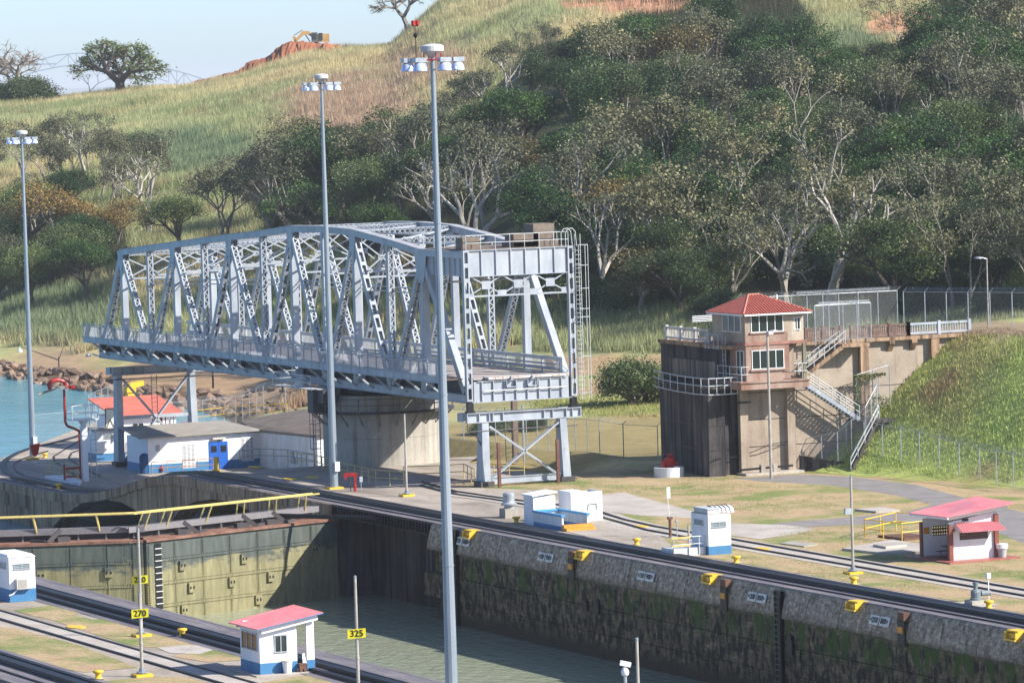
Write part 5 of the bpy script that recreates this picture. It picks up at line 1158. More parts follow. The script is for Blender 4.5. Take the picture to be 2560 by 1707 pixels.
# pump unit at right
p = G(2444, 1510); t = thing('pump_unit', 'grey pump and motor on a concrete plinth at the right', 'pump', (p.x, p.y, 0))
part('plinth', M().box(p.x-.55, p.y-.4, 0, p.x+.55, p.y+.5, .25), conc, t); b = M().lathe((p.x-.1, p.y, .25), [(.34, 0), (.34, .1), (.27, .14), (.29, .45), (.22, .55), (.12, .6), (.12, .85), (.16, .86), (.16, .98)], 14); part('gear_housing', b, plain('pump_grey', (.16, .2, .22), .5), t)
part('motor', M().tube((p.x+.2, p.y-.05, .6), (p.x+.75, p.y-.1, .6), .16, .16, 12), plain('pump_grey2', (.2, .24, .26), .5), t)
p2_ = G(2472, 1503); b = M().tube((p2_.x, p2_.y, 0), (p2_.x, p2_.y, 1.35), .035, .035, 6).box(p2_.x-.12, p2_.y-.1, 1.3, p2_.x+.12, p2_.y+.1, 1.6); solo('lamp_post_small', b, white, 'short white post with a lamp box behind the pump unit', 'post')
sheet('pump_pad', pg((2370, 1508), (2450, 1502), (2500, 1512), (2430, 1522)), conc_lt, .03)
# hydrant in white ring
p = G(1662, 1192); t = thing('hydrant_pit', 'round white concrete ring in front of the dark pier', 'ring', (p.x+.3, p.y, 0)); q = (p.x+.35, p.y, 0)
part('ring_wall', M().lathe(q, [(1.1, 0), (1.12, .72), (1.0, .74), (1.0, .1)], 32), whited, t)
t = thing('hydrant_valve', 'red valve assembly with handwheel inside the white ring', 'valve', (q[0], q[1], .2)); x, y = q[0]-.05, q[1]
part('valve_body', M().lathe((x+.15, y, .25), [(.3, .2), (.3, .6), (.4, .62), (.4, .72), (.3, .74), (.32, .95), (.42, 1.0), (.42, 1.1), (.25, 1.22), (.1, 1.3)], 14), redp, t)
part('elbow', M().tube((x-.35, y, .3), (x-.35, y, 1.2), .19, .19, 10).tube((x-.35, y, 1.1), (x+.1, y, 1.1), .17, .17, 10), redp, t)
part('side_outlet', M().tube((x+.4, y, .95), (x+.72, y-.1, .95), .15, .15, 10), redp, t)
part('handwheel', M().path([(x+.15+.3*math.cos(g), y+.3*math.sin(g), 1.65) for g in np.linspace(0, 6.29, 9)], .03, 4).tube((x+.15, y, 1.4), (x+.15, y, 1.75), .03, .03, 5), redp, t)
# red hose cradle near pier, red cradle on mast
def cradle(px, py, z, lab):
    p = G(px, py, z); x, y = p.x, p.y; t = thing('hose_cradle', lab, 'cradle', (x, y, z)); d = Vector((CYW, -SY, 0))
    c = Vector((x, y, z+1.0)); b = M()
    pr = [(-.5, .2), (-.45, .34), (.45, .34), (.5, .2), (.42, -.3), (.3, -.45), (.26, .1), (-.26, .1), (-.3, -.2), (-.4, -.1)]
    b.extr([c+d*u+Vector((0, 0, w)) for u, w in pr], Vector((SY, CYW, 0))*.3); part('hood', b, redp, t)
    part('stand', M().tube(c+d*.32+Vector((0, 0, -.4)), c+d*.32-Vector((0, 0, 1.0)), .1, .12, 8), redp, t); part('valve', M().tube(c+Vector((0, 0, .1)), c-Vector((0, 0, 1.0)), .04, .04, 6), steel_d, t)
cradle(877, 1228, 0, 'red hose cradle beside the mast at the pier')
p = G(84, 1150, -3.3); b = M().extr([(p.x-.45, p.y-.5, -1.9), (p.x+.5, p.y-.5, -1.75), (p.x+.3, p.y-.5, -2.7), (p.x+.05, p.y-.5, -2.95), (p.x-.2, p.y-.5, -2.8)], (0, .3, 0)); solo('red_hose_box', b, redp, 'red shield shaped hose box at the foot of the far left mast', 'box')
p = G(903, 1230); b = M().tube((p.x, p.y, 0), (p.x, p.y, 1.0), .03, .03, 6).box(p.x-.12, p.y-.08, .75, p.x+.12, p.y+.08, 1.15); solo('meter_post', b, galv, 'thin post with grey box right of the red cradle', 'post')
# ================================================================== ABUTMENT AND CONTROL HOUSE
ab = thing('bridge_abutment', 'stained concrete bridge landing, black rounded end and pale pilastered wall', 'abutment', (168, 328, 0))
poly = [(160.2, 338.5), (159.3, 335), (158.6, 331), (158.2, 328), (158.1, 325.9), (159.4, 325.7), (159.4, 326.4), (161, 326.4), (161, 338.5)]
b = M().prism(poly, -.5, 6.4)
part('rounded_end', b, conc_dark, ab)
for z in (1.9, 3.7): part('joint', M().prism([(x-.015 if x < 159 else x, y) for x, y in poly], z, z+.05), black, ab)
part('seat_slab', M().prism([(160.0, 338.8), (159.0, 335), (158.3, 331), (157.9, 327.8), (157.9, 325.6), (160.6, 325.4), (160.6, 338.8)], 6.4, 6.62), conc_dark, ab)
part('backwall', M().box(160.3, 327.2, 6.62, 161.0, 338.3, 9.35), conc_dark, ab)
part('backwall_panel', M().box(160.15, 328.6, 6.9, 160.29, 336.6, 8.3), concrete('pale_streaked', (.2, .17, .14), (.36, .31, .25), (.05, .045, .045), .5, 2), ab)
b = M().prism([(161.05, 326.2), (180.2, 326.2), (180.2, 336.5), (161.05, 336.5)], -.5, 9.35); part('main_wall', b, conc_tan, ab)
part('deck_slab', M().prism([(159.6, 325.7), (180.6, 325.7), (180.6, 337.2), (160.2, 338.6)], 9.35, 9.62), conc_brown, ab)
for x in (161.0, 164.9, 171.2, 177.2): part('pilaster', M().box(x-.35 if x > 166 else x-.3, 325.75, -.5, x+.35, 326.2, 9.35), conc_brown if x > 166 else conc_tan, ab)
for x in (173.3, 175.2, 179.9): part('bracket', M().extr([(x, 326.2, 9.35), (x, 325.7, 9.35), (x, 325.7, 9.1), (x, 326.2, 8.5)], (.45, 0, 0)), conc_brown, ab)
part('wall_joints', M().box(160.2, 326.17, 2.0, 179.8, 326.2, 2.04).box(160.2, 326.17, 4.0, 179.8, 326.2, 4.04).box(160.2, 326.17, 6.0, 179.8, 326.2, 6.04), conc_dark, ab)
q0, q1 = GY(1851, 1060, 325.9), GY(1868, 1150, 325.9); part('rust_panel', M().box(q0.x, 325.8, q1.z, q1.x, 325.95, q0.z), worn('rust_patchy', (.09, .035, .025), (.32, .16, .06), 2.5, .9), ab)
part('grey_panel', M().box(q0.x, 325.78, q0.z, q1.x, 325.95, q0.z+1.2), whited, ab); part('corbel', M().beam((q0.x-.3, 325.7, q0.z+1.6), (q1.x+.3, 325.7, q0.z+1.6), .1, .1), black, ab)
b = M().box(160.5, 324.6, 0, 165.3, 326.2, .18); part('footing', b, conc_lt, ab)
b = M()
for x in (161.9, 162.9): b.box(x, 324.9, .18, x+.35, 325.25, .75)
part('pipe_support', b, conc, ab); part('foot_pipe', M().path([(160.3, 325.1, .45), (164.6, 325.1, .55)], .09, 6), black, ab)
b = M().extr([(165.4, 325.6, -.2), (168.6, 323.4, -.2), (168.6, 323.4, .55), (165.4, 325.6, 1.2)], (.25, .2, 0)); part('ramp_wall', b, conc_dark, ab)
b = M().path([(158.2, 325.6, 1.35), (161, 326.1, 1.4), (163, 325.4, 2.2), (165, 326, 2.3)], .035, 4); part('cable', b, black, ab)
# control house
ch = thing('control_house', 'two storey control house with red tiled hip roof on the concrete landing', 'house', (162.6, 326, 6.4))
hx0, hx1, hx2, hy0, hy1 = 160.67, 164.25, 165.62, 324.5, 330.0
part('balcony_slab', M().box(159.85, 323.75, 6.42, 165.45, 330.2, 6.9).box(159.75, 323.65, 6.9, 165.5, 330.2, 7.0), conc_pink, ch)
b = M().box(hx0, hy0, 7.0, hx1, hy1, 9.66); part('lower_wall', b, conc_pink, ch)
b = M().box(hx0-.08, hy0-.08, 9.62, hx1+.05, hy1, 9.84).box(hx1+.05, hy0-.0, 9.62, hx2+.05, hy1, 9.84); part('string_course', b, worn('course_red', (.24, .1, .08), (.4, .22, .17), 1.5, .8), ch)
b = M().box(hx0, hy0, 9.84, hx1-.05, hy1, 11.92).prism([(hx1-.05, hy0), (hx1+.25, hy0+.0), (hx2, hy0+.25), (hx2, hy1), (hx1-.05, hy1)], 9.84, 11.92); part('upper_wall', b, conc_tan, ch)
part('low_course', M().box(hx0-.02, hy0-.02, 9.84, hx1-.1, hy0, 10.5), conc_pink, ch)
win(ch, 161.17, 163.77, hy0, 10.62, 11.86, 4, 'y', darkglass, white); win(ch, 161.17, 163.77, hy0, 7.9, 9.2, 4, 'y', darkglass, white)
w_ = win(ch, 164.75, 165.25, hy0+.1, 10.66, 11.5, 2, 'y', darkglass, white)
win(ch, 325.2, 328.2, hx0, 10.62, 11.8, 3, 'x', darkglass, white); win(ch, 324.8, 326.0, hx0, 7.5, 9.2, 2, 'x', darkglass, white)
part('sill', M().box(161.0, hy0-.16, 7.72, 163.95, hy0, 7.84).box(161.0, hy0-.14, 10.48, 163.95, hy0, 10.57), conc_pink, ch)
ex0, ex1, ey0, ey1, ez, az = 160.3, 165.95, 323.95, 330.3, 11.95, 13.22
ax0, ax1, ay = 162.6, 163.5, 327.6
RA, RB = Vector((162.3, 327.1, az)), Vector((163.2, 327.1, az)); C_ = [Vector((ex0, ey0, ez)), Vector((ex1, ey0, ez)), Vector((ex1, ey1, ez)), Vector((ex0, ey1, ez))]
rf = part('roof', M().add([*C_, RA, RB], [(0, 1, 5, 4), (1, 2, 5), (2, 3, 4, 5), (3, 0, 4), (3, 2, 1, 0)]), tilem, ch)
part('eave_fascia', M().box(ex0, ey0, ez-.12, ex1, ey0+.08, ez-.005).box(ex0, ey0, ez-.12, ex0+.08, ey1, ez-.005).box(ex0, ey1-.08, ez-.12, ex1, ey1, ez-.005), white, rf)
def tiles(P0, P1, A, B, n):
    """barrel tile courses running up one roof face, clipped at the hips"""
    nrm = (P1-P0).cross(A-P0).normalized(); nrm = nrm if nrm.z > 0 else -nrm; e = (P1-P0); Lh = e.length; ed = e/Lh
    up = nrm.cross(ed).normalized(); up = up if up.z > 0 else -up; ht = (A-P0).dot(up); ua, ub = (A-P0).dot(ed), (B-P0).dot(ed)
    for i in range(n):
        u = (i+.5)/n*Lh; top = ht*(u/ua if u < ua else ((Lh-u)/(Lh-ub) if u > ub else 1)); 
        if top < .15: continue
        bb = M().beam(P0+ed*u+nrm*.03, P0+ed*u+up*top+nrm*.03, .13, .09, nrm)
        part('tile_course', bb, tilem, rf)
tiles(C_[0], C_[1], RA, RB, 24); tiles(C_[3], C_[0], RA, RA, 26)
part('ridge_tiles', M().tube(C_[0], RA, .09, .09, 6).tube(C_[1], RB, .09, .09, 6).tube(C_[3], RA, .09, .09, 6).tube(RA, RB, .1, .1, 6), plain('tile_pale', (.55, .24, .17)), rf)
part('vent_pipe', M().tube((164.3, 326.4, 12.4), (164.3, 326.4, 13.2), .07, .07, 6), white, ch)
part('corner_post', M().box(165.15, 324.0, 7.0, 165.4, 324.25, 9.62), concrete('post_mossy', (.2, .2, .13), (.3, .29, .2)), ch)
b = M()
for z in (7.55, 8.1): b.path([(159.95, 327.8, z), (159.95, 323.85, z), (160.6, 323.85, z)], .03, 5)
for x, y in ((159.95, 327.8), (159.95, 323.85), (159.95, 325.8)): b.tube((x, y, 7.0), (x, y, 8.1), .035, .035, 5)
for z in (7.6, 8.15): b.path([(164.3, 323.9, z), (165.4, 323.9, z)], .03, 5)
b.tube((165.0, 323.9, 7), (165.0, 323.9, 8.15), .03, .03, 5); part('balcony_railing', b, steel_pale, ch)
# ladder and cage left of the house
b = M(); lx, ly = 160.15, 326.8
for e in (0, .5): b.tube((lx, ly+e, 6.7), (lx, ly+e, 10.4), .035, .035, 5)
for z in np.arange(6.9, 10.3, .4): b.tube((lx, ly, z), (lx, ly+.5, z), .02, .02, 4)
b.path([(lx, ly, 10.4), (lx-.6, ly, 10.4), (lx-.6, ly+2.2, 10.4)], .035, 5).path([(lx-.6, ly, 9.4), (lx-.6, ly+2.2, 9.4)], .03, 5)
for y in (0, .8, 1.6, 2.2): b.tube((lx-.6, ly+y, 9.3), (lx-.6, ly+y, 10.4), .03, .03, 5)
solo('access_ladder', b, galv, 'grey ladder and hoop rail left of the control house', 'ladder')
# balcony railing round the black end
pts = [(160.3, 325.3), (159.2, 325.2), (158.0, 325.4), (157.8, 327.6), (158.15, 331), (158.85, 335), (159.8, 338.6)]
r = thing('curved_railing', 'pale pipe railing round the black rounded pier end', 'railing', (157.8, 331, 6.6)); b = M()
for z in (6.1, 6.75, 7.3): b.path([(x, y, z) for x, y in pts], .04, 5)
part('rails', b, steel_pale, r)
for a, c in zip(pts, pts[1:]):
    for k in (0, .5): x, y = a[0]+(c[0]-a[0])*k, a[1]+(c[1]-a[1])*k; part('stanchion', M().tube((x, y, 6.1), (x, y, 7.3), .035, .035, 5), steel_pale, r)
# parapets on the landing
def parapet(P, Q, mat, label, k, zt=1.0, nb=9):
    P, Q = Vector(P), Vector(Q); t = thing('parapet', label, 'parapet', (P+Q)/2, 'baluster parapets on the concrete landing')
    part('top_rail', M().beam(P+Vector((0, 0, zt-.08)), Q+Vector((0, 0, zt-.08)), .14, .16), mat, t); part('bottom_rail', M().beam(P+Vector((0, 0, .18)), Q+Vector((0, 0, .18)), .12, .14), mat, t)
    for i in range(k+1): c = P.lerp(Q, i/k); part('pier', M().box(c.x-.12, c.y-.12, c.z, c.x+.12, c.y+.12, c.z+zt+.1), mat, t)
    b = M()
    for i in range(k*nb): c = P.lerp(Q, (i+.5)/(k*nb)); b.box(c.x-.03, c.y-.03, c.z+.2, c.x+.03, c.y+.03, c.z+zt-.1)
    part('balusters', b, mat, t, kind='stuff'); return t
parapet((160.5, 330.3, 9.62), (160.7, 338.0, 9.62), plain('parapet_pale', (.5, .49, .47)), 'pale baluster parapet left of the control house', 3)
parapet((175.0, 325.9, 9.62), (180.2, 325.9, 9.62), steel, 'blue-grey steel parapet at the right end of the landing', 2, .95, 12)
parapet((166.3, 325.9, 9.62), (169.3, 325.9, 9.62), worn('para_rust', (.1, .05, .04), (.25, .18, .15), 2, .8), 'rust stained parapet just right of the control house', 2, .95, 10)
parapet((170.2, 325.9, 9.62), (175.0, 325.9, 9.62), MATS['para_rust'], 'rust stained parapet between the stairs and the blue-grey parapet', 3, .95, 10)
q = GY(1752, 798, 335); b = M()
for k in range(4): z = q.z+k*.13-.1; b.path([(q.x-1.2, 334, z), (q.x+.9, 334, z+.02), (q.x+1.5, 334, z-.35)], .035, 5)
solo('pipe_rack', b, white, 'row of white bent pipes above the landing left of the roof', 'pipes')
# stairs
def stair(P, Q, n, w, label, mat, width_dir=(0, -1, 0), rails=True):
    P, Q = Vector(P), Vector(Q); wd = Vector(width_dir)*w; t = thing('stair_flight', label, 'stairs', P.lerp(Q, .5), 'stair flights beside the control house')
    part('stringer', M().beam(P, Q, .08, .3).beam(P+wd, Q+wd, .08, .3), mat, t)
    for i in range(n): c = P.lerp(Q, (i+.5)/n); part('tread', M().add([c+Vector((-.15, 0, .1))+wd*k for k in (0, 1)]+[c+Vector((.15, 0, .1))+wd*k for k in (1, 0)]+[c+Vector((-.15, 0, .04))+wd*k for k in (0, 1)]+[c+Vector((.15, 0, .04))+wd*k for k in (1, 0)], [(0, 1, 2, 3), (7, 6, 5, 4), (0, 4, 5, 1), (1, 5, 6, 2), (2, 6, 7, 3), (3, 7, 4, 0)]), timber, t)
    for k in (0, 1):
        b = M()
        for h_ in (.55, 1.0): b.tube(P+wd*k+Vector((0, 0, h_)), Q+wd*k+Vector((0, 0, h_)), .032, .032, 5)
        for i in range(5): c = P.lerp(Q, i/4)+wd*k; b.tube(c, c+Vector((0, 0, 1.0)), .032, .032, 5)
        part('handrail', b, steel_pale, t)
    return t
q1, q2 = GY(2108, 845, 325), GY(2004, 925, 325)
part('stair_landing', M().box(q1.x-.3, 324.6, 9.1, q1.x+2.0, 325.8, 9.35), conc_brown, ab)
stair((q1.x, 325.6, 9.3), (q2.x, 325.6, 7.05), 14, .9, 'upper concrete stair flight falling left to the control house', conc_brown)
q1, q2 = GY(2010, 958, 324.6), GY(2146, 1048, 324.6)
stair((q1.x, 325.3, q1.z), (q2.x, 325.3, q2.z), 18, .9, 'steel stair flight falling right from the control house', steel)
z3 = q2.z; q3 = G(2035, 1178)
part('stair_platform', M().box(q2.x, 323.4, z3-.25, q2.x+2.6, 326.2, z3), conc_dark, ab)
n_ = 10; stair((q2.x+1.2, 323.6, z3), (167.4, 321.2, .1), 18, 1.0, 'lowest stair flight with long white rails down the grass slope', conc_dark, (.45, .9, 0))
# ================================================================== FENCES
def fence(pts, h, label, step=3.0, arm=True, grp='chain link fences', mesh=True, mat=galv, top=True):
    pts = [Vector(p) for p in pts]; t = thing('chain_link_fence', label, 'fence', pts[0], grp); rails = M(); v = M()
    for A, B in zip(pts, pts[1:]):
        n = max(1, round((B-A).length/step))
        for i in range(n+(1 if B is pts[-1] else 0)):
            c = A.lerp(B, i/n); po = M().tube(c-Vector((0, 0, .3)), c+Vector((0, 0, h)), .04, .04, 6)
            if arm: po.tube(c+Vector((0, 0, h)), c+Vector((.25, -.15, h+.3)), .025, .025, 4)
            part('post', po, mat, t)
        if top: rails.tube(A+Vector((0, 0, h-.03)), B+Vector((0, 0, h-.03)), .025, .025, 5)
        rails.tube(A+Vector((0, 0, .05)), B+Vector((0, 0, .05)), .015, .015, 4)
        v.add([A, B, B+Vector((0, 0, h)), A+Vector((0, 0, h))], [(0, 1, 2, 3)])
        if arm:
            for k in (.1, .2, .3): rails.tube(A+Vector((k*.8, -k*.5, h+k)), B+Vector((k*.8, -k*.5, h+k)), .009, .009, 3)
    part('rails', rails, mat, t)
    if mesh: part('mesh', v, linkm, t)
    return t
def gp(px, py): 
    p = G(px, py); return (p.x, p.y, T1(p.x, p.y) if p.x > 150 else 0)
f1 = [gp(1890, 1178), gp(2000, 1174), gp(2118, 1172), gp(2300, 1190), gp(2450, 1208), gp(2620, 1232)]
fence(f1, 2.45, 'long chain link fence along the foot of the grassy embankment', 2.7)
fence([(166.3, 326.3, 0.1), (167.8, 324.0, .6), (169.6, 322.9, 2.4), (171.3, 324.2, 3.9), (172.2, 325.6, 4.3)], 2.3, 'steep chain link fence climbing beside the lowest stairs', 1.6, False)
fence([(170.2, 325.3, 4.0), (173.0, 325.3, 4.6)], 3.0, 'tall mesh screen with green creeper at the stair foot', 1.4, False)
fence([(166.5, 337.5, 9.62), (171, 337.3, 9.62), (175, 337.1, 9.62), (180, 336.9, 9.62)], 2.9, 'tall fence with coiled wire on the landing behind the stairs', 1.5)
fence([(180.6, 337, 9.7), (184, 326, 9.8), (186, 312, 9.9), (188, 296, 10)], 2.7, 'fence along the top of the embankment in front of the trees', 2.4, True)
fence([(166.8, 325.2, 9.62), (171.6, 325.4, 9.62)], 2.7, 'rusty mesh enclosure at the head of the stairs', 1.2, False)
def onG(px, py):
    p, d = hit(px, py, 380, 520); return (p.x, p.y, p.z)
fence([onG(1560, 1163), onG(1500, 1148), onG(1440, 1138), onG(1400, 1132), onG(1290, 1125)], 2.6, 'chain link fence in the dip between the trestle and the black pier', 2.4)
fence([onG(1290, 1122), onG(1240, 1112), onG(1120, 1098)], 2.6, 'chain link fence seen through the near trestle', 2.6)
fence([onG(1646, 1168), onG(1560, 1163)], 2.6, 'short fence panel meeting the black pier', 2.4)
# coils of wire
b = M(); 
for i in range(70):
    u = i/69; x = 167.2+4.2*u; b.path([(x+.1*a/6.28, 325.4+.12*math.cos(a), 12.35+.2*math.sin(a)) for a in np.linspace(0, 6.28, 7)], .008, 3)
for i in range(110):
    u = i/109; x = 171.4+8*u; b.path([(x+.1*a/6.28, 337.2+.12*math.cos(a), 12.6+.2*math.sin(a)) for a in np.linspace(0, 6.28, 7)], .008, 3)
solo('razor_wire', b, galv, 'coiled razor wire along the tops of the landing fences', 'wire')
# pole with ladder behind the trestle
p, _ = hit(1290, 1165, 380, 430); b = M().box(p.x-.22, p.y-.2, p.z, p.x+.2, p.y+.2, 7.6)
t = thing('ladder_pole', 'brown pole with ladder standing behind the near trestle', 'pole', (p.x, p.y, p.z)); part('pole', b, timber, t); b = M()
for e in (-.5, .1): b.tube((p.x+e-.5, p.y-.4, p.z), (p.x+e-.5, p.y-.4, p.z+4.5), .035, .035, 5)
for z in np.arange(.3, 4.4, .35): b.tube((p.x-1.0, p.y-.4, p.z+z), (p.x-.4, p.y-.4, p.z+z), .02, .02, 4)
part('ladder', b, steel_d, t); part('side_pole', M().tube((p.x+.7, p.y, p.z), (p.x+.7, p.y, p.z+4.6), .08, .08, 6), galv, t)
# ================================================================== YELLOW AND GREY PIPE RAILINGS
def prail(pts, h, label, mat=railyel, step=2.0, mid=.5, r=.035, base_z=None):
    pts = [Vector(p) for p in pts]; t = thing('pipe_railing', label, 'railing', pts[0], 'low pipe railings'); b = M(); 
    for k in (h, h*mid): b.path([p+Vector((0, 0, k)) for p in pts], r, 5)
    part('rails', b, mat, t)
    for A, B in zip(pts, pts[1:]):
        n = max(1, round((B-A).length/step))
        for i in range(n+(1 if B is pts[-1] else 0)): c = A.lerp(B, i/n); part('stanchion', M().tube(c, c+Vector((0, 0, h)), r, r, 5), mat, t)
def g0(px, py, z=0): p = G(px, py, z); return (p.x, p.y, z)
prail([g0(720, 1168), g0(790, 1172), g0(870, 1196), g0(940, 1212), g0(1010, 1216)], 1.1, 'long pale yellow pipe railing in front of the round pier')
prail([g0(1010, 1203), g0(1100, 1200), g0(1160, 1196), g0(1188, 1210)], 1.1, 'pale yellow railing between the pier and the near trestle')
prail([g0(600, 1158), g0(650, 1153), g0(720, 1156), g0(790, 1168)], 1.0, 'thin grey railing in front of the long white wing', postm, 1.8)
prail([g0(2162, 1343), g0(2255, 1353), g0(2335, 1345)], 1.15, 'yellow guard rails round the pit left of the red roofed shelter, front side', yellow, 1.9)
prail([g0(2162, 1343), g0(2240, 1325), g0(2325, 1330)], 1.15, 'yellow guard rails round the pit, far side', yellow, 2.2)
b = M().prism(pg((2195, 1343), (2260, 1352), (2330, 1346), (2275, 1338)), 0, .16); solo('pit_cover', b, brown, 'brown pit frame inside the yellow guard rails', 'cover')
prail([g0(1235, 1195), g0(1311, 1193)], 1.1, 'yellow railing behind the near trestle', railyel, 1.4)
# ================================================================== BUILDINGS ON THE FAR LEFT
zf = -3.3
bd = thing('pump_house', 'long white building with blue double doors and flat grey roof', 'building', (144, 402, -3.3))
Y0_ = 400.0; X0, X1, Y1_ = GY(370, 1120, 400).x, GY(648, 1120, 400).x, 405.5; Z0, Z1 = -3.28, GY(520, 1087, 400).z
part('wall', M().box(X0, Y0_, Z0+.75, X1, Y1_, Z1), white, bd); part('plinth', M().box(X0-.3, Y0_-1.3, zf-.2, X1+.3, Y1_, Z0), conc, bd); part('blue_band', M().box(X0-.015, Y0_-.015, Z0, X1, Y0_+.1, Z0+.75).box(X0-.015, Y0_, Z0, X0, Y1_, Z0+.75), blue, bd)
part('roof', M().add([(X0-.9, Y0_-.5, Z1), (X1+.1, Y0_-.5, Z1+.12), (X1+.1, Y1_+3.5, Z1+.45), (X0+.5, Y1_+3.5, Z1+.4), (X0-.9, Y0_-.5, Z1+.1), (X1+.1, Y0_-.5, Z1+.22), (X1+.1, Y1_+3.5, Z1+.55), (X0+.5, Y1_+3.5, Z1+.5)], [(3, 2, 1, 0), (4, 5, 6, 7), (0, 1, 5, 4), (1, 2, 6, 5), (2, 3, 7, 6), (3, 0, 4, 7)]), roofgr, bd)
def fx(px): return GY(px, 1120, Y0_).x
def fz(py): return GY(520, py, Y0_).z
for i, (a, c) in enumerate(((522, 545), (546, 569))): dl = part('door_leaf', M().box(fx(a), Y0_-.05, Z0, fx(c), Y0_, fz(1105)), doorblue, bd); part('door_window', M().box(fx(a+5), Y0_-.065, fz(1131), fx(c-4), Y0_-.05, fz(1115)), black, dl)
part('door_sign', M().box(fx(530), Y0_-.3, fz(1099), fx(562), Y0_-.02, fz(1094)), plain('fitting_cream', (.6, .56, .5)), bd); text('lettering', '39', .3, (fx(547), Y0_-.02, fz(1102)), (1, 0, 0), (0, 0, 1), inkm, bd)
def louv(a, c, t, bt):
    f_ = part('louvre_panel', M().box(fx(a), Y0_-.03, fz(bt), fx(c), Y0_, fz(t)), white, bd)
    m_ = M(); n = 3; w = (fx(c)-fx(a))/n; z = fz(bt)+.06
    while z < fz(t)-.05:
        for k in range(n): m_.box(fx(a)+k*w+.05, Y0_-.045, z, fx(a)+(k+1)*w-.05, Y0_-.03, z+.05)
        z += .11
    part('slots', m_, plain('slot_dark', (.2, .2, .22)), f_, kind='stuff')
louv(456, 487, 1107, 1166); louv(603, 634, 1098, 1158)
l2 = M()
for i in range(3):
    for k in range(6): l2.box(fx(389)+i*.13, Y0_-.03, fz(1119)+k*.09, fx(389)+i*.13+.09, Y0_, fz(1119)+k*.09+.05)
part('vent_block', l2, MATS['slot_dark'], bd)
p = Vector((fx(402), Y0_-.15, Z0)); solo('fire_extinguisher', M().lathe(p, [(.1, .1), (.11, .5), (.05, .62), (.03, .7)], 10), redp, 'red extinguisher on the corner of the long white building', 'extinguisher')
Yw = GX(792, 1100, X1).y
wg = thing('white_wing', 'white wing with brown sloping roof between the long building and the pier', 'building', (152, 392, -3.3))
part('wall', M().add([(X1+.02, 400, zf), (X1+.02, Yw, zf), (158, Yw, zf), (158, 400, zf), (X1+.02, 400, Z1), (X1+.02, Yw, Z1+.25), (158, Yw, Z1+1.0), (158, 400, Z1+.8)], [(0, 1, 5, 4), (1, 2, 6, 5), (2, 3, 7, 6), (3, 0, 4, 7), (4, 5, 6, 7)]), whited, wg)
rf = part('roof', M().add([(X1-.2, 400.3, Z1), (X1-.2, Yw-.3, Z1+.28), (158.3, Yw-.3, Z1+1.1), (158.3, 409, Z1+1.0), (X1+1.6, 409, Z1+.3), (X1-.2, 400.3, Z1+.12), (X1-.2, Yw-.3, Z1+.4), (158.3, Yw-.3, Z1+1.22), (158.3, 409, Z1+1.12), (X1+1.6, 409, Z1+.42)], [(4, 3, 2, 1, 0), (5, 6, 7, 8, 9), (0, 1, 6, 5), (1, 2, 7, 6), (2, 3, 8, 7), (3, 4, 9, 8), (4, 0, 5, 9)]), roofbr, wg)
for k in range(6): a = k/6; part('batten', M().beam((X1+a*8, 401+a*7, Z1+.2+a*.8), (X1+a*8, Yw-.2, Z1+.45+a*.8), .06, .06), roofgr, rf)
q = GX(725, 1128, X1-.1); [part('meter_box', M().box(X1-.15, q.y-a_, q.z-b_, X1+.02, q.y-c_, q.z-d_), galv, wg) for a_, b_, c_, d_ in ((.9, 1.0, .1, .5), (.6, .4, 0, 0))]
# hut with blue base behind the trestle leg
def simple_hut(x0, y0, x1, y1, h, label, z=zf, base=.7, roofm=roofgr, over=.3, name='utility_hut', winr=None):
    t = thing(name, label, 'hut', ((x0+x1)/2, (y0+y1)/2, z)); part('wall', M().box(x0, y0, z+base, x1, y1, z+h), white, t); part('blue_base', M().box(x0-.015, y0-.015, z, x1+.015, y1, z+base), blue, t)
    part('roof', M().box(x0-over, y0-over, z+h, x1+over, y1+over, z+h+.12), roofm, t); return t
p = G(240, 1153, zf); 
uh = simple_hut(141.4, 416.5, 144.1, 419.5, 2.75, 'small white hut with blue base left of the far trestle leg')
win(uh, 142.15, 142.9, 416.5, zf+2.05, zf+2.45, 2, 'y', paleglass, galv, True)
q0, q1 = GY(263, 1023, 418), GY(286, 1072, 418); t = thing('white_billboard', 'tall blank white panel on a frame on the small hut roof', 'panel', (q0.x, 418, q1.z))
part('board', M().box(q0.x, 417.9, q1.z, q1.x, 418.0, q0.z), plain('cream_board', (.78, .78, .66)), t); b = M(); 
b.path([(q0.x-.05, 417.85, q1.z-.4), (q0.x-.05, 417.85, q0.z+.05), (q1.x+.15, 417.85, q0.z+.05), (q1.x+.15, 417.85, q1.z-.4)], .05, 4).path([(q0.x, 417.85, q1.z), ((q0.x+q1.x)/2, 417.85, (q0.z+q1.z)/2), (q1.x, 417.85, q1.z)], .03, 4).beam((q0.x-.4, 417.8, q1.z-.45), (q1.x-.2, 417.8, q1.z-.45), .1, .12); part('frame', b, steel_d, t)
rh = thing('red_roof_building', 'white building with red metal roof behind the far trestle', 'building', (152, 432, zf))
q0 = GY(320, 1105, 430); q1 = GY(402, 1105, 430); q2 = GY(445, 1037, 430); 
part('wall', M().box(q0.x-.9, 430, zf, q1.x, 436, GY(360, 1040, 430).z), white, rh)
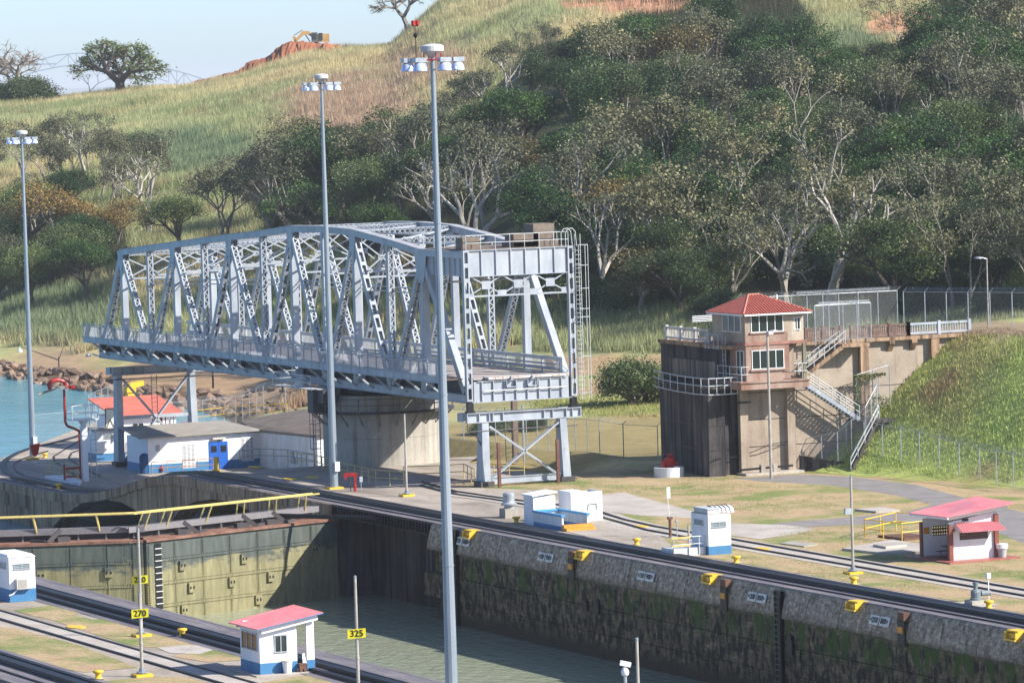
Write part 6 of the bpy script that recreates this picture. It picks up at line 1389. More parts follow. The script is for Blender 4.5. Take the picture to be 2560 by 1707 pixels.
zt = GY(360, 1037, 430).z; part('roof', M().add([(q0.x-1.6, 429.2, zt), (q2.x+.3, 429.2, zt), (q2.x+.3, 436.5, zt+1.3), (q0.x-1.6, 436.5, zt+1.3), (q0.x-1.6, 429.2, zt+.1), (q2.x+.3, 429.2, zt+.1), (q2.x+.3, 436.5, zt+1.4), (q0.x-1.6, 436.5, zt+1.4)], [(3, 2, 1, 0), (4, 5, 6, 7), (0, 1, 5, 4), (1, 2, 6, 5), (2, 3, 7, 6), (3, 0, 4, 7)]), worn('orange_red_roof', (.5, .13, .09), (.62, .2, .14), .8, .6), rh)
win(rh, GY(331, 1060, 430).x, GY(359, 1060, 430).x, 430, GY(345, 1084, 430).z, GY(345, 1058, 430).z, 2, 'y', darkglass, white)
part('blue_strip', M().box(GY(362, 1060, 430).x, 429.97, GY(362, 1066, 430).z, GY(392, 1060, 430).x, 430, GY(362, 1063, 430).z), doorblue, rh)
part('porch', M().box(q1.x, 431.5, zf, q2.x-.4, 436, zt-.1), brick, rh); b = M()
for px in (408, 417, 428, 436): xx = GY(px, 1060, 430).x; b.box(xx-.1, 429.8, zf, xx+.1, 430, zt)
part('porch_post', b, white, rh)
# yellow crane arm, barrels, tank
q = GY(322, 1018, 437); z_ = lambda py: GY(330, py, 437).z; x_ = lambda px: GY(px, 985, 437).x; t = thing('yellow_crane', 'yellow bent steel crane arm above the red roof', 'crane', (x_(330), 437, z_(1018)))
part('column', M().extr([(x_(324), 437, z_(1018)), (x_(339), 437, z_(1018)), (x_(339), 437, z_(982)), (x_(319), 437, z_(982))], (0, .9, 0)), yellow, t)
part('jib', M().extr([(x_(317), 436.9, z_(981)), (x_(340), 436.9, z_(981)), (x_(340), 436.9, z_(969)), (x_(360), 436.9, z_(965)), (x_(360), 436.9, z_(953)), (x_(333), 436.9, z_(957)), (x_(325), 436.9, z_(959)), (x_(317), 436.9, z_(971))], (0, 1.1, 0)), yellow, t)
for px, py, mat, lab in ((465, 1072, plain('pink_red', (.6, .05, .1)), 'pink-red drum standing beside the far trestle'), (459, 1073, doorblue, 'blue drum half hidden behind the pink-red drum')):
    p = G(px, py, -1.5); p = GY(px, py, 412 if mat is not doorblue else 413.5); solo('drum', M().lathe((p.x, p.y, p.z-.6), [(.36, 0), (.36, .38), (.38, .4), (.36, .42), (.36, .8), (.38, .82), (.36, .84), (.36, 1.2)], 16), mat, lab, 'drum')
t = thing('blue_tank', 'small dark blue tank at the left corner of the long white building', 'tank', (fx(363), 400.6, -3.3)); x = fx(363)
part('tank_body', M().lathe((x, 400.4, -3.3), [(.42, 0), (.42, 1.5), (.2, 1.75)], 14), plain('tank_blue', (.02, .08, .2)), t)
# parked items and clutter
p = G(345, 1130, zf); b = M().box(p.x-1.5, p.y-1, zf+.1, p.x+1.6, p.y+1.2, zf+.9); solo('tarp_pile', b, worn('tarp', (.3, .25, .25), (.45, .4, .42), 3, .8), 'low pinkish tarpaulin covered heap between the huts', 'heap')
# ladder mast with fire monitor
p = G(213, 1203, zf); x, y = p.x, p.y; zt = GY(213, 1064, y).z
t = thing('monitor_tower', 'white square tower with side ladder and top platform', 'tower', (x, y, zf))
part('column', M().box(x-.25, y-.3, zf, x+.25, y+.3, zt), white, t)
part('platform', M().box(x-1.2, y-.7, zt+.5, x+1.15, y+.8, zt+.6).lathe((x, y, zt), [(.2, 0), (.35, .3), (.55, .5)], 10), white, t); b = M()
for h_ in (1.1, 1.75): b.path([(x-1.2, y-.7, zt+h_), (x+1.15, y-.7, zt+h_), (x+1.15, y+.8, zt+h_), (x-1.2, y+.8, zt+h_), (x-1.2, y-.7, zt+h_)], .035, 5)
for a, c in ((-1.2, -.7), (0, -.7), (1.15, -.7), (1.15, .8), (-1.2, .8), (.5, -.7)): b.tube((x+a, y+c, zt+.55), (x+a, y+c, zt+1.75), .035, .035, 5)
part('platform_railing', b, white, t); b = M()
for e in (.45, .95): b.tube((x+e, y-.35, zf), (x+e, y-.35, zt+.6), .035, .035, 5)
z = zf+.2
while z < zt+.5: b.tube((x+.45, y-.35, z), (x+.95, y-.35, z), .022, .022, 4); z += .33
z = zf+1.8
while z < zt+.4: b.path([(x+.45, y-.35, z), (x+.4, y-.95, z), (x+1.0, y-.95, z), (x+.95, y-.35, z)], .03, 4); z += .9
part('ladder', b, galv, t)
t = thing('fire_monitor', 'dark red water monitor pipe rising beside the white tower', 'fire monitor', (x-.6, y, zf)); xa = x-.42
part('riser', M().tube((xa, y-.1, zf), (xa, y-.1, zt-.4), .09, .09, 10).path([(xa, y-.1, zt-.4), (xa-.5, y-.2, zt-.15), (xa-1.1, y-.2, zt+.1), (xa-1.25, y-.2, zt+.5), (xa-1.25, y-.2, zt+3.2)], .11, 10), plain('monitor_red', (.3, .02, .02), .4), t)
ht = zt+3.3; b = M().path([(xa-1.25+.0+.75*math.cos(a)-.6, y-.2, ht+.28+.45*math.sin(a)) for a in np.linspace(-.2, 3.8, 10)], .17, 8); part('head_coil', b, redp, t)
part('nozzle', M().tube((xa-2.0, y-.2, ht+.05), (xa-3.6, y-.3, ht-.45), .12, .09, 8), plain('nozzle_grey', (.3, .29, .25)), t)
part('control_lever', M().tube((xa-1.15, y-.2, ht), (xa-.5, y-.2, ht+.1), .06, .06, 6).tube((xa-.75, y-.2, ht-.2), (xa-.75, y-.2, ht+.9), .04, .04, 5).box(xa-.7, y-.35, ht-.1, xa-.3, y-.05, ht+.2), redp, t)
part('base_pipework', M().tube((xa-1.5, y-.3, zf), (xa-1.5, y-.3, zf+1.6), .1, .1, 8).tube((xa-1.5, y-.3, zf+.5), (xa, y-.1, zf+.5), .09, .09, 8).tube((xa-1.5, y-.3, zf+1.2), (xa, y-.1, zf+1.2), .09, .09, 8), MATS['monitor_red'], t)
p = G(150, 1212, zf); b = M().prism([tuple(G(*q, zf)[:2]) for q in ((112, 1196), (160, 1193), (206, 1206), (200, 1213), (150, 1206))], zf, zf+.25); solo('hatch_surround', b, white, 'white frame of the railed hatch by the arched wall', 'frame')
prail([g0(116, 1193, zf), g0(150, 1198, zf), g0(196, 1206, zf)], 1.1, 'pale yellow railing on the white hatch frame, front', railyel, 2.0)
prail([g0(124, 1187, zf), g0(165, 1186, zf), g0(202, 1198, zf)], 1.1, 'pale yellow railing on the white hatch frame, back', railyel, 2.2)
prail([(X0-.1, Y0_-1.1, Z0), (fx(520), Y0_-1.1, Z0)], 1.05, 'rusty pipe railing left of the blue double doors', worn('rail_rusty', (.3, .12, .06), (.45, .3, .2), 4, .7), 1.4)
# curved tracks on the lower deck
def curve(pp, lab, w=.16):
    pts = [G(*q, zf+.02) for q in pp]; b = M()
    for A, B in zip(pts, pts[1:]): b.beam(A+Vector((0, 0, .04)), B+Vector((0, 0, .04)), w, .08)
    solo('rail', b, black, lab, 'rail')
curve(((8, 1166), (10, 1156), (20, 1146), (45, 1132), (85, 1118), (140, 1106), (190, 1092), (250, 1070)), 'outer curved rail swinging round the far end of the wall', .5)
curve(((8, 1166), (16, 1180), (40, 1195), (80, 1208), (130, 1217), (150, 1219)), 'outer curved rail joining the rack track', .5)
curve(((34, 1168), (35, 1160), (50, 1150), (80, 1139), (120, 1128)), 'inner curved rail behind the far left mast', .1)
curve(((34, 1168), (42, 1180), (70, 1193), (110, 1206), (140, 1214)), 'inner curved rail in front of the far left mast', .1)
curve(((200, 1100), (172, 1118), (136, 1140), (136, 1152), (160, 1172), (190, 1188)), 'thin looping rail in the middle of the lower deck', .1)
curve(((240, 1112), (180, 1132), (173, 1146), (200, 1166), (250, 1190)), 'second looping rail near the white tower', .1)
for pp in (((150, 1115), (200, 1100), (232, 1112), (190, 1128)), ((230, 1166), (300, 1160), (320, 1172), (250, 1180)), ((300, 1150), (330, 1148), (340, 1180), (330, 1200), (310, 1180))):
    struct('deck_patch', M().add([G(*q, zf+.012) for q in pp], [tuple(range(len(pp)))]), conc_lt)
# yellow rails by the channel, blue pipes, fence along the bank
prail([g0(470, 1062, -2.6), g0(560, 1052, -2.4), g0(718, 1042, -2.0)], 1.3, 'bright orange-yellow railing beyond the pump house', yellow, 6.0)
b = M()
for z in (-1.2, -.5, .1): b.path([(x_(345), 441, z), (x_(420), 441, z)], .06, 5)
for px in (345, 365, 420): b.tube((x_(px), 441, -3.3), (x_(px), 441, .2), .06, .06, 5)
solo('blue_rail_frame', b, plain('rail_blue', (.03, .12, .25)), 'dark blue pipe frame beside the water behind the red roof', 'railing')
fence([(x_(345), 470, -5.5), onG(590, 1052), onG(660, 1040), onG(715, 1040)], 3.0, 'chain link fence along the stony bank', 5.0)
fence([(155.5, 460, -3.3), (163, 474, -3.3)], 3.2, 'pale fence panel above the far end of the wall', 4.0, False)
# ================================================================== FAR BANK ITEMS
for px, py, x2, y2, lab in ((148, 938, 52, 868, 'leaning lamp on a long arm over the stony bank'),):
    p, d = hit(px, py, 560, 680); b = M().tube(p, p+Vector((0, 0, 2.2)), .09, .08, 6); k = d/F; rt = Vector((CYW, -SY, 0))
    tip = p+Vector((0, 0, 2.0))-rt*((px-x2)*k)+Vector((0, 0, (905-y2)*k-.2)); b.tube(p+Vector((0, 0, 1.8)), tip, .08, .05, 6).tube(p+Vector((0, 0, 1.8)), p+rt*.7+Vector((0, 0, 3.6)), .06, .04, 5)
    t = thing('arm_lamp', lab, 'lamp', p); part('arm', b, steel_d, t); part('lamp_shade', M().lathe(tip-Vector((0, 0, .7)), [(.35, 0), (.3, .2), (.08, .4), (.05, .7)], 10), white, t)
for px, y0p, y1p, lab in ((533, 972, 930, 'dark post on the bank under the bridge, left'), (707, 990, 955, 'dark post on the bank under the bridge, right')):
    p, d = hit(px, y0p, 520, 640); solo('bank_post', M().tube(p, p+Vector((0, 0, (y0p-y1p)*d/F)), .12, .1, 6), black, lab, 'post')
# excavator on the ridge
def excavator():
    p, d = crest(822); p = p-Vector((SY, CYW, 0))*3; p.z += 1.3; k = d/F; rt = Vector((CYW, -SY, 0)); fw = Vector((SY, CYW, 0)); S = lambda u, w, dep=0: base_+rt*(u*k)+Vector((0, 0, w*k))+fw*dep
    base_ = Vector(p); t = thing('excavator', 'orange-yellow excavator digging red soil on the ridge', 'excavator', base_); cat_y = worn('excavator_paint', (.6, .36, .12), (.75, .48, .2), 2, .5)
    bx = lambda u0, w0, u1, w1, d0, d1: M().extr([S(u0, w0, d0), S(u1, w0, d0), S(u1, w1, d0), S(u0, w1, d0)], fw*(d1-d0))
    part('house', bx(-3, 13, 26, 33, -1.0, 1.6), cat_y, t); cb = part('cab', bx(-18, 12, -3, 37, -1.1, .3), plain('cab_grey', (.15, .17, .16)), t); part('cab_window', bx(-16, 20, -5, 34, -1.16, -1.1), darkglass, cb); part('engine_door', bx(0, 17, 10, 35, -1.15, -1.0), darkglass, t)
    part('turntable', bx(-22, 3, 0, 12, -.8, 1.4), black, t)
    for d0 in (-1.7, 1.1):
        part('track', M().extr([S(-40, 1, d0), S(-36, -4, d0), S(8, -4, d0), S(12, 1, d0), S(8, 7, d0), S(-36, 7, d0)], fw*.8), brown, t)
    part('boom', M().extr([S(-19, 27), S(-16, 31), S(-24, 41), S(-40, 41), S(-58, 22), S(-56, 15), S(-38, 31), S(-28, 32)], fw*.5), cat_y, t)
    part('stick', M().extr([S(-66, 28, .1), S(-60, 30, .1), S(-52, 18, .1), S(-50, -22, .1), S(-55, -26, .1), S(-60, 4, .1)], fw*.4), cat_y, t)
    part('stick_cylinder', M().tube(S(-40, 44, .2), S(-62, 31, .2), .09, .09, 8), galv, t); part('boom_cylinder', M().tube(S(-22, 14, .2), S(-34, 33, .2), .1, .1, 8), black, t)
    part('bucket', M().extr([S(-56, -22), S(-50, -20), S(-44, -32), S(-48, -38), S(-58, -34)], fw*.9), brown, t)
    return base_, d
exb, exd = excavator()
# red soil heaps along the ridge
b = M(); rr = random.Random(4)
def heap(b, c, rx, ry, h, seed):
    n = 22; vs = []; r_ = random.Random(seed); ph = r_.random()*6
    for j in range(6):
        for i in range(n):
            a = 2*math.pi*i/n; f_ = (j/5); w = 1+.18*math.sin(3*a+ph+j)+.1*r_.uniform(-1, 1)
            vs.append((c[0]+rx*(1-f_)*w*math.cos(a)*CYW+ry*(1-f_)*w*math.sin(a)*SY, c[1]-rx*(1-f_)*w*math.cos(a)*SY+ry*(1-f_)*w*math.sin(a)*CYW, c[2]-1.0+(h+1)*(f_**.8)*(1+.12*r_.uniform(-1, 1))))
    b.add(vs, [(j*n+i, j*n+(i+1) % n, (j+1)*n+(i+1) % n, (j+1)*n+i) for j in range(5) for i in range(n)])
prf = [(500, 0), (530, 3), (560, 3), (590, 6), (620, 5), (640, 14), (655, 19), (672, 15), (688, 9), (705, 18), (728, 30), (748, 32), (765, 24), (785, 20), (810, 13), (840, 10), (865, 4), (880, 0)]
bb = M(); nn = 76; mm_ = 9; r_ = random.Random(11)
for i in range(nn):
    px = 500+380*i/(nn-1); h = np.interp(px, [a for a, c in prf], [c for a, c in prf]); p, d = crest(px); k = d/F; c0 = p-Vector((SY, CYW, 0))*4; h = h*k*.9+(1.9 if h > 1 else .2)
    for j in range(mm_): 
        u = j/(mm_-1)*2-1; z = h*max(0, 1-abs(u)**1.7)+r_.uniform(-.16, .16); q = c0+Vector((SY, CYW, 0))*u*6.5; bb.v.append((q.x+r_.uniform(-.3, .3), q.y, T1(q.x, q.y)-.3+z if abs(u) > .99 else p.z-.6+z-abs(u)*1.2))
for i in range(nn-1):
    for j in range(mm_-1): a = i*mm_+j; bb.f.append((a, a+mm_, a+mm_+1, a+1)); bb.mi.append(0)
solo('soil_heap', bb, soilm, None, None, kind='stuff')
# ================================================================== DISTANT STEEL ARCH BRIDGE
DB = 6200.; bs = plain('far_bridge_hazed_steel', (.3, .34, .4), .7, var=.05); fb = thing('distant_bridge', 'faint blue arch truss bridge far off in the haze', 'bridge', (CP+ray(700, 205).normalized()*DB)[:])  # bluish tone puts part of the haze fade into the steel colour
def dpt(px, py):
    d = ray(px, py); return CP+d*(DB/d.dot(Vector((SY, CYW, 0))))
def dl(pts, w=2.2): 
    w *= .7
    b = M(); P = [dpt(*q) for q in pts]
    for A, B in zip(P, P[1:]): b.beam(A, B, w, w)
    return b
part('deck_truss', dl([(0, 165), (60, 163), (140, 160)], 2.5), bs, fb)
part('top_chord', dl([(70, 162), (100, 150), (146, 138), (190, 134), (250, 135), (330, 145), (425, 174), (470, 186), (530, 206)]), bs, fb)
part('bottom_chord', dl([(60, 188), (95, 178), (150, 167), (200, 162), (260, 163), (330, 175), (420, 205)]), bs, fb)
wb = [(95, 178), (112, 146), (130, 170), (150, 137), (170, 136), (190, 162), (191, 134), (171, 165), (171, 135), (150, 167)]
part('web_members', dl([(95, 178), (112, 147), (130, 170), (171, 136), (191, 162), (215, 134), (240, 163), (265, 136), (290, 168), (330, 145)], 1.6), bs, fb)
for px in (171, 191, 240, 290, 422, 442, 460): part('hanger', dl([(px, 135 if px < 300 else 174+(px-422)*.3), (px, 166 if px < 300 else 216)], 1.4), bs, fb)
part('approach_truss', dl([(422, 174), (443, 208), (460, 184), (480, 208), (505, 196)], 1.6), bs, fb)
# ================================================================== ROCKS ON THE BANK
def rockmesh(seed):
    r_ = np.random.default_rng(seed); n = 26; v = r_.normal(size=(n, 3)); v /= np.linalg.norm(v, axis=1)[:, None]; v *= r_.uniform(.75, 1.1, (n, 1)); v *= np.array([1, .8, .68])
    import bmesh
    bm = bmesh.new(); [bm.verts.new(p) for p in v]; bmesh.ops.convex_hull(bm, input=bm.verts)
    for x in [w for w in bm.verts if not w.link_faces]: bm.verts.remove(x)
    me = bpy.data.meshes.new('bank_rock'); bm.to_mesh(me); bm.free(); me.materials.append(rockm); return me
RM = [rockmesh(i) for i in range(6)]
shore = [(-60, 930), (0, 943), (140, 976), (250, 990), (300, 1000), (380, 1018), (480, 1034), (600, 1046)]
sx_, sy_ = [a for a, b in shore], [b for a, b in shore]
def rocklab(px, py, s):
    w = [(70, 'left of the far left mast'), (150, 'right of the far left mast'), (250, 'under the leaning arm lamp'), (330, 'just left of the far trestle leg'), (430, 'seen through the far trestle'), (600, 'right of the far trestle'), (680, 'behind the orange-yellow railing, left part'), (900, 'behind the orange-yellow railing, near the pier')]
    r = next(t for a, t in w if px < a or a == 900); k = 'large brown boulder' if s > .95 else ('tan boulder' if s > .7 else 'small grey-brown boulder')
    return k+(' at the waterline ' if px < 600 and py > np.interp(px, sx_, sy_)-14 else ' up on the bank ')+r
for i in range(270):
    px = random.uniform(-20, 760)
    if px < 600: yy = np.interp(px, sx_, sy_); py = yy-random.uniform(-3, np.interp(px, [0, 150, 600], [28, 42, 55]))
    else: py = random.uniform(975, 1045)
    p, d = hit(px, py, 470, 700)
    if p.z < -7.6: p.z = -6.7
    o = bpy.data.objects.new('bank_rock', RM[i % 6]); COL.objects.link(o); s = random.uniform(.45, 1.15)*(1 if px < 600 else .6); o.scale = (s, s*random.uniform(.7, 1.1), s*random.uniform(.7, 1)); o.location = p+Vector((0, 0, s*.25)); o.rotation_euler = (random.uniform(-.4, .4), random.uniform(-.4, .4), random.uniform(0, 6.3))
    setp(o, rocklab(px, py, s), 'rock', 'boulders along the bank' if px < 600 else 'rocks on the stony slope')
# ================================================================== TREES
def tree_mesh(kind, seed):
    R = random.Random(seed); rg = np.random.default_rng(seed); tips = []; segs = []
    P = dict(round=dict(H=11, tr=.28, first=.2, lv=3, nb=(4, 5), spread=.72, shr=.8, up=.4, leaves=190, ls=.27, cl=1.35, flat=.7, mat=leaf_dark, bk=bark_d),
             olive=dict(H=12, tr=.24, first=.3, lv=4, nb=(2, 3), spread=.6, shr=.8, up=.4, leaves=62, ls=.3, cl=.95, flat=.75, mat=leaf_olive, bk=bark),
             mid=dict(H=9, tr=.2, first=.2, lv=3, nb=(4, 5), spread=.8, shr=.78, up=.35, leaves=150, ls=.23, cl=1.25, flat=.75, mat=leaf_mid, bk=bark_d),
             gold=dict(H=9, tr=.2, first=.25, lv=3, nb=(4, 5), spread=.8, shr=.73, up=.25, leaves=80, ls=.28, cl=1.4, flat=.75, mat=leaf_gold, bk=bark),
             umbrella=dict(H=11, tr=.34, first=.26, lv=4, nb=(3, 3), spread=.85, shr=.76, up=.12, leaves=80, ls=.32, cl=1.35, flat=.42, mat=leaf_dark, bk=bark_d),
             spread=dict(H=10, tr=.32, first=.12, lv=4, nb=(3, 4), spread=.72, shr=.8, up=.12, leaves=42, ls=.36, cl=.95, flat=.6, mat=leaf_mid, bk=bark_d),
             pale=dict(H=12, tr=.3, first=.2, lv=4, nb=(2, 3), spread=.62, shr=.84, up=.22, leaves=38, ls=.3, cl=.8, flat=.6, mat=leaf_olive, bk=bark_w),
             bare=dict(H=10, tr=.5, first=.36, lv=5, nb=(3, 3), spread=.8, shr=.74, up=.14, leaves=9, ls=.16, cl=.5, flat=.6, mat=leaf_bare, bk=bark),
             twiggy=dict(H=8, tr=.12, first=.25, lv=4, nb=(2, 4), spread=.6, shr=.78, up=.25, leaves=5, ls=.16, cl=.6, flat=.8, mat=leaf_olive, bk=bark),
             bush=dict(H=4.5, tr=.1, first=.08, lv=3, nb=(4, 5), spread=1.0, shr=.75, up=.3, leaves=90, ls=.24, cl=1.0, flat=.8, mat=leaf_mid, bk=bark_d),
             vine=dict(H=13, tr=.3, first=.3, lv=3, nb=(3, 4), spread=.42, shr=.72, up=.5, leaves=220, ls=.26, cl=1.3, flat=1.5, mat=leaf_dark, bk=bark_d),
             tall=dict(H=14, tr=.2, first=.55, lv=4, nb=(3, 4), spread=.85, shr=.66, up=.2, leaves=20, ls=.26, cl=.8, flat=.7, mat=leaf_olive, bk=bark))[kind]
    tm = M()
    def grow(p, d, L_, r, lv):
        q = p; n = 3 if lv > 1 else 2
        for i in range(n):
            d2 = (d+Vector((R.gauss(0, .1), R.gauss(0, .1), R.gauss(0, .05)+.05*P['up']))).normalized(); e = q+d2*L_/n
            if r > (.01 if kind == 'bare' else .012): tm.tube(q, e, r*(1-.25*i/n), r*(1-.25*(i+1)/n), 5 if r > .08 else 3, False)
            q = e; d = d2
        if lv <= (1 if P['lv'] == 3 else 1): tips.append((q, lv))
        if lv == 0: return
        k = R.randint(*P['nb']); a0 = R.random()*6.28
        for i in range(k):
            a = a0+i*6.28/k+R.uniform(-.4, .4); sp = P['spread']*R.uniform(.6, 1.2)
            o = d.orthogonal().normalized(); o2 = d.cross(o); nd = (d*math.cos(sp)+(o*math.cos(a)+o2*math.sin(a))*math.sin(sp)); nd.z += P['up']*.6
            if kind in ('umbrella', 'bare'): nd.z *= .62 if lv < P['lv'] else 1
            grow(q, nd.normalized(), L_*P['shr']*R.uniform(.75, 1.15), r*(.68 if kind == 'bare' else .62), lv-1)
    H = P['H']; L0 = H*P['first']; 
    ns = 3 if kind == 'bush' else (2 if kind in ('olive', 'twiggy') and R.random() < .5 else 1)
    for s in range(ns):
        d0 = Vector((R.gauss(0, .08), R.gauss(0, .08), 1)) if ns == 1 else Vector((R.gauss(0, .35), R.gauss(0, .35), 1))
        grow(Vector((0, 0, -.4)), d0.normalized(), L0 if kind != 'bush' else .6, P['tr'], P['lv'])
    T_ = np.array([t[0][:] for t in tips]); 
    zmax = T_[:, 2].max(); sc = H/zmax; tm.v = [(x*sc, y*sc, z*sc) for x, y, z in tm.v]; T_ = T_*sc
    wt = np.array([1. if t[1] == 0 else .5 for t in tips]); cnt = np.maximum(1, (P['leaves']*wt)).astype(int)
    tot = cnt.sum()
    if tot > 17000: cnt = np.maximum(1, (cnt*17000/tot)).astype(int)
    C = np.repeat(T_, cnt, 0); n = len(C); off = rg.normal(size=(n, 3))*P['cl']*.5*np.array([1, 1, P['flat']])
    if kind == 'vine': off[:, 2] -= np.abs(rg.normal(size=n))*1.3
    C = C+off; C[:, 2] = np.maximum(C[:, 2], .1)
    nr = rg.normal(size=(n, 3))+np.array([0, 0, .9]); nr /= np.linalg.norm(nr, axis=1)[:, None]
    a = np.cross(nr, rg.normal(size=(n, 3))); a /= np.linalg.norm(a, axis=1)[:, None]; b = np.cross(nr, a); s = (P['ls']*rg.uniform(.55, 1.25, n))[:, None]
    V = np.stack([C-a*s*.5, C-b*s*.32+nr*s*.08, C+a*s*.5, C+b*s*.32+nr*s*.08], 1).reshape(-1, 3)
    me = bpy.data.meshes.new('crown'); me.vertices.add(4*n); me.vertices.foreach_set('co', V.ravel()); me.loops.add(4*n); me.loops.foreach_set('vertex_index', np.arange(4*n)); me.polygons.add(n); me.polygons.foreach_set('loop_start', np.arange(0, 4*n, 4)); me.polygons.foreach_set('loop_total', np.full(n, 4))
    at = me.attributes.new('rnd', 'FLOAT', 'FACE'); at.data.foreach_set('value', np.clip(.55*rg.beta(2, 2.2, n)+.45*np.repeat(rg.uniform(0, 1, len(T_)), cnt), 0, 1).astype(np.float32)); me.materials.append(P['mat']); me.update()
    return mesh_of('trunk', tm, P['bk']), me, H
LIB = {}
for kind, k in (('round', 4), ('olive', 5), ('mid', 3), ('gold', 2), ('umbrella', 2), ('spread', 1), ('pale', 4), ('bare', 2), ('twiggy', 2), ('bush', 3), ('vine', 2), ('tall', 1)):
    LIB[kind] = [tree_mesh(kind, 100+17*i+len(kind)*7) for i in range(k)]
KN = dict(pale=('pale_limbed_tree', 'pale limbed sparse tree'), round=('broadleaf_tree', 'dense dark green broadleaf tree'), olive=('olive_leaved_tree', 'open greyish olive tree with pale limbs'), mid=('green_tree', 'bushy mid green tree'), gold=('golden_tree', 'brownish gold leaved tree'), spread=('skyline_tree', 'broad crowned green tree'), umbrella=('spreading_tree', 'flat topped dark spreading tree'),
          bare=('bare_tree', 'leafless pinkish tree with wide twig crown'), twiggy=('thin_tree', 'thin nearly leafless pale tree'), bush=('bush', 'rounded green bush'), vine=('vine_covered_tree', 'vine draped dark tree column'), tall=('tall_thin_tree', 'tall thin tree with a pale straight trunk'))
def plant(kind, p, H, label=None, group=None, var=None, wide=1.):
    tk, cr, H0 = LIB[kind][var if var is not None else random.randrange(len(LIB[kind]))]
    t = thing(KN[kind][0], label or KN[kind][1]+' '+group, 'bush' if kind == 'bush' else 'tree', p, group); s = H/H0; t.scale = (s*wide, s*wide, s); t.rotation_euler.z = random.uniform(0, 6.28)
    for nm, me in (('trunk', tk), ('crown', cr)): o = bpy.data.objects.new(nm, me); COL.objects.link(o); o.parent = t
    return t
placed = []; HEROES = []; USED = set()
def hero(px, py, hpx, kind, label, d0=430, d1=1200, wide=1., var=None, sink=.2):
    p, d = crest(px) if py < 275 and px < 400 or label.startswith('thin winter') else hit(px, py, d0, d1); p.z -= sink; placed.append((p.x, p.y)); HEROES.append((px, py-hpx/2, label)); return plant(kind, p, hpx*d/F, label, None, var, wide)
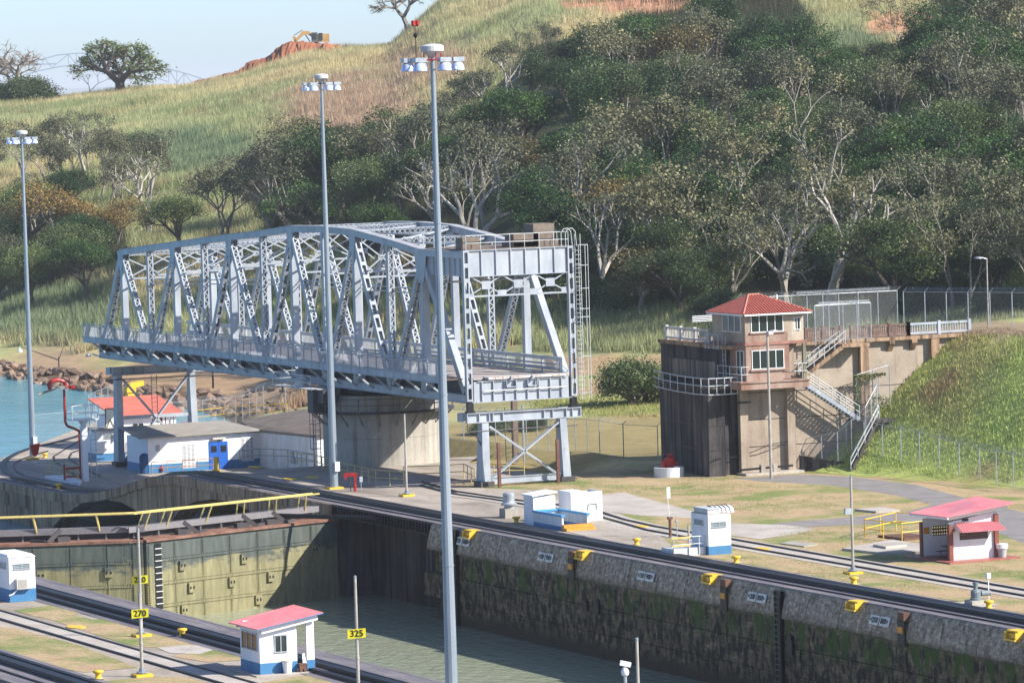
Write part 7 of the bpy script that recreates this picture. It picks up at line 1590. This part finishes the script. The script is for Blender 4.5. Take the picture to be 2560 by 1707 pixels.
for a in (
 (68, 228, 165, 'bare', 'leafless wide crowned tree on the skyline at far left', 600), (22, 268, 105, 'olive', 'small pale limbed tree at the left edge under the bare tree', 600), (92, 262, 68, 'bush', 'large dark bush under the bare skyline tree', 600, 1200, 1.3), (40, 262, 55, 'bush', 'dark bush at the left skyline edge', 600, 1200, 1.2), (150, 262, 26, 'bush', 'small low bush right of the skyline bushes', 600),
 (238, 250, 78, 'twiggy', 'thin bent tree left of the big skyline tree', 600, 1200, 1.3), (318, 228, 138, 'spread', 'big spreading green tree alone on the skyline', 600, 1200, 1.25, 0), (350, 220, 60, 'twiggy', 'small leaning sapling right of the big skyline tree', 600),
 (218, 455, 165, 'pale', 'olive tree standing high in the pale grass left', 550), (60, 470, 160, 'olive', 'olive tree behind the far left mast', 550, 1200, 1.2),  (372, 430, 95, 'mid', 'soft green feathery tree in the middle of the grass slope', 550, 1200, 1.3),
 (375, 590, 205, 'pale', 'forked olive tree alone above the bridge left end', 520, 1200, 1.15),  (150, 655, 190, 'gold', 'golden brown tree in the thicket at left', 520, 1200, 1.1), (60, 640, 170, 'mid', 'bright green tree in the thicket at left', 520), (205, 690, 150, 'round', 'dark tree at the right side of the left thicket', 520),
 (455, 640, 140, 'mid', 'rounded light green tree just above the bridge top chord', 500, 1200, 1.2), (560, 640, 240, 'olive', 'dark olive tree left of the second mast', 500, 1200, 1.1), (660, 640, 260, 'olive', 'olive tree directly left of the second mast', 500, 1200, 1.1), (760, 620, 280, 'olive', 'olive tree right behind the second mast', 500), (850, 560, 250, 'round', 'glossy dark green tree right of the second mast', 500, 1200, 1.1),
 (1045, 118, 130, 'bare', 'thin winter bare tree on the skyline beside the tallest mast', 600, 1300, 1.1, 1), (1285, 125, 95, 'twiggy', 'single leafless sapling high on the straw slope', 600, 1300), (1010, 262, 80, 'twiggy', 'pale forked dead tree left of the tallest mast', 600), (1180, 130, 60, 'twiggy', 'thin shrub in the brown hollow', 600),
 (1370, 258, 150, 'olive', 'olive tree near the top of the wooded edge', 550, 1200, 1.1), (1200, 330, 150, 'olive', 'grey olive tree right of the tallest mast', 550, 1200, 1.2), (1260, 420, 180, 'olive', 'large olive tree below the wooded edge', 520, 1200, 1.2), (1120, 430, 110, 'mid', 'yellow green bush right of the tallest mast', 520, 1200, 1.4),
 (1790, 205, 215, 'vine', 'tall vine draped dark tree near the top of the hill', 550, 1200, 1.15, 0), (1640, 190, 120, 'round', 'dark tree left of the vine draped column', 550), (1900, 230, 130, 'round', 'dark tree right of the vine draped column', 550),
 (2246, 196, 215, 'tall', 'tall thin pale tree before the red soil cutting', 500, 1200, 1.1), (2490, 215, 235, 'umbrella', 'huge dark spreading tree at the upper right corner', 500, 1200, 1.25, 1), (2120, 170, 50, 'bush', 'small bush at the foot of the pale grass cutting', 500), (2200, 172, 60, 'bush', 'second small bush near the pale grass cutting', 500),
 (1965, 796, 345, 'pale', 'large pale limbed tree leaning left behind the control house roof', 430, 620, 1.3, 0), (2075, 798, 365, 'pale', 'large pale trunked tree standing right of the control house roof', 430, 620, 1.2, 1), (1815, 780, 250, 'olive', 'olive tree left of the control house roof', 430, 620, 1.1),
 (1600, 800, 170, 'gold', 'brownish green round tree left of the landing', 430, 560, 1.3), (1700, 800, 165, 'mid', 'bushy green tree just behind the landing left part', 430, 560, 1.2), (1500, 760, 270, 'pale', 'slender olive tree right of the bridge portal', 430, 640), (1420, 735, 250, 'round', 'dark tree directly behind the bridge portal ladder', 430, 640),
 (1625, 560, 310, 'olive', 'very tall olive crown in the middle of the wooded hill', 430, 800, 1.1), (1480, 600, 250, 'olive', 'tall olive crown left of the hill centre', 430, 800, 1.1), (1850, 560, 240, 'round', 'broad glossy dark crown right of the hill centre', 430, 800, 1.2), (2330, 560, 260, 'round', 'broad dark green crown over the right hillside', 430, 800, 1.3),
 (2150, 770, 130, 'mid', 'low grey green tree right of the control house', 430, 600, 1.3), (2260, 775, 110, 'bush', 'low bush by the top fence', 430, 600), (2480, 775, 180, 'mid', 'green tree behind the street lamp', 430, 600, 1.2), (1050, 760, 150, 'gold', 'brown leaved tree seen through the bridge truss', 430, 700), (950, 770, 130, 'olive', 'olive tree seen through the truss left of centre', 430, 700), (1150, 780, 110, 'mid', 'low green tree seen through the truss near the portal', 430, 700)):
    px, py, h_, kind, lab = a[:5]; hero(px, py, h_, kind, lab, *(a[5:7] if len(a) > 6 else (a[5], 1200)), *(a[7:9] if len(a) > 7 else ()))
LM = [(320, 150, 'the big skyline tree'), (50, 330, 'the far left mast head'), (62, 560, 'the far left mast'), (375, 480, 'the lone forked tree'), (800, 220, 'the middle mast head'), (812, 450, 'the middle mast'), (1075, 150, 'the tallest mast head'), (1095, 420, 'the tallest mast'), (1045, 60, 'the bare skyline tree'), (1370, 180, 'the wood top edge'),
 (1790, 100, 'the vine draped column'), (2246, 90, 'the tall thin pale tree'), (2490, 90, 'the corner spreading tree'), (1900, 620, 'the leaning pale limbed tree'), (2080, 600, 'the pale trunked tree'), (1880, 750, 'the control house roof'), (1625, 400, 'the central tall olive crown'), (1480, 480, 'the left tall olive crown'), (1850, 440, 'the glossy dark crown'),
 (2330, 430, 'the broad right crown'), (1430, 590, 'the portal ladder'), (1300, 600, 'the portal girder'), (450, 560, 'the bridge top left end'), (960, 590, 'the bridge top middle'), (1700, 790, 'the landing parapet'), (2470, 650, 'the street lamp'), (2250, 740, 'the top fence'), (170, 560, 'the golden thicket tree'), (1560, 30, 'the upper soil scar'), (2250, 80, 'the red soil cutting')]
KS = dict(pale='pale limbed tree', umbrella='flat topped tree', round='dark broadleaf tree', olive='open olive tree', mid='mid green tree', gold='golden brown tree', bush='low green bush', vine='vine draped tree', twiggy='thin pale tree')
def autolabel(k, px, py, hh):
    near = sorted(LM, key=lambda q: (q[0]-px)**2+((q[1]-py)*1.3)**2)
    size = 'small ' if hh < 7 else ('tall ' if hh > 11.5 else '')
    def rel(q):
        dx, dy = px-q[0], py-q[1]; far = 'just ' if dx*dx+dy*dy < 90**2 else ('' if dx*dx+dy*dy < 200**2 else 'well ')
        w = ('right of' if dx > 0 else 'left of') if abs(dx) > abs(dy)*1.8 else (('above' if dy < 0 else 'below') if abs(dy) > abs(dx)*1.8 else ('up' if dy < 0 else 'down')+' and '+('right of' if dx > 0 else 'left of'))
        return far+w+' '
    for q in near[:4]:
        for s in (size, '') if size else ('',):
            l = s+KS[k]+' '+rel(q)+q[2]
            if l not in USED: USED.add(l); return l
    for a in near[:4]:
        for b_ in near[1:6]:
            l = KS[k]+' between '+a[2]+' and '+b_[2]
            if a is not b_ and l not in USED and len(l.split()) <= 16: USED.add(l); return l
    return KS[k]+' '+rel(near[0])+near[0][2]
def scatter(poly, n, kinds, hr, group, mind, d0=440, d1=1150, seed=1):
    R = random.Random(seed); xs_ = [a for a, b in poly]; ys_ = [b for a, b in poly]; c = 0; tries = 0
    while c < n and tries < n*40:
        tries += 1; px = R.uniform(min(xs_), max(xs_)); py = R.uniform(min(ys_), max(ys_))
        if not inpoly(np.array([px]), np.array([py]), poly)[0]: continue
        p, d = hit(px, py, d0, d1)
        if p.y < 342 or (1820 < px < 2200 and py > 742): continue
        md = mind*(.75+.25*d/600)
        if any((p.x-x)**2+(p.y-y)**2 < md*md for x, y in placed): continue
        placed.append((p.x, p.y)); p.z -= .3; k = R.choices([k for k, w in kinds], [w for k, w in kinds])[0]; hh = R.uniform(*hr)*(.45 if k == 'bush' else (1.3 if k in ('olive', 'pale') else 1)); plant(k, p, hh, autolabel(k, px, py-hh*F/d/2, hh), group, None, R.uniform(.85, 1.15)); c += 1
TP1 = [(1150, 440), (1290, 330), (1420, 250), (1600, 190), (1800, 170), (1960, 215), (2100, 235), (2250, 250), (2380, 225), (2700, 190), (2700, 790), (2300, 795), (1560, 805), (1340, 770), (1200, 700), (760, 660), (600, 600), (720, 520), (900, 480)]
scatter(TP1, 135, [('round', 4.2), ('olive', 3.2), ('pale', 1.6), ('mid', 2.0), ('gold', .35), ('vine', .7), ('umbrella', 1.0), ('bush', .6)], (8, 12.5), 'in the wood on the right hillside', 6.9, seed=3)
TP2 = [(-120, 560), (130, 540), (300, 600), (330, 700), (200, 770), (60, 800), (-120, 800)]
scatter(TP2, 15, [('round', 3), ('olive', 2), ('mid', 2), ('gold', 1)], (6, 9.5), 'in the thicket at the left', 5.0, seed=5)
TP3 = [(-60, 400), (60, 400), (200, 420), (330, 470), (420, 560), (300, 560), (100, 520), (-60, 530)]
scatter(TP3, 13, [('olive', 5), ('mid', 1)], (6.5, 9.5), 'on the slope behind the far left mast', 6, seed=6)
scatter([(1080, 330), (1340, 150), (1500, 130), (1650, 160), (1400, 260), (1180, 400)], 12, [('olive', 3), ('twiggy', 1), ('bush', 1)], (4, 6.5), 'scattered along the upper edge of the wood', 6, 440, 1150, 8)
scatter([(1340, 690), (1900, 700), (2560, 700), (2600, 800), (1560, 808), (1400, 775)], 60, [('bush', 3), ('mid', 1.5), ('olive', 1)], (6, 10), 'at the foot of the wooded hillside', 3.6, 430, 620, 12)
scatter([(860, 800), (1330, 790), (1330, 740), (860, 700)], 10, [('bush', 2), ('olive', 2), ('mid', 1)], (4, 6), 'behind the bridge truss', 5, 440, 800, 9)
def clumpbush(px, py, hp, lab, wide=1., kind='bush'): hero(px, py, hp, kind, lab, 380, 600, wide)
clumpbush(1585, 1012, 115, 'grey green grassy bush left of the black pier', 1.1); clumpbush(1240, 1085, 45, 'low leafy bush seen under the near bridge end', 1.6); clumpbush(1330, 1080, 40, 'low leafy bush right of the pole behind the trestle', 1.5)
# creeper on the mesh screen, small plants at its foot
rg = np.random.default_rng(2)
def leafcloud(name, C, size, mat, label, cat, par=None):
    n = len(C); nr = rg.normal(size=(n, 3)); nr /= np.linalg.norm(nr, axis=1)[:, None]; a = np.cross(nr, rg.normal(size=(n, 3))); a /= np.linalg.norm(a, axis=1)[:, None]; b = np.cross(nr, a); V = np.stack([C-a*size, C-b*size*.7, C+a*size, C+b*size*.7], 1).reshape(-1, 3); c0 = C.mean(0)
    me = bpy.data.meshes.new(name); me.from_pydata((V-c0).tolist(), [], np.arange(4*n).reshape(-1, 4).tolist()); at = me.attributes.new('rnd', 'FLOAT', 'FACE'); at.data.foreach_set('value', rg.uniform(0, 1, n).astype(np.float32)); me.materials.append(mat); o = bpy.data.objects.new(name, me); COL.objects.link(o); o.location = c0; return setp(o, label, cat)
u = rg.uniform(0, 1, 420); C = np.stack([170.2+u*2.4, 325.22+rg.normal(size=420)*.08, 7.0-np.abs(rg.normal(size=420))*.35*(1.2-u)], 1)
C2 = np.stack([170.2+rg.normal(size=220)*.1, 325.2+rg.normal(size=220)*.08, rg.uniform(4.2, 7, 220)], 1); leafcloud('creeper', np.concatenate([C, C2]), .07, leaf_mid, 'green creeper hanging over the mesh screen', 'creeper')
for x, z in ((171.4, 4.2), (172.2, 4.3)): C = np.stack([x+rg.normal(size=80)*.2, 325.0+rg.normal(size=80)*.2, z+rg.uniform(0, 1.1, 80)], 1); leafcloud('weed', C, .1, leaf_mid, 'small leafy weed at the foot of the mesh screen, '+('left' if x < 172 else 'right')+' one', 'plant')
# ================================================================== TALL GRASS
def tufts(name, X, Y, hgt, nb, wid, spread, tint=1., label=None, lean=.35):
    n = len(X); Z = terr(X, Y); col = gcolor(X, Y, Z)
    B = n*nb; i = np.repeat(np.arange(n), nb); h = hgt[i]*rng.uniform(.6, 1.15, B); a = rng.uniform(0, 2*math.pi, B)
    ox = rng.normal(size=B)*spread; oy = rng.normal(size=B)*spread; x = X[i]+ox; y = Y[i]+oy; z = Z[i]-.15
    lx = np.cos(a)*h*lean*rng.uniform(.3, 1.2, B); ly = np.sin(a)*h*lean*rng.uniform(.3, 1.2, B); w = wid*rng.uniform(.6, 1.3, B); b = a+rng.uniform(0, 3.14, B); wx = np.cos(b)*w; wy = np.sin(b)*w
    V = np.stack([np.stack([x-wx, y-wy, z], -1), np.stack([x+wx, y+wy, z], -1), np.stack([x+lx, y+ly, z+h], -1)], 1).reshape(-1, 3)
    me = bpy.data.meshes.new(name); me.vertices.add(3*B); me.vertices.foreach_set('co', V.astype(np.float32).ravel()); me.loops.add(3*B); me.loops.foreach_set('vertex_index', np.arange(3*B)); me.polygons.add(B); me.polygons.foreach_set('loop_start', np.arange(0, 3*B, 3)); me.polygons.foreach_set('loop_total', np.full(B, 3))
    cc = col[i]*rng.uniform(.65, 1.4, (B, 1))*np.array([1, 1, .95])*tint; at = me.attributes.new('Col', 'FLOAT_COLOR', 'FACE')
    c4 = np.ones((B, 4), np.float32); c4[:, :3] = cc; at.data.foreach_set('color', c4.ravel()); me.materials.append(bladem); me.update(); o = bpy.data.objects.new(name, me); COL.objects.link(o); return setp(o, label, None, None, 'stuff')
def wedge(n, d0, d1, a0=-60, a1=2640):
    d = np.sqrt(rng.uniform(d0*d0, d1*d1, n)); px = rng.uniform(a0, a1, n); s = (px-1280)/F*d; return s*CYW+d*SY, -s*SY+d*CYW, px, d
X, Y, px, d = wedge(150000, 500, 1060); Z = terr(X, Y); a_, b_, w_ = pxof(X, Y, Z)
ok = (Z > -4.4) & ~(inpoly(a_, b_, FPOLY) & (b_ > 150+0*a_) & (a_ > 1150)) & ~((d < 640) & (a_ < 830) & (Z < -3.4)) & ~((a_ > 1340) & (d < 560)) & (Y > 343)
so = np.exp(-(((a_-1560)/190)**2+((b_-22)/26)**2))+1.2*np.exp(-(((a_-2250)/110)**2+((b_-70)/34)**2))+1.2*np.exp(-(((a_-2440)/80)**2+((b_-85)/30)**2)); ok &= (so < .55) | (rng.uniform(0, 1, len(X)) < .1)
X, Y, d = X[ok], Y[ok], d[ok]; k_ = fbm(X/9, Y/9, 77)
tufts('tall_grass', X, Y, 1.0+1.5*k_*rng.uniform(.7, 1.2, len(X)), 11, .06, .5, 1.2, 'tall pale and green cane grass covering the hillside')
X, Y, px, d = wedge(30000, 400, 520, 1300, 2640); Z = terr(X, Y); a_, b_, w_ = pxof(X, Y, Z); ok = (Y > 343) & (a_ > 1330) & (Z > .3) & ((b_ > 1000) | (b_ < 880)); X, Y = X[ok], Y[ok]; b_ = b_[ok]
tufts('meadow_grass', X, Y, np.where(b_ < 880, 1.5, .45)*np.ones(len(X)), 5, .05, .35, 1.1, 'light green meadow grass in the dip behind the bridge')
X = rng.uniform(165, 183, 70000); Y = rng.uniform(262, 334, 70000); ok = (Y < 326) & (terr(X, Y) > .25); X, Y = X[ok], Y[ok]
tufts('embankment_grass', X, Y, .15+.25*fbm(X/3, Y/3, 5), 4, .03, .2, 1.1, 'short green grass on the embankment slope')
X = rng.uniform(131.9, 166, 42000); Y = rng.uniform(236, 336, 42000); ok = ~((X < 141) & (Y > 290)) & (fbm(X/4, Y/4, 15) > .5); X, Y = X[ok], Y[ok]
gc0 = gcolor
def gcolor(X, Y, Z): n = fbm(X/6, Y/9, 41)[..., None]; return np.array([.4, .33, .17])*(1-n)+np.array([.25, .26, .1])*n
RD = [tuple(G(*p)[:2]) for p in ((1835, 1196), (1990, 1186), (2130, 1192), (2290, 1212), (2440, 1252), (2640, 1300), (2640, 1400), (2440, 1330), (2330, 1310), (1920, 1320), (1800, 1345), (1500, 1300), (1430, 1240), (1640, 1230), (1900, 1290), (2180, 1290), (2380, 1270), (2240, 1238), (2080, 1213), (1900, 1203))]
ok = ~inpoly(X, Y, RD) & ~((X > 135.2) & (X < 139.8)) & ~((X > 141) & (X < 146.5) & (Y > 258) & (Y < 265)); X, Y = X[ok], Y[ok]
terr0 = terr
def terr(X, Y): return np.zeros(np.shape(X))+.1
tufts('lawn_grass', X, Y, .1+.1*fbm(X/2, Y/2, 5), 3, .02, .15, 1.0, 'short dry lawn grass on the lock deck', .5)
terr = terr0; gcolor = gc0
# ================================================================== HAZE
hz = M().box(-9000, -60, -9.5, 40000, 40000, 92)
mt = bpy.data.materials.new('haze_air'); mt.use_nodes = True; t = mt.node_tree; t.nodes.remove(t.nodes['Principled BSDF']); pv = t.nodes.new('ShaderNodeVolumePrincipled')
pv.inputs['Color'].default_value = (.86, .93, 1, 1); pv.inputs['Density'].default_value = .00007; pv.inputs['Anisotropy'].default_value = 0.
t.links.new(pv.outputs[0], t.nodes['Material Output'].inputs['Volume'])
struct('haze', hz, mt)['kind'] = 'stuff'
